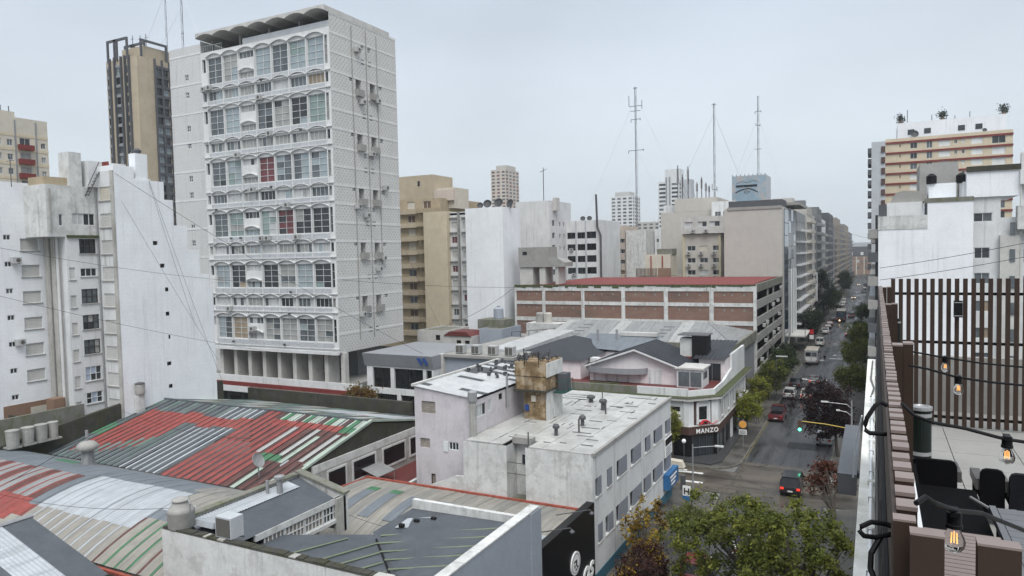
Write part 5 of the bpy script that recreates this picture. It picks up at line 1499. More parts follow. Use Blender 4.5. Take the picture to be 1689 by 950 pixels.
# barrel vaulted shed
bs_ = thing('barrel_shed', 'barrel vaulted shed with white, red striped and tan roof sheets', 'shed', (-52, 30, 0))
def arcprof(y0, z0, yc, zc, y1, z1, n=12):
    pts = []
    for i in range(n + 1):
        y = y0 + (y1 - y0) * i / n
        if y <= yc: z = zc - (zc - z0) * ((yc - y) / (yc - y0)) ** 2
        else: z = zc - (zc - z1) * ((y - yc) / (y1 - yc)) ** 2
        pts.append((y, z))
    return Prof(pts, True)
def pick_barrel(x, t, i, rr):
    narrow = i % 2 == 1
    if t > .86: return 'sheet_tan_grey' if i % 4 < 3 else 'sheet_green_grey'
    if t > .62: return ('sheet_green' if -58 < x < -55.6 and .7 < t < .8 else 'sheet_blue_grey') if x < -40.5 + 2 * math.sin(x) else 'sheet_tan_grey'
    if x < -51.0:
        if t < .10: return 'sheet_tan'
        if t < .16 + .10 * (x > -54): return 'sheet_red_bright' if x > -55 else ('sheet_red' if narrow else 'sheet_pale')
        if t > .56: return 'sheet_blue_grey'
        return 'sheet_red' if narrow else ('sheet_grey' if (i // 2) % 3 else 'sheet_red_worn')
    if x < -49.4: return 'sheet_blue_grey' if t > .2 else ('sheet_red_bright' if .14 < t else 'sheet_tan')
    if x < -40.2:
        if .19 < t < .58: return 'sheet_white'
        if t >= .58: return 'sheet_blue_grey'
        return 'sheet_white' if narrow else 'sheet_tan'
    if .30 < t < .36: return 'sheet_blue_grey'
    if .36 <= t < .44 and x < -37.5: return 'sheet_white'
    if t <= .30: return ('sheet_green' if (i // 2) % 4 else 'sheet_red_worn') if narrow else 'sheet_tan'
    return 'sheet_tan_grey' if narrow else 'sheet_tan'
sheets(bs_, -72.0, -33.45, arcprof(24.3, 6.0, 30.9, 7.75, 36.2, 6.2), pick_barrel, (.78, .2), .03, 9, pitch=.26)
MB().box(-72, -33.6, 24.5, 24.7, 2, 5.9).build('front_wall', MATS['concrete'], bs_)
MB().box(-72, -33.6, 36.0, 36.15, 2, 6.15).build('rear_wall', MATS['concrete'], bs_)
MB().box(-72, -33.5, 24.1, 24.3, 5.75, 5.9).build('gutter', MATS['rust'], bs_)
rv = thing('turbine_vent', 'mushroom topped roof ventilator on the barrel roof', 'vent', (-54.5, 33.4, 7.5))
MB().lathe([(.55, 0), (.5, .1), (.42, 1.0), (.42, 1.15)], (-54.5, 33.4, 7.4)).build('flue', MATS['sheet_grey'], rv)
mb = MB().lathe([(.45, 0), (.74, .12), (.76, .45), (.5, .7), (.15, .8)], (-54.5, 33.4, 8.5)); mb.smooth = True; mb.build('cowl', MATS['tank_grey'], rv)
MB().tube([(-54.5, 33.4, 9.3), (-54.5, 33.4, 10.1)], .12).build('spigot', MATS['steel'], rv)
# small gabled roof at the lower left
gl = thing('striped_gable_shed', 'grey and white striped corrugated gable roof in the lower left corner', 'shed', (-36, 18, 0))
rr = random.Random(2)
for k, (w, c) in enumerate(((1.5, 'roof_bitumen'), (1.7, 'sheet_galv'), (1.35, 'roof_bitumen'), (1.6, 'sheet_galv'), (1.3, 'roof_bitumen'), (1.7, 'sheet_galv'))):
    y1 = 22.3 - sum((1.5, 1.7, 1.35, 1.6, 1.3, 1.7)[:k])
    corr_strip((-35.2, y1 - w + .02, 7.0), (-41.9, y1 - w + .02, 9.0), (0, 1, 0), w, .22 if c == 'sheet_galv' else 9, .035 if c == 'sheet_galv' else .0).build('roof_sheet', MATS[c], gl)
MB().tube([(-41.9, 22.4, 9.03), (-41.9, 10, 9.03)], .14).build('ridge_cap', MATS['steel'], gl)
MB().prism([(-41.9, 3), (-35.3, 3), (-35.3, 6.9), (-41.9, 8.9)], (22.05, 22.2), 'y').build('end_wall', MATS['concrete'], gl, True)
MB().box(-35.5, -35.3, 10, 22.2, 3, 6.95).build('side_wall', MATS['concrete'], gl)
MB().box(-35.2, -33.5, 14, 24.1, 5.7, 5.85).build('valley_gutter', MATS['rust'], gl)
lr = thing('dark_lean_to', 'dark lean to roof edge at the very bottom left', 'shed', (-34, 15.5, 0))
MB().quad((-41, 16.9, 8.35), (-32.9, 17.6, 7.3), (-32.9, 10, 6.6), (-41, 10, 7.6)).build('roof_sheet', MATS['sheet_brown'], lr)
MB().tube([(-41, 16.9, 8.45), (-32.9, 17.6, 7.4)], .12).build('verge_pipe', MATS['tank_grey'], lr)
MB().quad((-37.6, 16.6, 8.02), (-36.3, 16.7, 7.86), (-36.3, 15.4, 7.7), (-37.6, 15.3, 7.86)).build('pale_patch', MATS['sheet_white'], lr)
MB().box(-41, -33.0, 10, 16.0, 3, 6.4).build('wall', MATS['concrete'], lr)
# ------------------------------------------------------------------ grey flat roofed shop
gs = thing('grey_shop', 'blue grey shop building with white parapet coping and bitumen roof', 'shop', (-25, 30, 0))
mb = MB()
Face('S', 24.2).wall(mb, -33.45, 0, -17.0, 9.0); Face('W', -33.45).wall(mb, 24.2, 0, 35.4, 7.6)
mb.build('near_wall', MATS['paint_white_dirty'], gs)
MB().box(-33.45, -17.6, 24.2, 24.55, 8.98, 9.08).build('near_coping', MATS['concrete_mossy'], gs)
rr = random.Random(8)
x = -33.3
while x < -17.8:
    w = rr.uniform(.2, .7)
    MB().box(x, x + w - .03, 24.17, 24.6, 9.06, 9.1 + rr.uniform(.0, .05)).build('coping_tile', MATS['wall_dark_moss' if rr.random() < .8 else 'paint_grime'], gs); x += w
MB().box(-17.35, -17.0, 24.2, 35.0, 0, 8.65).build('street_wall', MATS['paint_bluegrey'], gs)
MB().box(-17.36, -16.93, 34.75, 36.05, 0, 8.6).build('street_pier', MATS['paint_bluegrey'], gs)
for k in range(7): MB().box(-17.55, -16.97, 24.3 + 1.66 * k, 24.3 + 1.66 * k + 1.63, 8.65, 8.73).build('coping_slab', MATS['paint_white_dirty'], gs)
MB().box(-25.0, -17.4, 34.9, 35.2, 6.5, 8.3).build('rear_parapet', MATS['paint_white_dirty'], gs)
FD0, FD1 = (-24.4, 30.6, 7.5), (-18.6, 25.0, 7.5)
MB().quad((-33.3, 24.6, 8.0), (-18.6, 24.6, 7.5), FD1, FD0, (-24.9, 31.2, 7.5), (-29.8, 29.0, 7.5), (-33.3, 27.2, 7.6)).build('roof_slab', MATS['roof_bitumen'], gs)
MB().quad(FD0, FD1, (-17.4, 24.6, 7.9), (-17.4, 34.9, 7.9), (-25.0, 34.9, 7.75), (-25.2, 31.3, 7.55)).build('roof_slab', MATS['roof_bitumen'], gs)
MB().tube([(-24.4, 30.6, 7.53), (-18.6, 25.0, 7.53)], .06).build('fold_joint', MATS['rubber'], gs)
M('seam_green', (0.15, 0.18, 0.12), 0.7, 0.2)
for a, b in (((-24.4, 31.0), (-17.5, 34.4)), ((-23.9, 30.0), (-17.5, 33.1)), ((-23.0, 29.1), (-17.5, 31.8)), ((-22.1, 28.3), (-17.5, 30.5)), ((-21.2, 27.4), (-17.5, 29.2)), ((-20.2, 26.5), (-17.5, 27.9)), ((-19.3, 25.6), (-17.5, 26.5))):
    za, zb = 7.55 + (.35 * (a[0] + 24.4) / 7), 7.55 + .35 * (b[0] + 24.4) / 7
    MB().tube([(a[0], a[1], za + .04), (b[0], b[1], zb + .06)], .05, 4).build('roof_seam', MATS['seam_green'], gs)
for a, b in (((-26.4, 24.8), (-24.0, 30.1)), ((-25.2, 24.8), (-23.1, 29.2)), ((-24.0, 24.8), (-22.2, 28.3)), ((-22.8, 24.8), (-21.4, 27.5)), ((-21.6, 24.8), (-20.5, 26.7)), ((-28.0, 25.6), (-25.9, 30.0))):
    MB().tube([(a[0], a[1], 7.62), (b[0], b[1], 7.56)], .05, 4).build('roof_seam', MATS['seam_green'], gs)
MB().quad((-24.2, 32.0, 7.72), (-22.6, 32.6, 7.76), (-22.8, 34.2, 7.8), (-24.3, 33.4, 7.76)).build('white_patch', MATS['sheet_white'], gs)
for x, y in ((-24.0, 32.1), (-23.6, 33.0), (-22.9, 33.7)): MB().box(x, x + .3, y, y + .2, 7.74, 7.92).build('brick_weight', MATS['rubber'], gs)
# monitor roof with glazed side
mo = thing('monitor_roof', 'lean to skylight roof with a barred glass side on the shop', 'roof', (-31.5, 30, 7))
MB().quad((-33.2, 25.2, 8.95), (-29.7, 25.2, 8.2), (-29.7, 33.3, 8.2), (-33.2, 33.9, 8.95)).build('roof_slope', MATS['roof_bitumen'], mo)
corr_strip((-32.1, 25.3, 8.76), (-33.1, 25.3, 8.97), (0, 1, 0), 7.6, .2, .03).build('pale_sheet', MATS['sheet_galv'], mo)
MB().prism([(25.0, 6), (34.1, 6), (34.1, 9.1), (25.0, 9.1)], (-33.5, -33.2), 'x').build('ridge_wall', MATS['paint_white_dirty'], mo, True)
MB().prism([(25.0, 9.1), (34.1, 9.1), (34.1, 9.22), (25.0, 9.22)], (-33.6, -33.1), 'x').build('ridge_coping', MATS['concrete_mossy'], mo, True)
MB().prism([(-33.4, 6), (-29.5, 6), (-29.5, 8.35), (-33.4, 9.22)], (33.9, 34.3), 'y').build('end_wall', MATS['paint_white_dirty'], mo, True)
MB().prism([(-33.4, 9.2), (-29.4, 8.32), (-29.4, 8.45), (-33.4, 9.35)], (33.8, 34.4), 'y').build('end_coping', MATS['concrete_mossy'], mo, True)
MB().box(-29.85, -29.65, 27.0, 33.9, 7.85, 8.2).build('eave_beam', MATS['paint_white_dirty'], mo)
for k in range(4):
    y0 = 27.6 + 1.55 * k
    f = place('window', frame_mesh(1.5, .95, 5, 2, MATS['frame_white'], .06), mo, (-29.75, y0 + .78, 7.38), math.pi / 2)
    place('pane', pane_mesh(1.48, .93, MATS['shutter_old' if k < 3 else 'glass_dark']), f, (0, 0, 0), 0, True)
MB().box(-29.8, -29.5, 33.3, 34.1, 6, 8.2).build('corner_post', MATS['paint_grime'], mo)
MB().box(-29.9, -29.6, 24.8, 33.9, 6.7, 6.9).build('sill_beam', MATS['paint_white_dirty'], mo)
fl = thing('twin_flue', 'pair of short metal flues on the skylight ridge', 'flue', (-32.6, 31.0, 8.9))
MB().lathe([(.18, 0), (.18, .95), (.32, 1.0), (.32, 1.15), (.1, 1.2)], (-32.3, 31.4, 8.7)).build('flue', MATS['steel'], fl)
MB().tube([(-32.7, 30.8, 8.7), (-32.7, 30.8, 9.7)], .1).build('flue', MATS['steel'], fl)
wt2 = thing('cement_tank', 'stubby grey cement water tank on the corner of the white wall', 'tank', (-32.6, 24.75, 9.0))
mb = MB().lathe([(.62, 0), (.66, .08), (.68, .85), (.70, .9), (.60, 1.05), (.42, 1.28), (.40, 1.4), (.44, 1.42), (.44, 1.5), (.3, 1.52)], (-32.6, 24.75, 9.02), 20); mb.smooth = True
mb.build('tank_body', MATS['tank_grey'], wt2)
MB().tube([(-31.9, 24.75, 10.0), (-31.8, 24.7, 10.4), (-31.95, 24.7, 10.6)], .04).build('inlet_pipe', MATS['steel'], wt2)
MB().prism([(25.2, 9.02), (26.4, 8.7), (26.6, 9.0), (25.3, 9.3)], (-32.2, -30.8), 'x').build('scrap_sheet', MATS['sheet_galv'], wt2, True)
ab = thing('rooftop_condenser', 'boxy grey condenser unit standing on the white wall', 'air conditioner', (-29.0, 24.7, 9.0))
MB().box(-29.55, -28.45, 24.35, 25.15, 9.15, 10.2).build('casing', MATS['paint_grey_light'], ab)
MB().box(-29.48, -28.52, 24.32, 24.36, 9.22, 10.12).build('grille', MATS['ac_grille'], ab)
for y in (24.5, 25.0): MB().box(-29.5, -28.3, y - .04, y + .04, 9.08, 9.15).build('rail', MATS['steel_dark'], ab)
# tan vaulted shop with black sign front
ts = thing('tan_vault_shop', 'low shop with tan vaulted roof and black street sign', 'shop', (-26, 40, 0))
def pick_tan(x, t, i, rr): return 'sheet_tan' if i % 3 else 'sheet_tan_grey'
TP = Prof([(35.5, 4.15), (37.0, 4.75), (38.5, 5.15), (40, 5.42), (41.5, 5.55), (43, 5.52), (44.5, 5.4)], True)
sheets(ts, -36.2, -17.5, TP, pick_tan, (1.05,), .012, 3, pitch=.5)
for x in (-34.2, -32.1, -30.0, -27.7):
    mb = MB()
    for k in range(8):
        ta, tb = .30 + .40 * k / 8, .30 + .40 * (k + 1) / 8
        (ya, za), (yb, zb) = TP(ta), TP(tb)
        mb.quad((x, ya, za + .06), (x + .95, ya, za + .06), (x + .95, yb, zb + .06), (x, yb, zb + .06))
    mb.build('skylight_sheet', MATS['sheet_blue_grey'], ts)
    if x < -31:
        (ya, za), (yb, zb) = TP(.70), TP(.78)
        MB().quad((x, ya, za + .06), (x + .95, ya, za + .06), (x + .95, yb, zb + .06), (x, yb, zb + .06)).build('green_sheet', MATS['sheet_green'], ts)
MB().box(-36.3, -17.5, 44.4, 44.58, 5.35, 5.55).build('flashing', MATS['rust'], ts)
MB().tube([(-36.2, 35.6, 4.3), (-36.3, 38.5, 5.2), (-36.3, 41.5, 5.6), (-36.2, 44.4, 5.45)], .07).build('edge_flashing', MATS['rust'], ts)
MB().box(-36.2, -36.0, 35.6, 44.4, 0, 4.2).build('left_wall', MATS['concrete'], ts)
MB().box(-29.9, -24.9, 35.2, 35.5, 3.4, 4.55).build('gutter_wall', MATS['paint_white_dirty'], ts)
MB().prism([(36.05, 0), (44.6, 0), (44.6, 6.1), (36.05, 6.15)], (-17.5, -16.95), 'x').build('sign_fascia', MATS['paint_black'], ts, True)
MB().quad((-17.9, 36.05, 5.35), (-16.95, 36.05, 6.17), (-16.95, 44.6, 6.12), (-17.9, 44.6, 5.45)).build('fascia_back', MATS['paint_grey_dark'], ts)
for y in (38.6, 41.9):
    MB().tube([(-18.6, y, 5.9), (-16.2, y, 6.6), (-16.1, y, 6.45)], .035).build('sign_lamp_arm', MATS['steel_dark'], ts)
    MB().lathe([(.05, 0), (.16, .04), (.16, .1), (.06, .2)], (-16.1, y, 6.3), 8).build('sign_lamp', MATS['steel_dark'], ts)
MB().box(-18.4, -17.9, 38.6, 39.3, 5.5, 5.56).build('white_patch', MATS['sheet_white'], ts)
dg_ = MB()
dg_.prism([(41.0 + .75 * math.cos(t * math.pi / 14), 3.35 + .74 * math.sin(t * math.pi / 14)) for t in range(28)], (-16.95, -16.88), 'x')
dd = dg_.build('logo_disc', MATS['letter_white'], ts, True)
ring = MB()
for t in range(28):
    a, b = t * math.pi / 14, (t + 1) * math.pi / 14
    ring.quad(*[(-16.87, 41.0 + .75 * r * math.cos(q), 3.35 + .74 * r * math.sin(q)) for q, r in ((a, .78), (b, .78), (b, .83), (a, .83))])
ring.build('logo_ring', MATS['letter_black'], dd)
face = MB()
for y, z, w, h in ((40.85, 3.5, .3, .1), (41.1, 3.35, .16, .4), (40.8, 3.2, .12, .22), (41.25, 3.05, .2, .12), (41.0, 2.95, .25, .08)):
    face.box(-16.88, -16.86, y - w / 2, y + w / 2, z - h / 2, z + h / 2)
o = face.build('logo_figure', MATS['letter_black'], dd); o['kind'] = 'stuff'
lettering('os', (-16.93, 43.15, 1.35), 2.1, 'letter_white', math.pi / 2, .05, ts, shear=.25, bold=.04)
# ------------------------------------------------------------------ buildings of the middle distance and the skyline
def bg(name, label, x0, x1, y0, y1, z1, mat, S=(), E=(), cat='building', group=None, frame='frame_white', panes=('glass_dark', 'glass_dark', 'glass_mid', 'curtain_grey'), roof='roof_grey', shutp=.15, simple=False, z0=0, par=.6):
    """block with window grids; S / E entries: (list of u, width, height, first z, storey, count)"""
    r = thing(name, label, cat, ((x0 + x1) / 2, (y0 + y1) / 2, z0), group)
    H = {}
    for s, g in (('S', S), ('E', E)):
        H[s] = [(u, za + dz * k, u + w, za + dz * k + h) for us, w, h, za, dz, n in g for k in range(n) for u in us if za + dz * k + h < z1 - .3]
    shell(r, x0, x1, y0, y1, z0, z1, mat, holes=H, roof=roof, parapet=par)
    for s, c in (('S', y0), ('E', x1)):
        F = Face(s, c)
        for h in H[s]:
            if simple:
                place('window', pane_mesh(h[2] - h[0], h[3] - h[1], MATS[random.choice(panes)]), r, F.P((h[0] + h[2]) / 2, (h[1] + h[3]) / 2, .12), F.rz)
            elif random.random() < shutp: shut(r, F, *h, 'shutter_cream')
            else: win(r, F, *h, 2, 1, frame, panes)
    return r
def R_(a, b, n): return [a + (b - a) * i / max(1, n - 1) for i in range(n)]
# ochre balcony block and its penthouse
ob = bg('ochre_block', 'ochre apartment block with stacked balconies right of the white tower', -96, -79.5, 123.5, 140, 35.0, 'paint_ochre',
        S=[([-87.6, -83.6], 1.9, 1.5, 7.6, 2.82, 10)], panes=('glass_dark', 'glass_mid', 'shutter_brown'), shutp=.3)
for k in range(10):
    z = 7.0 + 2.82 * k
    MB().box(-89.5, -84.8, 122.6, 123.5, z - .5, z + .45).build('balcony', MATS['paint_tan'], ob)
    MB().box(-84.4, -79.6, 122.0, 123.5, z - .35, z + .55).build('balcony', MATS['paint_ochre'], ob)
MB().box(-92, -82.8, 126, 134, 35, 40.2).build('penthouse', MATS['paint_tan'], ob)
MB().box(-86.5, -86.0, 125.9, 126, 38, 39).build('vent', MATS['glass_black'], ob)
MB().box(-83, -78.2, 127, 133, 33, 37.3).build('penthouse_wing', MATS['paint_cream_pale'], ob)
MB().box(-84.5, -77.9, 126.3, 127, 34.6, 36.8).build('penthouse_balcony', MATS['paint_beige_pink'], ob)
MB().box(-82.4, -80.9, 126.9, 127, 33.2, 34.4).build('penthouse_window', MATS['shutter_white'], ob)
# cream blind wall block with a windowed light well
cb_ = bg('cream_blind_block', 'block with a plain cream blind wall and grey light well windows', -80.2, -74.7, 118.4, 132, 31.8, 'paint_cream')
lwf = Face('S', 119.6)
hlw = [(x, 8.4 + 2.85 * k, x + 1.25, 9.7 + 2.85 * k) for k in range(8) for x in (-74.4, -71.9)]
mb = MB(); lwf.wall(mb, -74.7, 0, -70.2, 31.6, hlw, .15); mb.build('light_well_wall', MATS['paint_white_old'], cb_)
for h in hlw:
    if random.random() < .5: shut(cb_, lwf, *h, 'shutter_grey')
    else: win(cb_, lwf, *h, 2, 1, 'frame_white', ['glass_dark', 'glass_mid', 'curtain_red'])
for k in range(9): MB().box(-74.7, -73.0, 119.2, 119.6, 7.6 + 2.85 * k, 7.75 + 2.85 * k).build('slab_edge', MATS['concrete'], cb_); MB().box(-72.1, -70.3, 119.2, 119.6, 7.6 + 2.85 * k, 7.75 + 2.85 * k).build('slab_edge', MATS['concrete'], cb_)
MB().box(-72.75, -72.45, 119.0, 119.6, 5, 31.6).build('downpipe', MATS['concrete'], cb_)
MB().box(-74.7, -70.2, 119.6, 132, 31.0, 31.4).build('light_well_roof', MATS['roof_grey'], cb_)
wbk = bg('white_blind_block', 'white blind walled block with satellite dishes on its roof', -70.0, -61.9, 117.6, 124.8, 32.0, 'paint_white')
M('dish_grey', (0.045, 0.047, 0.05), 0.5, 0.1)
def dish(x, y, z, r, label, tilt=55, rot=20, root=None, group='roof satellite dishes'):
    r *= .68
    sd = thing('roof_dish', label, 'satellite dish', (x, y, z), group)
    dm = MB().lathe([(.05 * r, 0), (.5 * r, .08 * r), (r, .3 * r), (.97 * r, .33 * r), (.5 * r, .12 * r)], (0, 0, 0), 16)
    Q = Matrix.Rotation(RAD(rot), 3, 'Z') @ Matrix.Rotation(RAD(tilt), 3, 'X')
    dm.v = [tuple(Q @ Vector(v) + Vector((x, y, z + r * 1.1))) for v in dm.v]
    dm.build('dish', MATS['dish_grey'], sd)
    MB().tube([(x, y, z), (x, y, z + r * 1.1)], .08).build('mast', MATS['steel_dark'], sd)
dish(-67.2, 118.6, 31.8, .9, 'small dark dish leftmost on the white blind block', 70)
dish(-65.6, 118.6, 31.8, 1.2, 'second dark dish from the left on the white blind block', 70)
dish(-63.2, 118.6, 31.8, 1.3, 'largest dark dish near the middle of the white blind block', 70, 10)
dish(-60.4 - 1.3, 120.5, 31.8, 1.2, 'dark dish at the right corner of the white blind block', 70, -10)
w2 = bg('white_antenna_block', 'tall white block with one thin aerial and windows on its right side', -75.5, -66.8, 150, 163, 35.3, 'paint_white_old', E=[([151.4], 1.6, 1.4, 18, 2.85, 5), ([155.5, 158], .9, 1.1, 18, 2.85, 5)], panes=('glass_black', 'glass_dark'), shutp=.1)
MB().tube([(-68.6, 151, 35), (-68.6, 151, 43)], .09).tube([(-69.5, 151, 42), (-67.7, 151, 42.6)], .06).build('aerial', MATS['steel_dark'], w2)
MB().box(-66.8, -65.9, 152, 154, 33, 36).build('corner_turret', MATS['concrete_pale'], w2)
w3 = bg('white_strip_block', 'white block with rows of dark wide windows and piers', -67.4, -58.2, 160, 175, 30.8, 'paint_white_old', S=[([-66.6, -64.0], 2.1, 1.5, 15.2, 2.83, 5), ([-61.6], 2.4, 1.6, 15.2, 2.83, 5)], panes=('glass_black', 'glass_dark'), shutp=.12, frame='frame_dark')
for x in (-64.3, -61.8): MB().box(x - .12, x + .12, 159.75, 160, 5, 30.8).build('pier', MATS['paint_grey_light'], w3)
ac_unit(w3, (-65.5, 160, 23.6)); ac_unit(w3, (-65, 160, 17.6))
dish(-62.9, 161, 30.6, .9, 'left dish of the pair on the strip windowed white block', 70)
dish(-61.2, 161, 30.6, .9, 'right dish of the pair on the strip windowed white block', 70)
ck = MB().tube([(-57.9, 159.5, 15), (-57.9, 159.5, 27.2), (-58.7, 159.5, 29.2), (-58.9, 159.5, 36.8)], .27, 8)
tag(centred(ck.build('black_flue', MATS['steel_dark'])), 'tall black kinked flue climbing the white strip windowed block', 'flue')
b1 = bg('beige_window_block', 'narrow beige block with columns of small brown shuttered windows', -63.8, -57.9, 176.5, 190, 29.9, 'paint_beige_pink', S=[([-62.9], .9, 1.0, 14.6, 2.7, 5), ([-61.3], 1.3, 1.1, 14.6, 2.7, 5), ([-60.0 + .6], 1.9, 1.1, 14.6, 2.7, 5)], panes=('shutter_brown', 'glass_dark'), shutp=0)
bg('stained_white_block', 'white blank block with heavy dark rain stains at its top', -57.7, -52.3, 178, 190, 28.6, 'paint_white_dirty')
bg('slim_white_block', 'slim white block with two small windows beside the beige hotel', -52.1, -50.3, 185, 195, 28.8, 'paint_white_old', S=[([-51.6], .7, 1.0, 17, 2.8, 4)])
bb = bg('beige_blank_block', 'large blank beige block crowned with radio masts', -50.6, -33.8, 186, 205, 33.2, 'paint_beige', roof='roof_grey')
MB().box(-46.9, -36.0, 186.02 - .05, 204.9, 33.2, 36.6).build('upper_wall', MATS['paint_beige'], bb)
MB().box(-50.4, -47.2, 188, 194, 33.2, 35.2).build('roof_hut', MATS['paint_white_old'], bb)
bg('white_stair_block', 'white stair block with a blue window right of the beige hotel', -36.8, -31.0, 183, 186, 35.2, 'paint_white_old', S=[([-36.0, -34.0], 1.5, 1.3, 31.4, 3, 1), ([-31.9], .8, 2.2, 13, 3.9, 5)], panes=('glass_dark', 'glass_mid'))
ho = bg('beige_hotel', 'beige hotel block with three window columns and air conditioners', -41.0, -32.1, 170, 183, 26.9, 'paint_beige', S=[([-39.9, -37.0, -34.0], 1.9, 1.15, 14.4, 2.86, 5)], panes=('glass_dark', 'glass_dark', 'curtain_white'), shutp=.05)
hu_ = [(-40.3, 28.6, -38.4, 29.8), (-37.3, 28.6, -35.2, 29.8), (-34.6, 28.6, -32.2, 29.8)]
mb = MB(); Face('S', 169.3).wall(mb, -41.4, 27.0, -31.3, 31.0, hu_, .3); Face('E', -31.3).wall(mb, 169.3, 27, 183, 31.0); Face('W', -41.4).wall(mb, 169.3, 27, 183, 31.0)
mb.quad((-41.4, 169.3, 27), (-41.4, 183, 27), (-31.3, 183, 27), (-31.3, 169.3, 27)); mb.quad((-41.4, 169.3, 30.8), (-31.3, 169.3, 30.8), (-31.3, 183, 30.8), (-41.4, 183, 30.8))
mb.build('upper_wall', MATS['concrete_pale'], ho)
for h in hu_: win(ho, Face('S', 169.3), *h, 2, 1, 'frame_white', ['glass_dark', 'curtain_white'], .2, True)
for x in (-41.0, -32.6): MB().box(x, x + .5, 169.8, 170, 0, 27).build('yellow_pilaster', MATS['paint_yellow'], ho)
for k in range(4):
    for x in (-39.6, -36.7, -33.7): ac_unit(ho, (x, 170, 13.5 + 2.86 * k), 0, 1.15)
for x in (-38.4, -35.4): ac_unit(ho, (x, 169.3, 27.2), 0, 1.2)
tr = bg('brown_terrace_house', 'low house with brown railing terrace and cream upper rooms', -49.5, -41.2, 160, 170, 17.3, 'paint_beige_pink', S=[([-48.6, -46.5, -43.6], 1.4, 1.2, 15.0, 3, 1)], panes=('glass_dark', 'shutter_white'), shutp=.3)
for k in range(16): MB().box(-49.5 + .32 * k, -49.32 + .32 * k, 159.8, 159.9, 17.3, 19.2).build('railing_slat', MATS['shutter_brown'], tr)
MB().box(-44.3, -41.3, 159.75, 159.95, 17.2, 19.2).build('brown_panel', MATS['brown_base'], tr)
MB().box(-48.2, -42.2, 163, 169, 17.3, 22.3).build('upper_room', MATS['paint_cream_pale'], tr)
for x in (-46.9, -44.2): MB().box(x, x + .25, 162.8, 163, 17.4, 22).build('pipe', MATS['rust'], tr)
MB().box(-45.6, -42.0, 164, 168, 22.3, 23.6).build('roof_tank_room', MATS['concrete_mossy'], tr)
# distant towers
def tower_far(name, label, x0, x1, y0, y1, z1, mat, n, cols, ecols, band='paint_white_old', panes=('glass_mid', 'glass_dark')):
    dz = 2.9
    r = bg(name, label, x0, x1, y0, y1, z1, mat, S=[(R_(x0 + .8, x1 - .8 - (x1 - x0) / cols * .6, cols), (x1 - x0) / cols * .6, 1.5, z1 - dz * n, dz, n)] if cols else [],
           E=[(R_(y0 + .8, y1 - .8 - (y1 - y0) / ecols * .62, ecols), (y1 - y0) / ecols * .62, 1.6, z1 - dz * n, dz, n)] if ecols else [], simple=True, panes=panes, cat='tower')
    return r
t1 = tower_far('brown_far_tower', 'far beige brown tower with windowed right side on the skyline', -291, -277, 533, 558, 95, 'paint_beige_pink', 13, 3, 4, panes=('glass_dark', 'curtain_red', 'glass_mid'))
MB().box(-287, -276.9, 535, 552, 95, 98.5).build('roof_room', MATS['paint_beige'], t1)
t2 = tower_far('white_far_tower', 'far white tower with dark balcony strips left of the tall mast', -199, -180, 575, 596, 70, 'paint_white_old', 14, 4, 4)
MB().box(-196, -183, 577, 590, 70, 73.5).build('roof_room', MATS['concrete_pale'], t2)
t3 = tower_far('stepped_far_tower', 'far pale stepped tower behind the radio masts', -137, -122, 497, 512, 72, 'paint_white_old', 16, 2, 2)
MB().box(-132.5, -121.8, 499, 510, 72, 80.5).build('upper_block', MATS['paint_white_old'], t3)
MB().box(-122.0, -114.5, 501, 510, 0, 73).build('side_block', MATS['paint_grey_light'], t3)
for x in (-131.0, -128.6): MB().box(x - .5, x + .5, 496.6, 497, 40, 75).build('dark_strip', MATS['paint_grey'], t3)
t5 = tower_far('low_far_block', 'low far block seen between the stained white block and the beige one', -180, -160, 585, 600, 48, 'paint_beige_grey', 7, 4, 0)
# wrapped tower with painted face
M('wrap_blue', (0.24, 0.33, 0.40), 0.6, 0.2, vs_=0.12, patch=0.7, pcol=(0.42, 0.36, 0.32), pscale=0.16)
pt = thing('painted_tower', 'tower top wrapped in a pale blue painted banner with dark arcs', 'tower', (-47.7, 322, 0))
shell(pt, -54.7, -40.8, 315, 330, 0, 54.3, 'paint_grey_light')
for k in range(8): MB().box(-54.7 + 1.735 * k, -54.7 + 1.735 * k + 1.7, 314.9, 315, 40, 54.2).build('banner_panel', MATS['wrap_blue'], pt)
mb = MB(); mb.tube([(-53.2, 314.85, 47.2), (-51, 314.85, 48.4), (-48, 314.85, 48.9), (-46, 314.85, 48.3), (-44.2, 314.85, 47.2)], .22, 5); mb.build('painted_arc', MATS['paint_black'], pt)
mb = MB(); mb.tube([(-52.8, 314.85, 51.2), (-50.5, 314.85, 52.2), (-48.2, 314.85, 51.4), (-46, 314.85, 52.4), (-44, 314.85, 51.6)], .14, 5); mb.build('painted_arc', MATS['paint_grey'], pt)
mb = MB(); mb.tube([(-49.8, 314.85, 47.4), (-48.6, 314.85, 46.8), (-47.4, 314.85, 47.4), (-48.6, 314.85, 48.0), (-49.8, 314.85, 47.4)], .12, 5); mb.build('painted_ring', MATS['paint_grey_dark'], pt)
MB().box(-53.0, -44.4, 314.8, 314.88, 49.5, 50.4).build('painted_bar', MATS['paint_black'], pt)
for x in R_(-54.4, -41.2, 9): MB().box(x - .12, x + .12, 315, 315.3, 54.2, 54.9).build('roof_fixing', MATS['steel_dark'], pt)
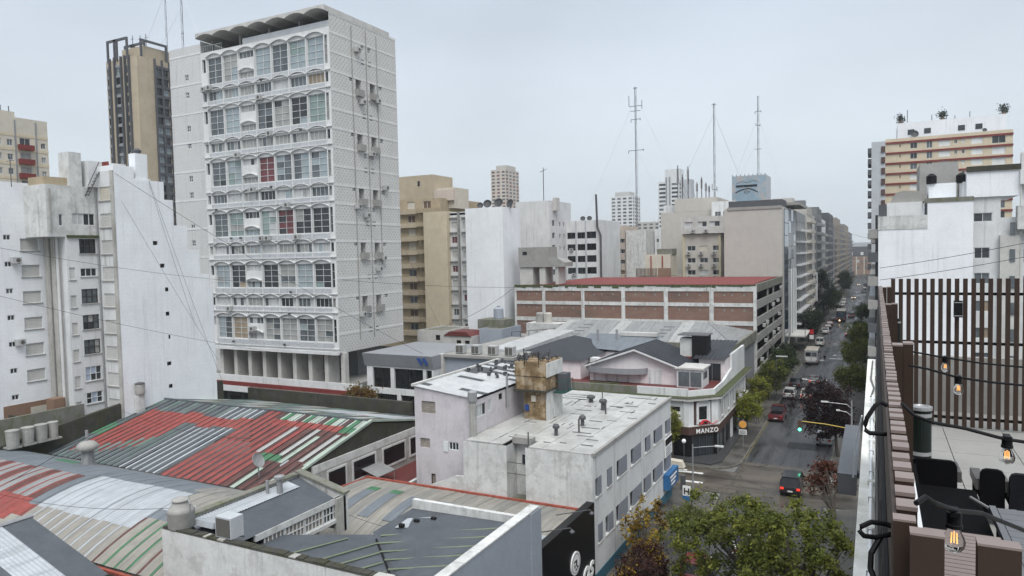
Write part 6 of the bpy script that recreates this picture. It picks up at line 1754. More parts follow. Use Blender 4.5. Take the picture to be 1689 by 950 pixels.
# ------------------------------------------------------------------ left side of the street canyon
bwl = bg('beige_blind_wall', 'tall beige blind walled block with dark blue glass street side', -28.6, -17.0, 155, 183, 31.7, 'paint_beige_grey')
MB().box(-17.0, -16.9, 158.4, 165.5, 3, 31.4).build('blue_glass', MATS['glass_blue'], bwl)
for z in [5 + 2.6 * k for k in range(10)]: MB().box(-16.95, -16.86, 158.4, 165.5, z, z + .12).build('mullion', MATS['frame_dark'], bwl)
for k, z in enumerate([4 + 2.8 * k for k in range(10)]):
    for y in (166.2, 171.0, 176.0): MB().box(-17.0, -16.85, y, y + 4.4, z, z + 2.7).build('facade_panel', MATS['glass_pale' if (k + int(y)) % 3 == 0 and z > 16 else 'paint_grey_light'], bwl)
for y in (169, 174, 179): MB().box(-16.8, -16.5, y, y + .3, 3.5, 18.5).build('fin', MATS['frame_white'], bwl)
MB().box(-28.0, -17.2, 157, 165, 31.7, 33.3).build('roof_room', MATS['paint_grey_dark'], bwl)
MB().box(-23, -14.6, 165, 184, 32.4, 33.0).build('roof_canopy', MATS['concrete'], bwl)
MB().box(-27.9, -17.05, 154.85, 155, 31.3, 31.9).build('coping', MATS['concrete'], bwl)
MB().box(-17, -13.6, 168, 181, 3.4, 3.7).build('street_canopy', MATS['concrete_pale'], bwl)
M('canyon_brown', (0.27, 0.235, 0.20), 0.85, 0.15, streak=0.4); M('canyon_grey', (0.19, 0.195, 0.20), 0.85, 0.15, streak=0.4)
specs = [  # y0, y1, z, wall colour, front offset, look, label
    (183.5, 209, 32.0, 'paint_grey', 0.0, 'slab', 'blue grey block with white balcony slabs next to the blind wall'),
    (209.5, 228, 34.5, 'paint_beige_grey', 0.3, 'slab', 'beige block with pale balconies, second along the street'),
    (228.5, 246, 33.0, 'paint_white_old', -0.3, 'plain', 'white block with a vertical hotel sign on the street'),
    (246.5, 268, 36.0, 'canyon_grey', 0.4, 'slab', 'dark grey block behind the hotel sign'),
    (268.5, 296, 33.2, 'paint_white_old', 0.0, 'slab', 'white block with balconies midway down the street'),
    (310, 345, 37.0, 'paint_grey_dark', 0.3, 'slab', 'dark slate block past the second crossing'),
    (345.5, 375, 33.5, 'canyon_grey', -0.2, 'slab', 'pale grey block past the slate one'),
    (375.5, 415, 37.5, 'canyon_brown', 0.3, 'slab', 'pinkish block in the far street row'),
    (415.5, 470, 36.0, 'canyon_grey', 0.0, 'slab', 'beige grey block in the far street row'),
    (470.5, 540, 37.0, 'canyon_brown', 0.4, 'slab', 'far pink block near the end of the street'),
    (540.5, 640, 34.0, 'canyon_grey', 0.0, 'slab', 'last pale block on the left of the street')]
for i, (y0, y1, z, mt_, off, look, lab) in enumerate(specs):
    x1 = -17.0 + off
    w_ = 2.2
    n = max(3, int((y1 - y0) / (4.6 if y0 < 300 else 7.5)))
    us = R_(y0 + 1.2, y1 - 1.2 - w_, n)
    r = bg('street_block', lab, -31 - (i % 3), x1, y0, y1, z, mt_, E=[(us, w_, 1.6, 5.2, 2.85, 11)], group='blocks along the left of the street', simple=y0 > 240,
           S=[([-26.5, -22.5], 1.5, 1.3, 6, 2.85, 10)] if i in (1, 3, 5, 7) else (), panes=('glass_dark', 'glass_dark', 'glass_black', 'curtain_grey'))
    if look == 'slab':
        for k in range(int((z - 6) / 2.85)):
            zz = 4.6 + 2.85 * k
            bm_ = ['paint_white_old', 'paint_beige', 'concrete', 'paint_grey', 'concrete', 'canyon_grey', 'concrete', 'canyon_brown', 'concrete', 'canyon_brown', 'canyon_grey'][i]
            for a in (us if y0 < 300 else us[::2]):
                MB().box(x1, x1 + 1.1, a - .5, a + w_ + .5, zz - .1, zz + (.75 if i != 0 else .3)).build('balcony', MATS[bm_], r)
    MB().box(-26, -20.5, y0 + 3, y0 + 8, z - .5, z + 2.6).build('roof_hut', MATS[mt_], r)
    MB().box(-17.2, -14.6, y0 + 1, y1 - 1, 3.3, 3.55).build('street_awning', MATS['paint_grey_dark'], r)
hs_ = thing('hotel_sign', 'tall vertical sign with black letters on the white street block', 'sign', (-16.2, 229.5, 9))
MB().box(-17.2, -15.3, 229.3, 229.6, 7.2, 15.8).build('board', MATS['paint_white_old'], hs_)
for k, ch in enumerate('HOTEL'): lettering(ch, (-16.25, 229.25, 13.9 - 1.65 * k), 1.9, 'letter_black', 0, .02, hs_)
# end of the street: brick building with slate mansard
en = thing('end_building', 'long red brick building with slate mansard closing the street', 'building', (-8, 680, 0))
hE_ = [(x, z, x + 2.0, z + 2.6) for z in (4.0, 10.0) for x in R_(-36, 30, 13)]
mb = MB(); Face('S', 672).wall(mb, -40, 0, 36, 15, hE_, .3); mb.build('wall', MATS['brick_pale'], en)
for h in hE_: win(en, Face('S', 672), *h, 2, 2, 'frame_white', ['curtain_white', 'glass_mid'], .2)
for x in R_(-38.2, 32, 13): MB().box(x, x + .8, 671.7, 672, 0, 15).build('pilaster', MATS['paint_cream_pale'], en)
MB().prism([(672, 15), (690, 15), (690, 23.5), (676, 23.5), (672.6, 16.5)], (-40, 36), 'x').build('mansard', MATS['roof_dark'], en, True)
for x in R_(-36, 30, 9): MB().box(x, x + 2.2, 672.3, 674, 16.2, 18.8).build('dormer', MATS['paint_white_old'], en)
MB().box(-24, 4, 684, 690, 23.5, 27).build('roof_ridge', MATS['paint_grey_light'], en)
# ------------------------------------------------------------------ right side of the street
RY = 96.0
rw = thing('right_white_block', 'white blind walled block beyond the slat fence with street balconies', 'building', (8, 102, 0))
sc = RY / 60.0
def wx(x60): return x60 * sc
def wz(z60): return 23 + (z60 - 23) * sc
mb = MB(); F0 = Face('S', RY)
F0.wall(mb, .3, 0, 5.4, 25.4); F0.wall(mb, 5.4, 0, 9.9, 28.2); Face('W', .3).wall(mb, RY, 0, 112, 25.4); Face('W', 5.4).wall(mb, RY, 25.4, 112, 28.2)
mb.quad((.3, RY, 25.4), (5.4, RY, 25.4), (5.4, 112, 25.4), (.3, 112, 25.4)); mb.quad((5.4, RY, 28.2), (9.9, RY, 28.2), (9.9, 112, 28.2), (5.4, 112, 28.2))
mb.build('blind_wall', MATS['paint_white'], rw)
MB().box(.25, 5.4, RY - .06, RY + .3, 25.0, 26.6).build('stained_parapet', MATS['paint_white_dirty'], rw)
MB().box(5.1, 9.95, RY - .08, RY + .3, 28.0, 28.5).build('coping', MATS['concrete_mossy'], rw)
MB().box(1.2, 4.9, RY + .6, RY + 6, 25.4, 28.2).build('roof_room', MATS['paint_white_old'], rw)
MB().box(.35, 1.15, RY + .4, RY + 6, 25.4, 28.0).build('black_tank_box', MATS['paint_grey_dark'], rw)
MB().prism([(1.5, 28.2), (5.2, 28.2), (5.2, 29.4), (3, 29.6), (2.2, 29.4), (1.8, 28.8)], (RY + 1, RY + 6), 'y').build('concrete_gable', MATS['concrete'], rw, True)
for k in range(9):
    z = 1.4 + 2.85 * k
    MB().box(-.8, .3, RY + .1, RY + 9, z - .2, z + .9).build('street_balcony', MATS['paint_grey_dark' if k % 3 == 1 else 'concrete'], rw)
    MB().box(-.02, .28, RY + .3, RY + 8.6, z + 1.0, z + 2.6).build('balcony_recess', MATS['glass_black'], rw)
# windowed right wing
hR = [(10.1, z, 11.6, z + 1.25) for z in (9.3, 12.2, 15.3, 18.5, 21.4)] + [(10.0, 25.6, 11.8, 26.6)]
mb = MB(); F1 = Face('S', RY + 1.0); F1.wall(mb, 9.9, 0, 12.6, 28.4, hR, .2); F1.wall(mb, 12.6, 0, 14.4, 26); F1.wall(mb, 14.4, 0, 24, 33.2)
mb.quad((12.6, RY + 1, 26), (14.4, RY + 1, 26), (14.4, 112, 26), (12.6, 112, 26)); mb.build('right_wall', MATS['paint_white_old'], rw)
for h in hR: win(rw, F1, *h, 2, 1, 'frame_white', ['glass_mid', 'curtain_tan', 'glass_dark'], .14, True)
MB().box(12.5, 14.3, RY + .4, RY + 1, 0, 24).build('recess_strip', MATS['concrete_pale'], rw)
for k in range(7):
    MB().box(13.4, 13.9, RY + .3, RY + .4, 6 + 3 * k, 7.4 + 3 * k).build('narrow_window', MATS['glass_mid'], rw)
    MB().box(14.8, 15.4, RY + .95, RY + 1, 6 + 3 * k, 7.4 + 3 * k).build('narrow_window', MATS['glass_mid'], rw)
MB().box(9.3, 14.3, RY + .7, RY + 10, 28.4, 31.4).build('upper_room', MATS['paint_white'], rw)
MB().box(9.3, 14.4, RY + .5, RY + 1.2, 31.3, 31.9).build('creeper_edge', MATS['wall_dark_moss'], rw)
MB().box(14.0, 24, RY - .2, RY + 1, 24.6, 27.2).build('balcony_front', MATS['paint_white_dirty'], rw)
MB().box(14.3, 24, RY + .3, RY + 1, 29.6, 31.1).build('upper_balcony', MATS['paint_white_old'], rw)
MB().tube([(14.4, RY + .6, 4), (14.4, RY + .6, 33)], .1).build('drain_pipe', MATS['concrete_pale'], rw)
MB().box(5.0, 9.2, RY + 9, RY + 16, 28.2, 33.4).build('concrete_wall', MATS['concrete'], rw)
MB().box(5.6, 8.4, RY + 2, RY + 5, 28.2, 30.3).build('roof_room', MATS['paint_white'], rw)
for i, (x, y, z) in enumerate(((5.9, RY + 2.2, 30.3), (8.9, RY + 2.2, 30.2))):
    tk = thing('black_roof_tank', ['left', 'right'][i] + ' small black roof tank on the right white block', 'tank', (x, y, z), 'black tanks on the right white block')
    MB().lathe([(.5, 0), (.55, .1), (.55, .9), (.2, 1.2)], (x, y, z), 12).build('tank_body', MATS['plastic_black'], tk)
MB().lathe([(.45, 0), (.45, 1.9)], (9.3, RY + 2, 28.4), 10).build('tank_base', MATS['paint_white_old'], rw)
# lower street blocks on the right, seen as a sliver
for i, (y0, y1, z, mt_) in enumerate(((113, 150, 22, 'paint_grey'), (151, 195, 27, 'paint_beige_grey'), (258, 330, 24, 'paint_beige'), (331, 470, 23, 'paint_grey_light'), (471, 640, 22, 'paint_beige_pink'))):
    r = bg('right_street_block', ['dark grey block behind the right white block', 'grey block further along on the right', 'beige block far along on the right', 'pale block far along on the right', 'last block on the right of the street'][i],
           .4, 18, y0, y1, z, mt_, group='blocks along the right of the street')
    for k in range(int(z / 2.9) - 1): MB().box(-.8, .4, y0 + 1, y1 - 1, 3.4 + 2.9 * k, 4.3 + 2.9 * k).build('balcony', MATS['concrete' if k % 2 else 'paint_grey_light'], r)
# cream tower with red bands
rt = thing('red_banded_tower', 'cream apartment tower with dark red floor bands on the right', 'tower', (17, 236, 0))
RB = 227.0
hb = []
for k in range(9):
    z = 30.0 + 2.85 * k - (0 if k < 8 else 0)
    hb += [(8.5, z, 10.2, z + 1.6), (12.4, z - .2, 13.8, z + 1.7), (15.3, z, 18.0, z + 1.7), (18.9, z + .5, 19.6, z + 1.5), (20.6, z + .5, 21.3, z + 1.5), (22.8, z, 25.4, z + 1.7), (27.4, z - .3, 30.4, z + 1.9), (5.9, z + .6, 6.2, z + 1.4)]
hb = [h for h in hb if h[3] < 52]
shell(rt, 2.4, 32, RB, 250, 0, 53.0, 'paint_cream', holes={'S': hb})
for h in hb:
    w_ = h[2] - h[0]
    if w_ > 2.5 and h[0] < 26: shut(rt, Face('S', RB), *h, 'shutter_white')
    elif w_ < .5: place('vent', pane_mesh(w_, h[3] - h[1], MATS['shutter_brown']), rt, Face('S', RB).P((h[0] + h[2]) / 2, (h[1] + h[3]) / 2, .1))
    else: win(rt, Face('S', RB), *h, 2, 1, 'frame_white', ['glass_dark', 'glass_mid', 'shutter_white'])
for k in range(9): MB().box(2.35, 32.1, RB - .25, RB + .02, 28.75 + 2.85 * k, 29.3 + 2.85 * k).build('red_band', MATS['paint_red'], rt)
MB().box(5.5, 31, RB + 3, 246, 53, 57.6).build('penthouse', MATS['paint_white'], rt)
for x in (8, 12, 20, 24): MB().box(x, x + 1.6, RB + 2.9, RB + 3, 54.2, 55.6).build('penthouse_window', MATS['glass_dark'], rt)
dish(9.6, RB + 2.2, 53, 1.5, 'big dish on the red banded tower', 75, 10); dish(26, RB + 2.2, 53, .8, 'small dish at the right of the red banded tower', 75, 0)
for i, (x, z) in enumerate(((6.3, 57.6), (16.4, 57.6), (30.5, 57.6))):
    p = thing('roof_plant', ['left', 'middle', 'right'][i] + ' potted bush on top of the red banded tower', 'plant', (x, RB + 4, z), 'bushes on the red banded tower')
    MB().lathe([(.4, 0), (.5, .7)], (x, RB + 4, z), 8).build('pot', MATS['brown_base'], p)
    mb = MB(); rr = random.Random(i)
    for q in range(240):
        a = Vector((x + rr.gauss(0, .5), RB + 4 + rr.gauss(0, .5), z + 1.4 + rr.gauss(0, .6))); d = Vector((rr.uniform(-1, 1), rr.uniform(-1, 1), rr.uniform(-1, 1))).normalized() * .3
        e_ = d.cross(Vector((.3, .5, .8))).normalized() * .25
        mb.quad(a, a + d, a + d + e_, a + e_)
    mb.build('foliage', M('leaf_dark', (0.035, 0.055, 0.03), 0.7, 0.3, vs_=3), p)
for x, z, h in ((8, 57.6, 4), (14, 57.6, 2), (19.5, 57.6, 1.2), (23, 57.6, 2)): MB().tube([(x, RB + 6, z), (x, RB + 6, z + h)], .1).build('aerial', MATS['steel_dark'], rt)
gt = bg('grey_balcony_tower', 'narrow dark grey tower with stacked balconies at the street corner', -1.0, 2.3, 215, 240, 51.0, 'paint_grey_light')
for k in range(14):
    MB().box(-1.9, -1.0, 215.2, 226, 11 + 2.85 * k, 12.4 + 2.85 * k).build('balcony', MATS['paint_grey_dark'], gt)
    MB().box(1.3, 2.25, 214.7, 215, 11 + 2.85 * k, 12.6 + 2.85 * k).build('balcony_front', MATS['paint_brown'], gt)
# ------------------------------------------------------------------ masts
def mast(name, label, x, y, z0, z1, r=.28, guys=(), arms=(), mat='steel_dark', lattice=True):
    t = thing(name, label, 'mast', (x, y, z0), 'radio masts')
    mb = MB(); n = max(6, int((z1 - z0) / 1.6))
    for a in range(3):
        dx, dy = r * math.cos(a * 2.094), r * math.sin(a * 2.094)
        mb.tube([(x + dx, y + dy, z0), (x + dx, y + dy, z1)], r * .20, 4)
    for k in range(n):
        za, zb = z0 + (z1 - z0) * k / n, z0 + (z1 - z0) * (k + 1) / n
        a = k % 3; b = (k + 1) % 3
        mb.tube([(x + r * math.cos(a * 2.094), y + r * math.sin(a * 2.094), za), (x + r * math.cos(b * 2.094), y + r * math.sin(b * 2.094), zb)], r * .14, 3)
    mb.build('lattice', MATS[mat], t)
    for z, w, h in arms:
        m2 = MB().tube([(x - w, y, z), (x + w, y, z)], r * .3, 4)
        if h: m2.tube([(x - w, y, z), (x - w, y, z + h)], r * .35, 4).tube([(x + w, y, z - h * .3), (x + w, y, z + h * .5)], r * .35, 4)
        m2.build('antenna_arm', MATS[mat], t)
    for z, gx, gy, gz in guys:
        MB().tube([(x, y, z), (gx, gy, gz)], .03, 3).build('guy_wire', MATS['steel'], t)
    return t
mast('radio_mast', 'tallest radio mast with cross arms above the brick garage', -90.3, 294, 5, 92.5, .38, [(88, -118, 294, 30), (60, -112, 294, 15), (88, -62, 294, 30), (66, -66, 294, 20), (88, -84, 280, 20)], [(84.5, 2.8, 4.5), (82.5, 2.2, 0), (79, 2, -1.2), (66, 3.2, -1.2), (92, .9, 0)])
mast('radio_mast', 'middle radio mast on the blank beige block', -36.9, 187.5, 36.6, 60.6, .22, [(58, -48, 190, 36.6), (58, -28, 192, 33)], [(60.3, .6, 0), (38.6, .6, 1.5)])
mast('radio_mast', 'right radio mast on the painted tower', -44.9, 322, 54.3, 88.5, .36, [(80, -60, 322, 40), (70, -52, 318, 54), (80, -33, 322, 40)], [(82, 1.2, -1), (76, .8, 1), (66, 1.4, 0)])
mast('radio_mast', 'left thin mast on the tan tower roof', -181.5, 140, 81, 102, .22, [(100, -195, 140, 81), (100, -172, 140, 78)])
mast('radio_mast', 'right thin mast beside the tan tower', -176.0, 141, 79, 101, .28, [(100, -160, 140, 70), (95, -190, 141, 82)], [(88, .5, 0), (82, .7, 0)])
for i, (x, h) in enumerate(((-46.5, 9), (-45.3, 6.5), (-43.8, 8.5), (-41.5, 4.2), (-40.3, 5.5), (-39.2, 4.0), (-38.4, 3.2))):
    t = thing('cell_antenna', ['leftmost tall antenna frame on the beige block', 'second antenna on the beige block', 'third antenna frame on the beige block', 'fourth short antenna on the beige block', 'fifth antenna on the beige block',
                               'sixth short antenna on the beige block', 'antenna nearest the middle mast'][i], 'antenna', (x, 188, 36.6), 'antennas on the beige block')
    MB().tube([(x, 188, 36.5), (x, 188, 36.6 + h)], .12, 5).build('pole', MATS['steel_dark'], t)
    for k in range(2): MB().box(x - .28 + .3 * k, x - .05 + .3 * k, 187.7, 187.9, 36.6 + h * .45, 36.6 + h * .9).build('panel', MATS['steel_dark' if k else 'ac_white'], t)
    if i < 3: MB().tube([(x, 188, 36.6 + h * .7), (x + 2, 188, 36.6)], .06, 4).build('brace', MATS['steel'], t)
# ------------------------------------------------------------------ our own building: ledge, slat screens, terrace
M('slat_brown', (0.033, 0.019, 0.013), 0.5, 0.10, vs_=2.0, fine=0.03, spec=0.3)
M('slat_cap', (0.20, 0.155, 0.138), 0.38, 0.08, vs_=4.0, fine=0.03, spec=0.5)
M('ledge_white', (0.74, 0.745, 0.71), 0.85, 0.16, vs_=1.2, moss=0.35, mcol=(0.33, 0.33, 0.27), fine=0.1, bump=.5, bscale=20, patch=.25, pcol=(0.42, 0.42, 0.38), pscale=1.5)
M('terrace_tile', (0.30, 0.295, 0.28), 0.45, 0.05, vs_=0.8, fine=0.04)
M('wicker', (0.006, 0.007, 0.010), 0.6, 0.2, vs_=6, bump=.9, bscale=40, spec=.15)
M('cushion_black', (0.004, 0.004, 0.005), 0.85, 0.2, spec=.08)
M('arm_grey', (0.09, 0.087, 0.084), 0.35, 0.12)
M('table_grey', (0.13, 0.135, 0.145), 0.45, 0.08)
M('cable_grey', (0.09, 0.09, 0.088), 0.5, 0.1)
M('pipe_white', (0.72, 0.74, 0.76), 0.4, 0.05)
M('bin_green', (0.006, 0.011, 0.009), 0.4, 0.1, spec=.25)
TOPZ, FLZ = 22.26, 18.93
ob_ = thing('own_building', 'building with the slat fenced terrace at the right edge', 'building', (6, 12, 0))
MB().box(0.0, 12, -4.0, 29.5, 0, FLZ - .25).build('wall', MATS['paint_white_old'], ob_)
MB().box(0.02, 12, 1.6, 29.4, FLZ - .24, FLZ - .05).build('terrace_slab', MATS['concrete'], ob_)
lg = MB().box(-.25, 0.02, 1.2, 29.6, FLZ - .55, FLZ - .13); lg.build('ledge', MATS['ledge_white'], ob_)
for y in (11.5, 13.8, 16.8, 21.5): MB().box(-.12, .03, y, y + .12, FLZ - .13, FLZ - .05).build('pipe_bracket', MATS['ledge_white'], ob_)
MB().tube([(-.06, 1.5, FLZ - .08), (-.055, 12, FLZ - .08), (-.07, 17, FLZ - .08), (-.06, 22, FLZ - .07)], .028, 8).build('white_conduit', MATS['pipe_white'], ob_)
for y in [2.4 + 1.5 * k for k in range(12)]: MB().box(-.10, -.02, y, y + .025, FLZ - .13, FLZ - .045).build('conduit_clip', MATS['steel'], ob_)
MB().tube([(-.10, 22, FLZ - .1), (-.03, 23.4, FLZ - .1), (-.12, 25, FLZ - .1), (-.08, 29, FLZ - .1)], .025, 6).build('loose_cable', MATS['cable_grey'], ob_)
# tiles
for i in range(5):
    for j in range(11):
        key = 'tile'
        if key not in MESH: MESH[key] = MB().box(0, 1.085, 0, 1.085, -.05, 0).mesh('floor_tile', MATS['terrace_tile'])
        place('floor_tile', MESH[key], ob_, (.25 + 1.1 * i, 6.3 + 1.1 * j, FLZ))
# side screen along the street edge
sf = thing('side_screen', 'brown slat screen seen from above along the street edge', 'fence', (.08, 8, FLZ))
y = 2.32; rr = random.Random(4); k = 0
if 'sslat' not in MESH:
    MESH['sslat'] = MB().box(-.026, .026, -.034, .034, -3.3, -.012).mesh('slat', MATS['slat_brown'])
    MESH['scap'] = MB().box(-.027, .027, -.036, .036, -.012, 0).mesh('slat_cap', MATS['slat_cap'])
while y < 15.2:
    s_ = place('slat', MESH['sslat'], sf, (.083 + rr.uniform(-.002, .002), y, TOPZ + rr.uniform(-.004, .004)))
    place('slat_cap', MESH['scap'], s_, (0, 0, 0), 0, True)
    if rr.random() < .06: y += .05
    y += .132
for z in (TOPZ - .35, TOPZ - 1.7, TOPZ - 3.1): MB().box(.118, .145, 2.2, 15.3, z - .03, z + .03).build('rail', MATS['slat_brown'], sf)
MB().box(.044, .055, 2.2, 15.3, TOPZ - 3.3, TOPZ - .02).build('outer_sheet', MATS['slat_brown'], sf)
for yy in (6.15, 10.4, 14.7):
    for q in range(2):
        x = .15 + .075 * q
        s_ = MB().box(x - .034, x + .034, yy - .10 + .12 * q, yy + .02 + .12 * q, FLZ, TOPZ - .012).build('return_slat', MATS['slat_brown'], sf)
        MB().box(x - .035, x + .035, yy - .105 + .12 * q, yy + .025 + .12 * q, TOPZ - .012, TOPZ).build('slat_cap', MATS['slat_cap'], s_)
# near screen facing us
nf = thing('near_screen', 'wide brown slats of the nearest screen at the bottom edge', 'fence', (.3, 2.1, FLZ))
for x0, x1, y0 in ((.045, .098, 2.16), (.082, .158, 2.07), (.228, .318, 2.06), (.39, .48, 2.05), (.55, .64, 2.05)):
    s_ = MB().box(x0, x1, y0, y0 + .045, FLZ, TOPZ - .006).build('slat', MATS['slat_brown'], nf)
    MB().box(x0 - .001, x1 + .001, y0 - .001, y0 + .047, TOPZ - .006, TOPZ).build('slat_cap', MATS['slat_cap'], s_)
rb_ = thing('ribbed_panel', 'grey ribbed deck board panel behind the nearest slats', 'panel', (.27, 2.9, FLZ))
for q in range(15): MB().box(.17, .42, 2.62 + .036 * q, 2.62 + .036 * q + .031, 21.86, 21.9).build('board', MATS['slat_cap'], rb_)
MB().box(.18, .40, 2.65, 3.1, FLZ, 21.86).build('cabinet', MATS['slat_brown'], rb_)
# far screen
ff = thing('far_screen', 'tall brown vertical slat screen at the far end of the terrace', 'fence', (2, 18.4, FLZ))
MESH['fslat'] = MB().box(-.042, .042, -.03, .03, 0, TOPZ - FLZ - .04).mesh('slat', MATS['slat_brown'])
for q in range(22): place('slat', MESH['fslat'], ff, (.36 + .1555 * q, 18.4, FLZ + .04))
for z in (TOPZ - .34, FLZ + .22, FLZ + 1.9): MB().box(.3, 3.8, 18.44, 18.48, z - .03, z + .03).build('rail', MATS['plastic_black'], ff)
bw_ = MB().box(.2, 6, 20.4, 20.6, FLZ - .3, 20.25); tag(centred(bw_.build('back_parapet', MATS['concrete'])), 'grey parapet behind the foot of the far slat screen', 'wall')
sp_ = thing('terrace_speaker', 'small black speaker box fixed to the far slat screen', 'speaker', (1.6, 18.3, 21.4))
MB().box(1.535, 1.69, 18.15, 18.33, 21.42, 21.78).build('box', MATS['plastic_black'], sp_)
for z in (21.45, 21.74): MB().box(1.53, 1.695, 18.14, 18.15, z, z + .015).build('trim', MATS['steel'], sp_)
wlm = thing('wall_lamp', 'narrow dark wall lamp on the end of the side screen', 'lamp', (.33, 14.4, 21))
MB().lathe([(.045, 0), (.045, .5)], (.36, 14.5, 21.2), 10).build('body', MATS['bin_green'], wlm)
for z in (21.2, 21.62): MB().lathe([(.05, 0), (.05, .03)], (.36, 14.5, z), 10).build('ring', MATS['steel'], wlm)
bi = thing('patio_bollard', 'dark green cylinder bollard with silver rings on the terrace', 'bollard', (.78, 15.6, FLZ))
MB().lathe([(.185, 0), (.185, .92)], (.78, 15.6, FLZ), 20).build('body', MATS['bin_green'], bi)
for z in (.06, .80): MB().lathe([(.19, 0), (.19, .07)], (.78, 15.6, FLZ + z), 20).build('ring', MATS['steel'], bi)
MB().lathe([(.20, 0), (.20, .06), (.14, .07), (.12, .04)], (.78, 15.6, FLZ + .93), 20).build('rim', MATS['steel'], bi)
# furniture
def lounge_chair(x0, x1, y, label, mat, arms=True):
    c = thing('lounge_chair', label, 'chair', ((x0 + x1) / 2, y + .4, FLZ), 'terrace lounge chairs')
    w = x1 - x0
    pr = [(x0, FLZ + .12), (x1, FLZ + .12), (x1, FLZ + .74), (x1 - .03, FLZ + .80), (x1 - .08, FLZ + .82), (x0 + .08, FLZ + .82), (x0 + .03, FLZ + .80), (x0, FLZ + .74)]
    MB().prism(pr, (y, y + .09), 'y').build('backrest', MATS[mat], c, True)
    MB().box(x0 + .02, x1 - .02, y + .09, y + .75, FLZ + .30, FLZ + .42).build('seat', MATS['cushion_black'], c)
    if arms:
        for xa in (x0 - .05, x1 - .06):
            MB().prism([(y + .05, FLZ + .50), (y + .80, FLZ + .50), (y + .82, FLZ + .58), (y + .75, FLZ + .63), (y + .05, FLZ + .66)], (xa, xa + .12), 'x').build('armrest', MATS['arm_grey'], c, True)
            MB().box(xa + .03, xa + .09, y + .70, y + .76, FLZ, FLZ + .50).build('leg', MATS['plastic_black'], c)
    for xa in (x0 + .02, x1 - .08): MB().box(xa, xa + .06, y + .02, y + .08, FLZ, FLZ + .14).build('leg', MATS['plastic_black'], c)
lounge_chair(.50, 1.10, 12.35, 'black lounge chair nearest the dark bollard', 'cushion_black')
lounge_chair(1.36, 1.66, 12.1, 'black lounge chair in the middle of the terrace', 'cushion_black')
lounge_chair(1.70, 2.35, 12.0, 'dark wicker chair at the right picture edge', 'wicker', False)
so = thing('black_sofa', 'long black cushioned sofa in the terrace shade', 'sofa', (.9, 10.5, FLZ))
MB().box(.55, 1.30, 8.0, 12.1, FLZ + .05, FLZ + .50).build('seat', MATS['cushion_black'], so)
MB().box(.44, .55, 8.0, 12.2, FLZ + .05, FLZ + .78).build('backrest', MATS['cushion_black'], so)
MB().box(.55, 1.30, 7.8, 8.0, FLZ + .05, FLZ + .65).build('armrest', MATS['cushion_black'], so)
wbm = MB().box(.33, .425, 6.6, 9.8, 19.6, 20.2); tag(centred(wbm.build('white_planter', MATS['pipe_white'])), 'long white planter box inside the side screen', 'planter')
tb_ = thing('terrace_table', 'grey slatted table at the lower right corner', 'table', (2, 10, FLZ))
for q in range(12):
    MB().box(1.37 + .0, 2.7, 8.2 + .2 * q, 8.2 + .2 * q + .19, 19.64, 19.68).build('table_board', MATS['table_grey'], tb_)
MB().box(1.29, 1.36, 8.1, 10.65, 19.6, 19.685).build('table_edge', MATS['table_grey'], tb_)
for x, yq in ((1.36, 8.2), (1.36, 10.5), (2.6, 8.2), (2.6, 10.5)): MB().box(x, x + .06, yq, yq + .06, FLZ, 19.6).build('leg', MATS['plastic_black'], tb_)
tag(centred(MB().tube([(1.18, 11.5, 19.5), (1.36, 11.0, 19.52), (1.6, 10.8, 19.6)], .02).build('chair_rail', MATS['steel'])), 'thin metal rail between the sofa and the table', 'rail')
# string lights
gm = bpy.data.materials.new('bulb_glass'); gm.use_nodes = True
b_ = gm.node_tree.nodes['Principled BSDF']
b_.inputs['Transmission Weight'].default_value = 1.0; b_.inputs['Roughness'].default_value = 0.02; b_.inputs['IOR'].default_value = 1.08
b_.inputs['Base Color'].default_value = (.93, .93, .92, 1); b_.inputs['Coat Weight'].default_value = .35; b_.inputs['Coat Roughness'].default_value = .05
MATS['bulb_glass'] = gm
emis('filament', (1.0, 0.48, 0.14), 0.65)
def sag(p, q, d, n=10):
    p, q = Vector(p), Vector(q)
    return [p.lerp(q, i / n) - Vector((0, 0, d * 4 * (i / n) * (1 - i / n))) for i in range(n + 1)]
def string_light(label, pts, bulbs, r):
    s_ = thing('string_light', label, 'string light', pts[0], 'festoon strings over the terrace')
    MB().tube(pts, r, 8).build('cable', MATS['plastic_black'], s_)
    for (x, yq, z) in bulbs:
        sk = MB().lathe([(.010, .028), (.020, .022), (.020, -.012), (.0225, -.014), (.0225, -.024), (.018, -.026)][::-1], (x, yq, z), 14); sk.smooth = False
        so_ = sk.build('socket', MATS['plastic_black'], s_)
        MB().box(x - .012, x + .012, yq - .03, yq + .03, z + .015, z + .03).build('clip', MATS['plastic_black'], so_)
        gb = MB().lathe([(.014, 0), (.018, -.012), (.027, -.030), (.0305, -.045), (.028, -.060), (.018, -.072), (.006, -.0765)][::-1], (x, yq, z - .022), 18); gb.smooth = True
        g_ = gb.build('bulb', MATS['bulb_glass'], s_)
        fl_ = MB()
        for a in (-.006, .006): fl_.tube([(x + a, yq, z - .040), (x + a * 1.2, yq, z - .072)], .0019, 5)
        fl_.tube([(x, yq, z - .036), (x, yq, z - .070)], .0017, 5)
        fl_.build('filament', MATS['filament'], g_)
string_light('nearest festoon string with one warm bulb at the bottom', [(.10, 2.19, 22.30), (.125, 2.24, 22.305), (.15, 2.29, 22.275), (.21, 2.43, 22.215), (.30, 2.64, 22.15), (.47, 3.0, 21.99), (.75, 3.6, 21.85)], [(.21, 2.44, 22.185)], .0075)
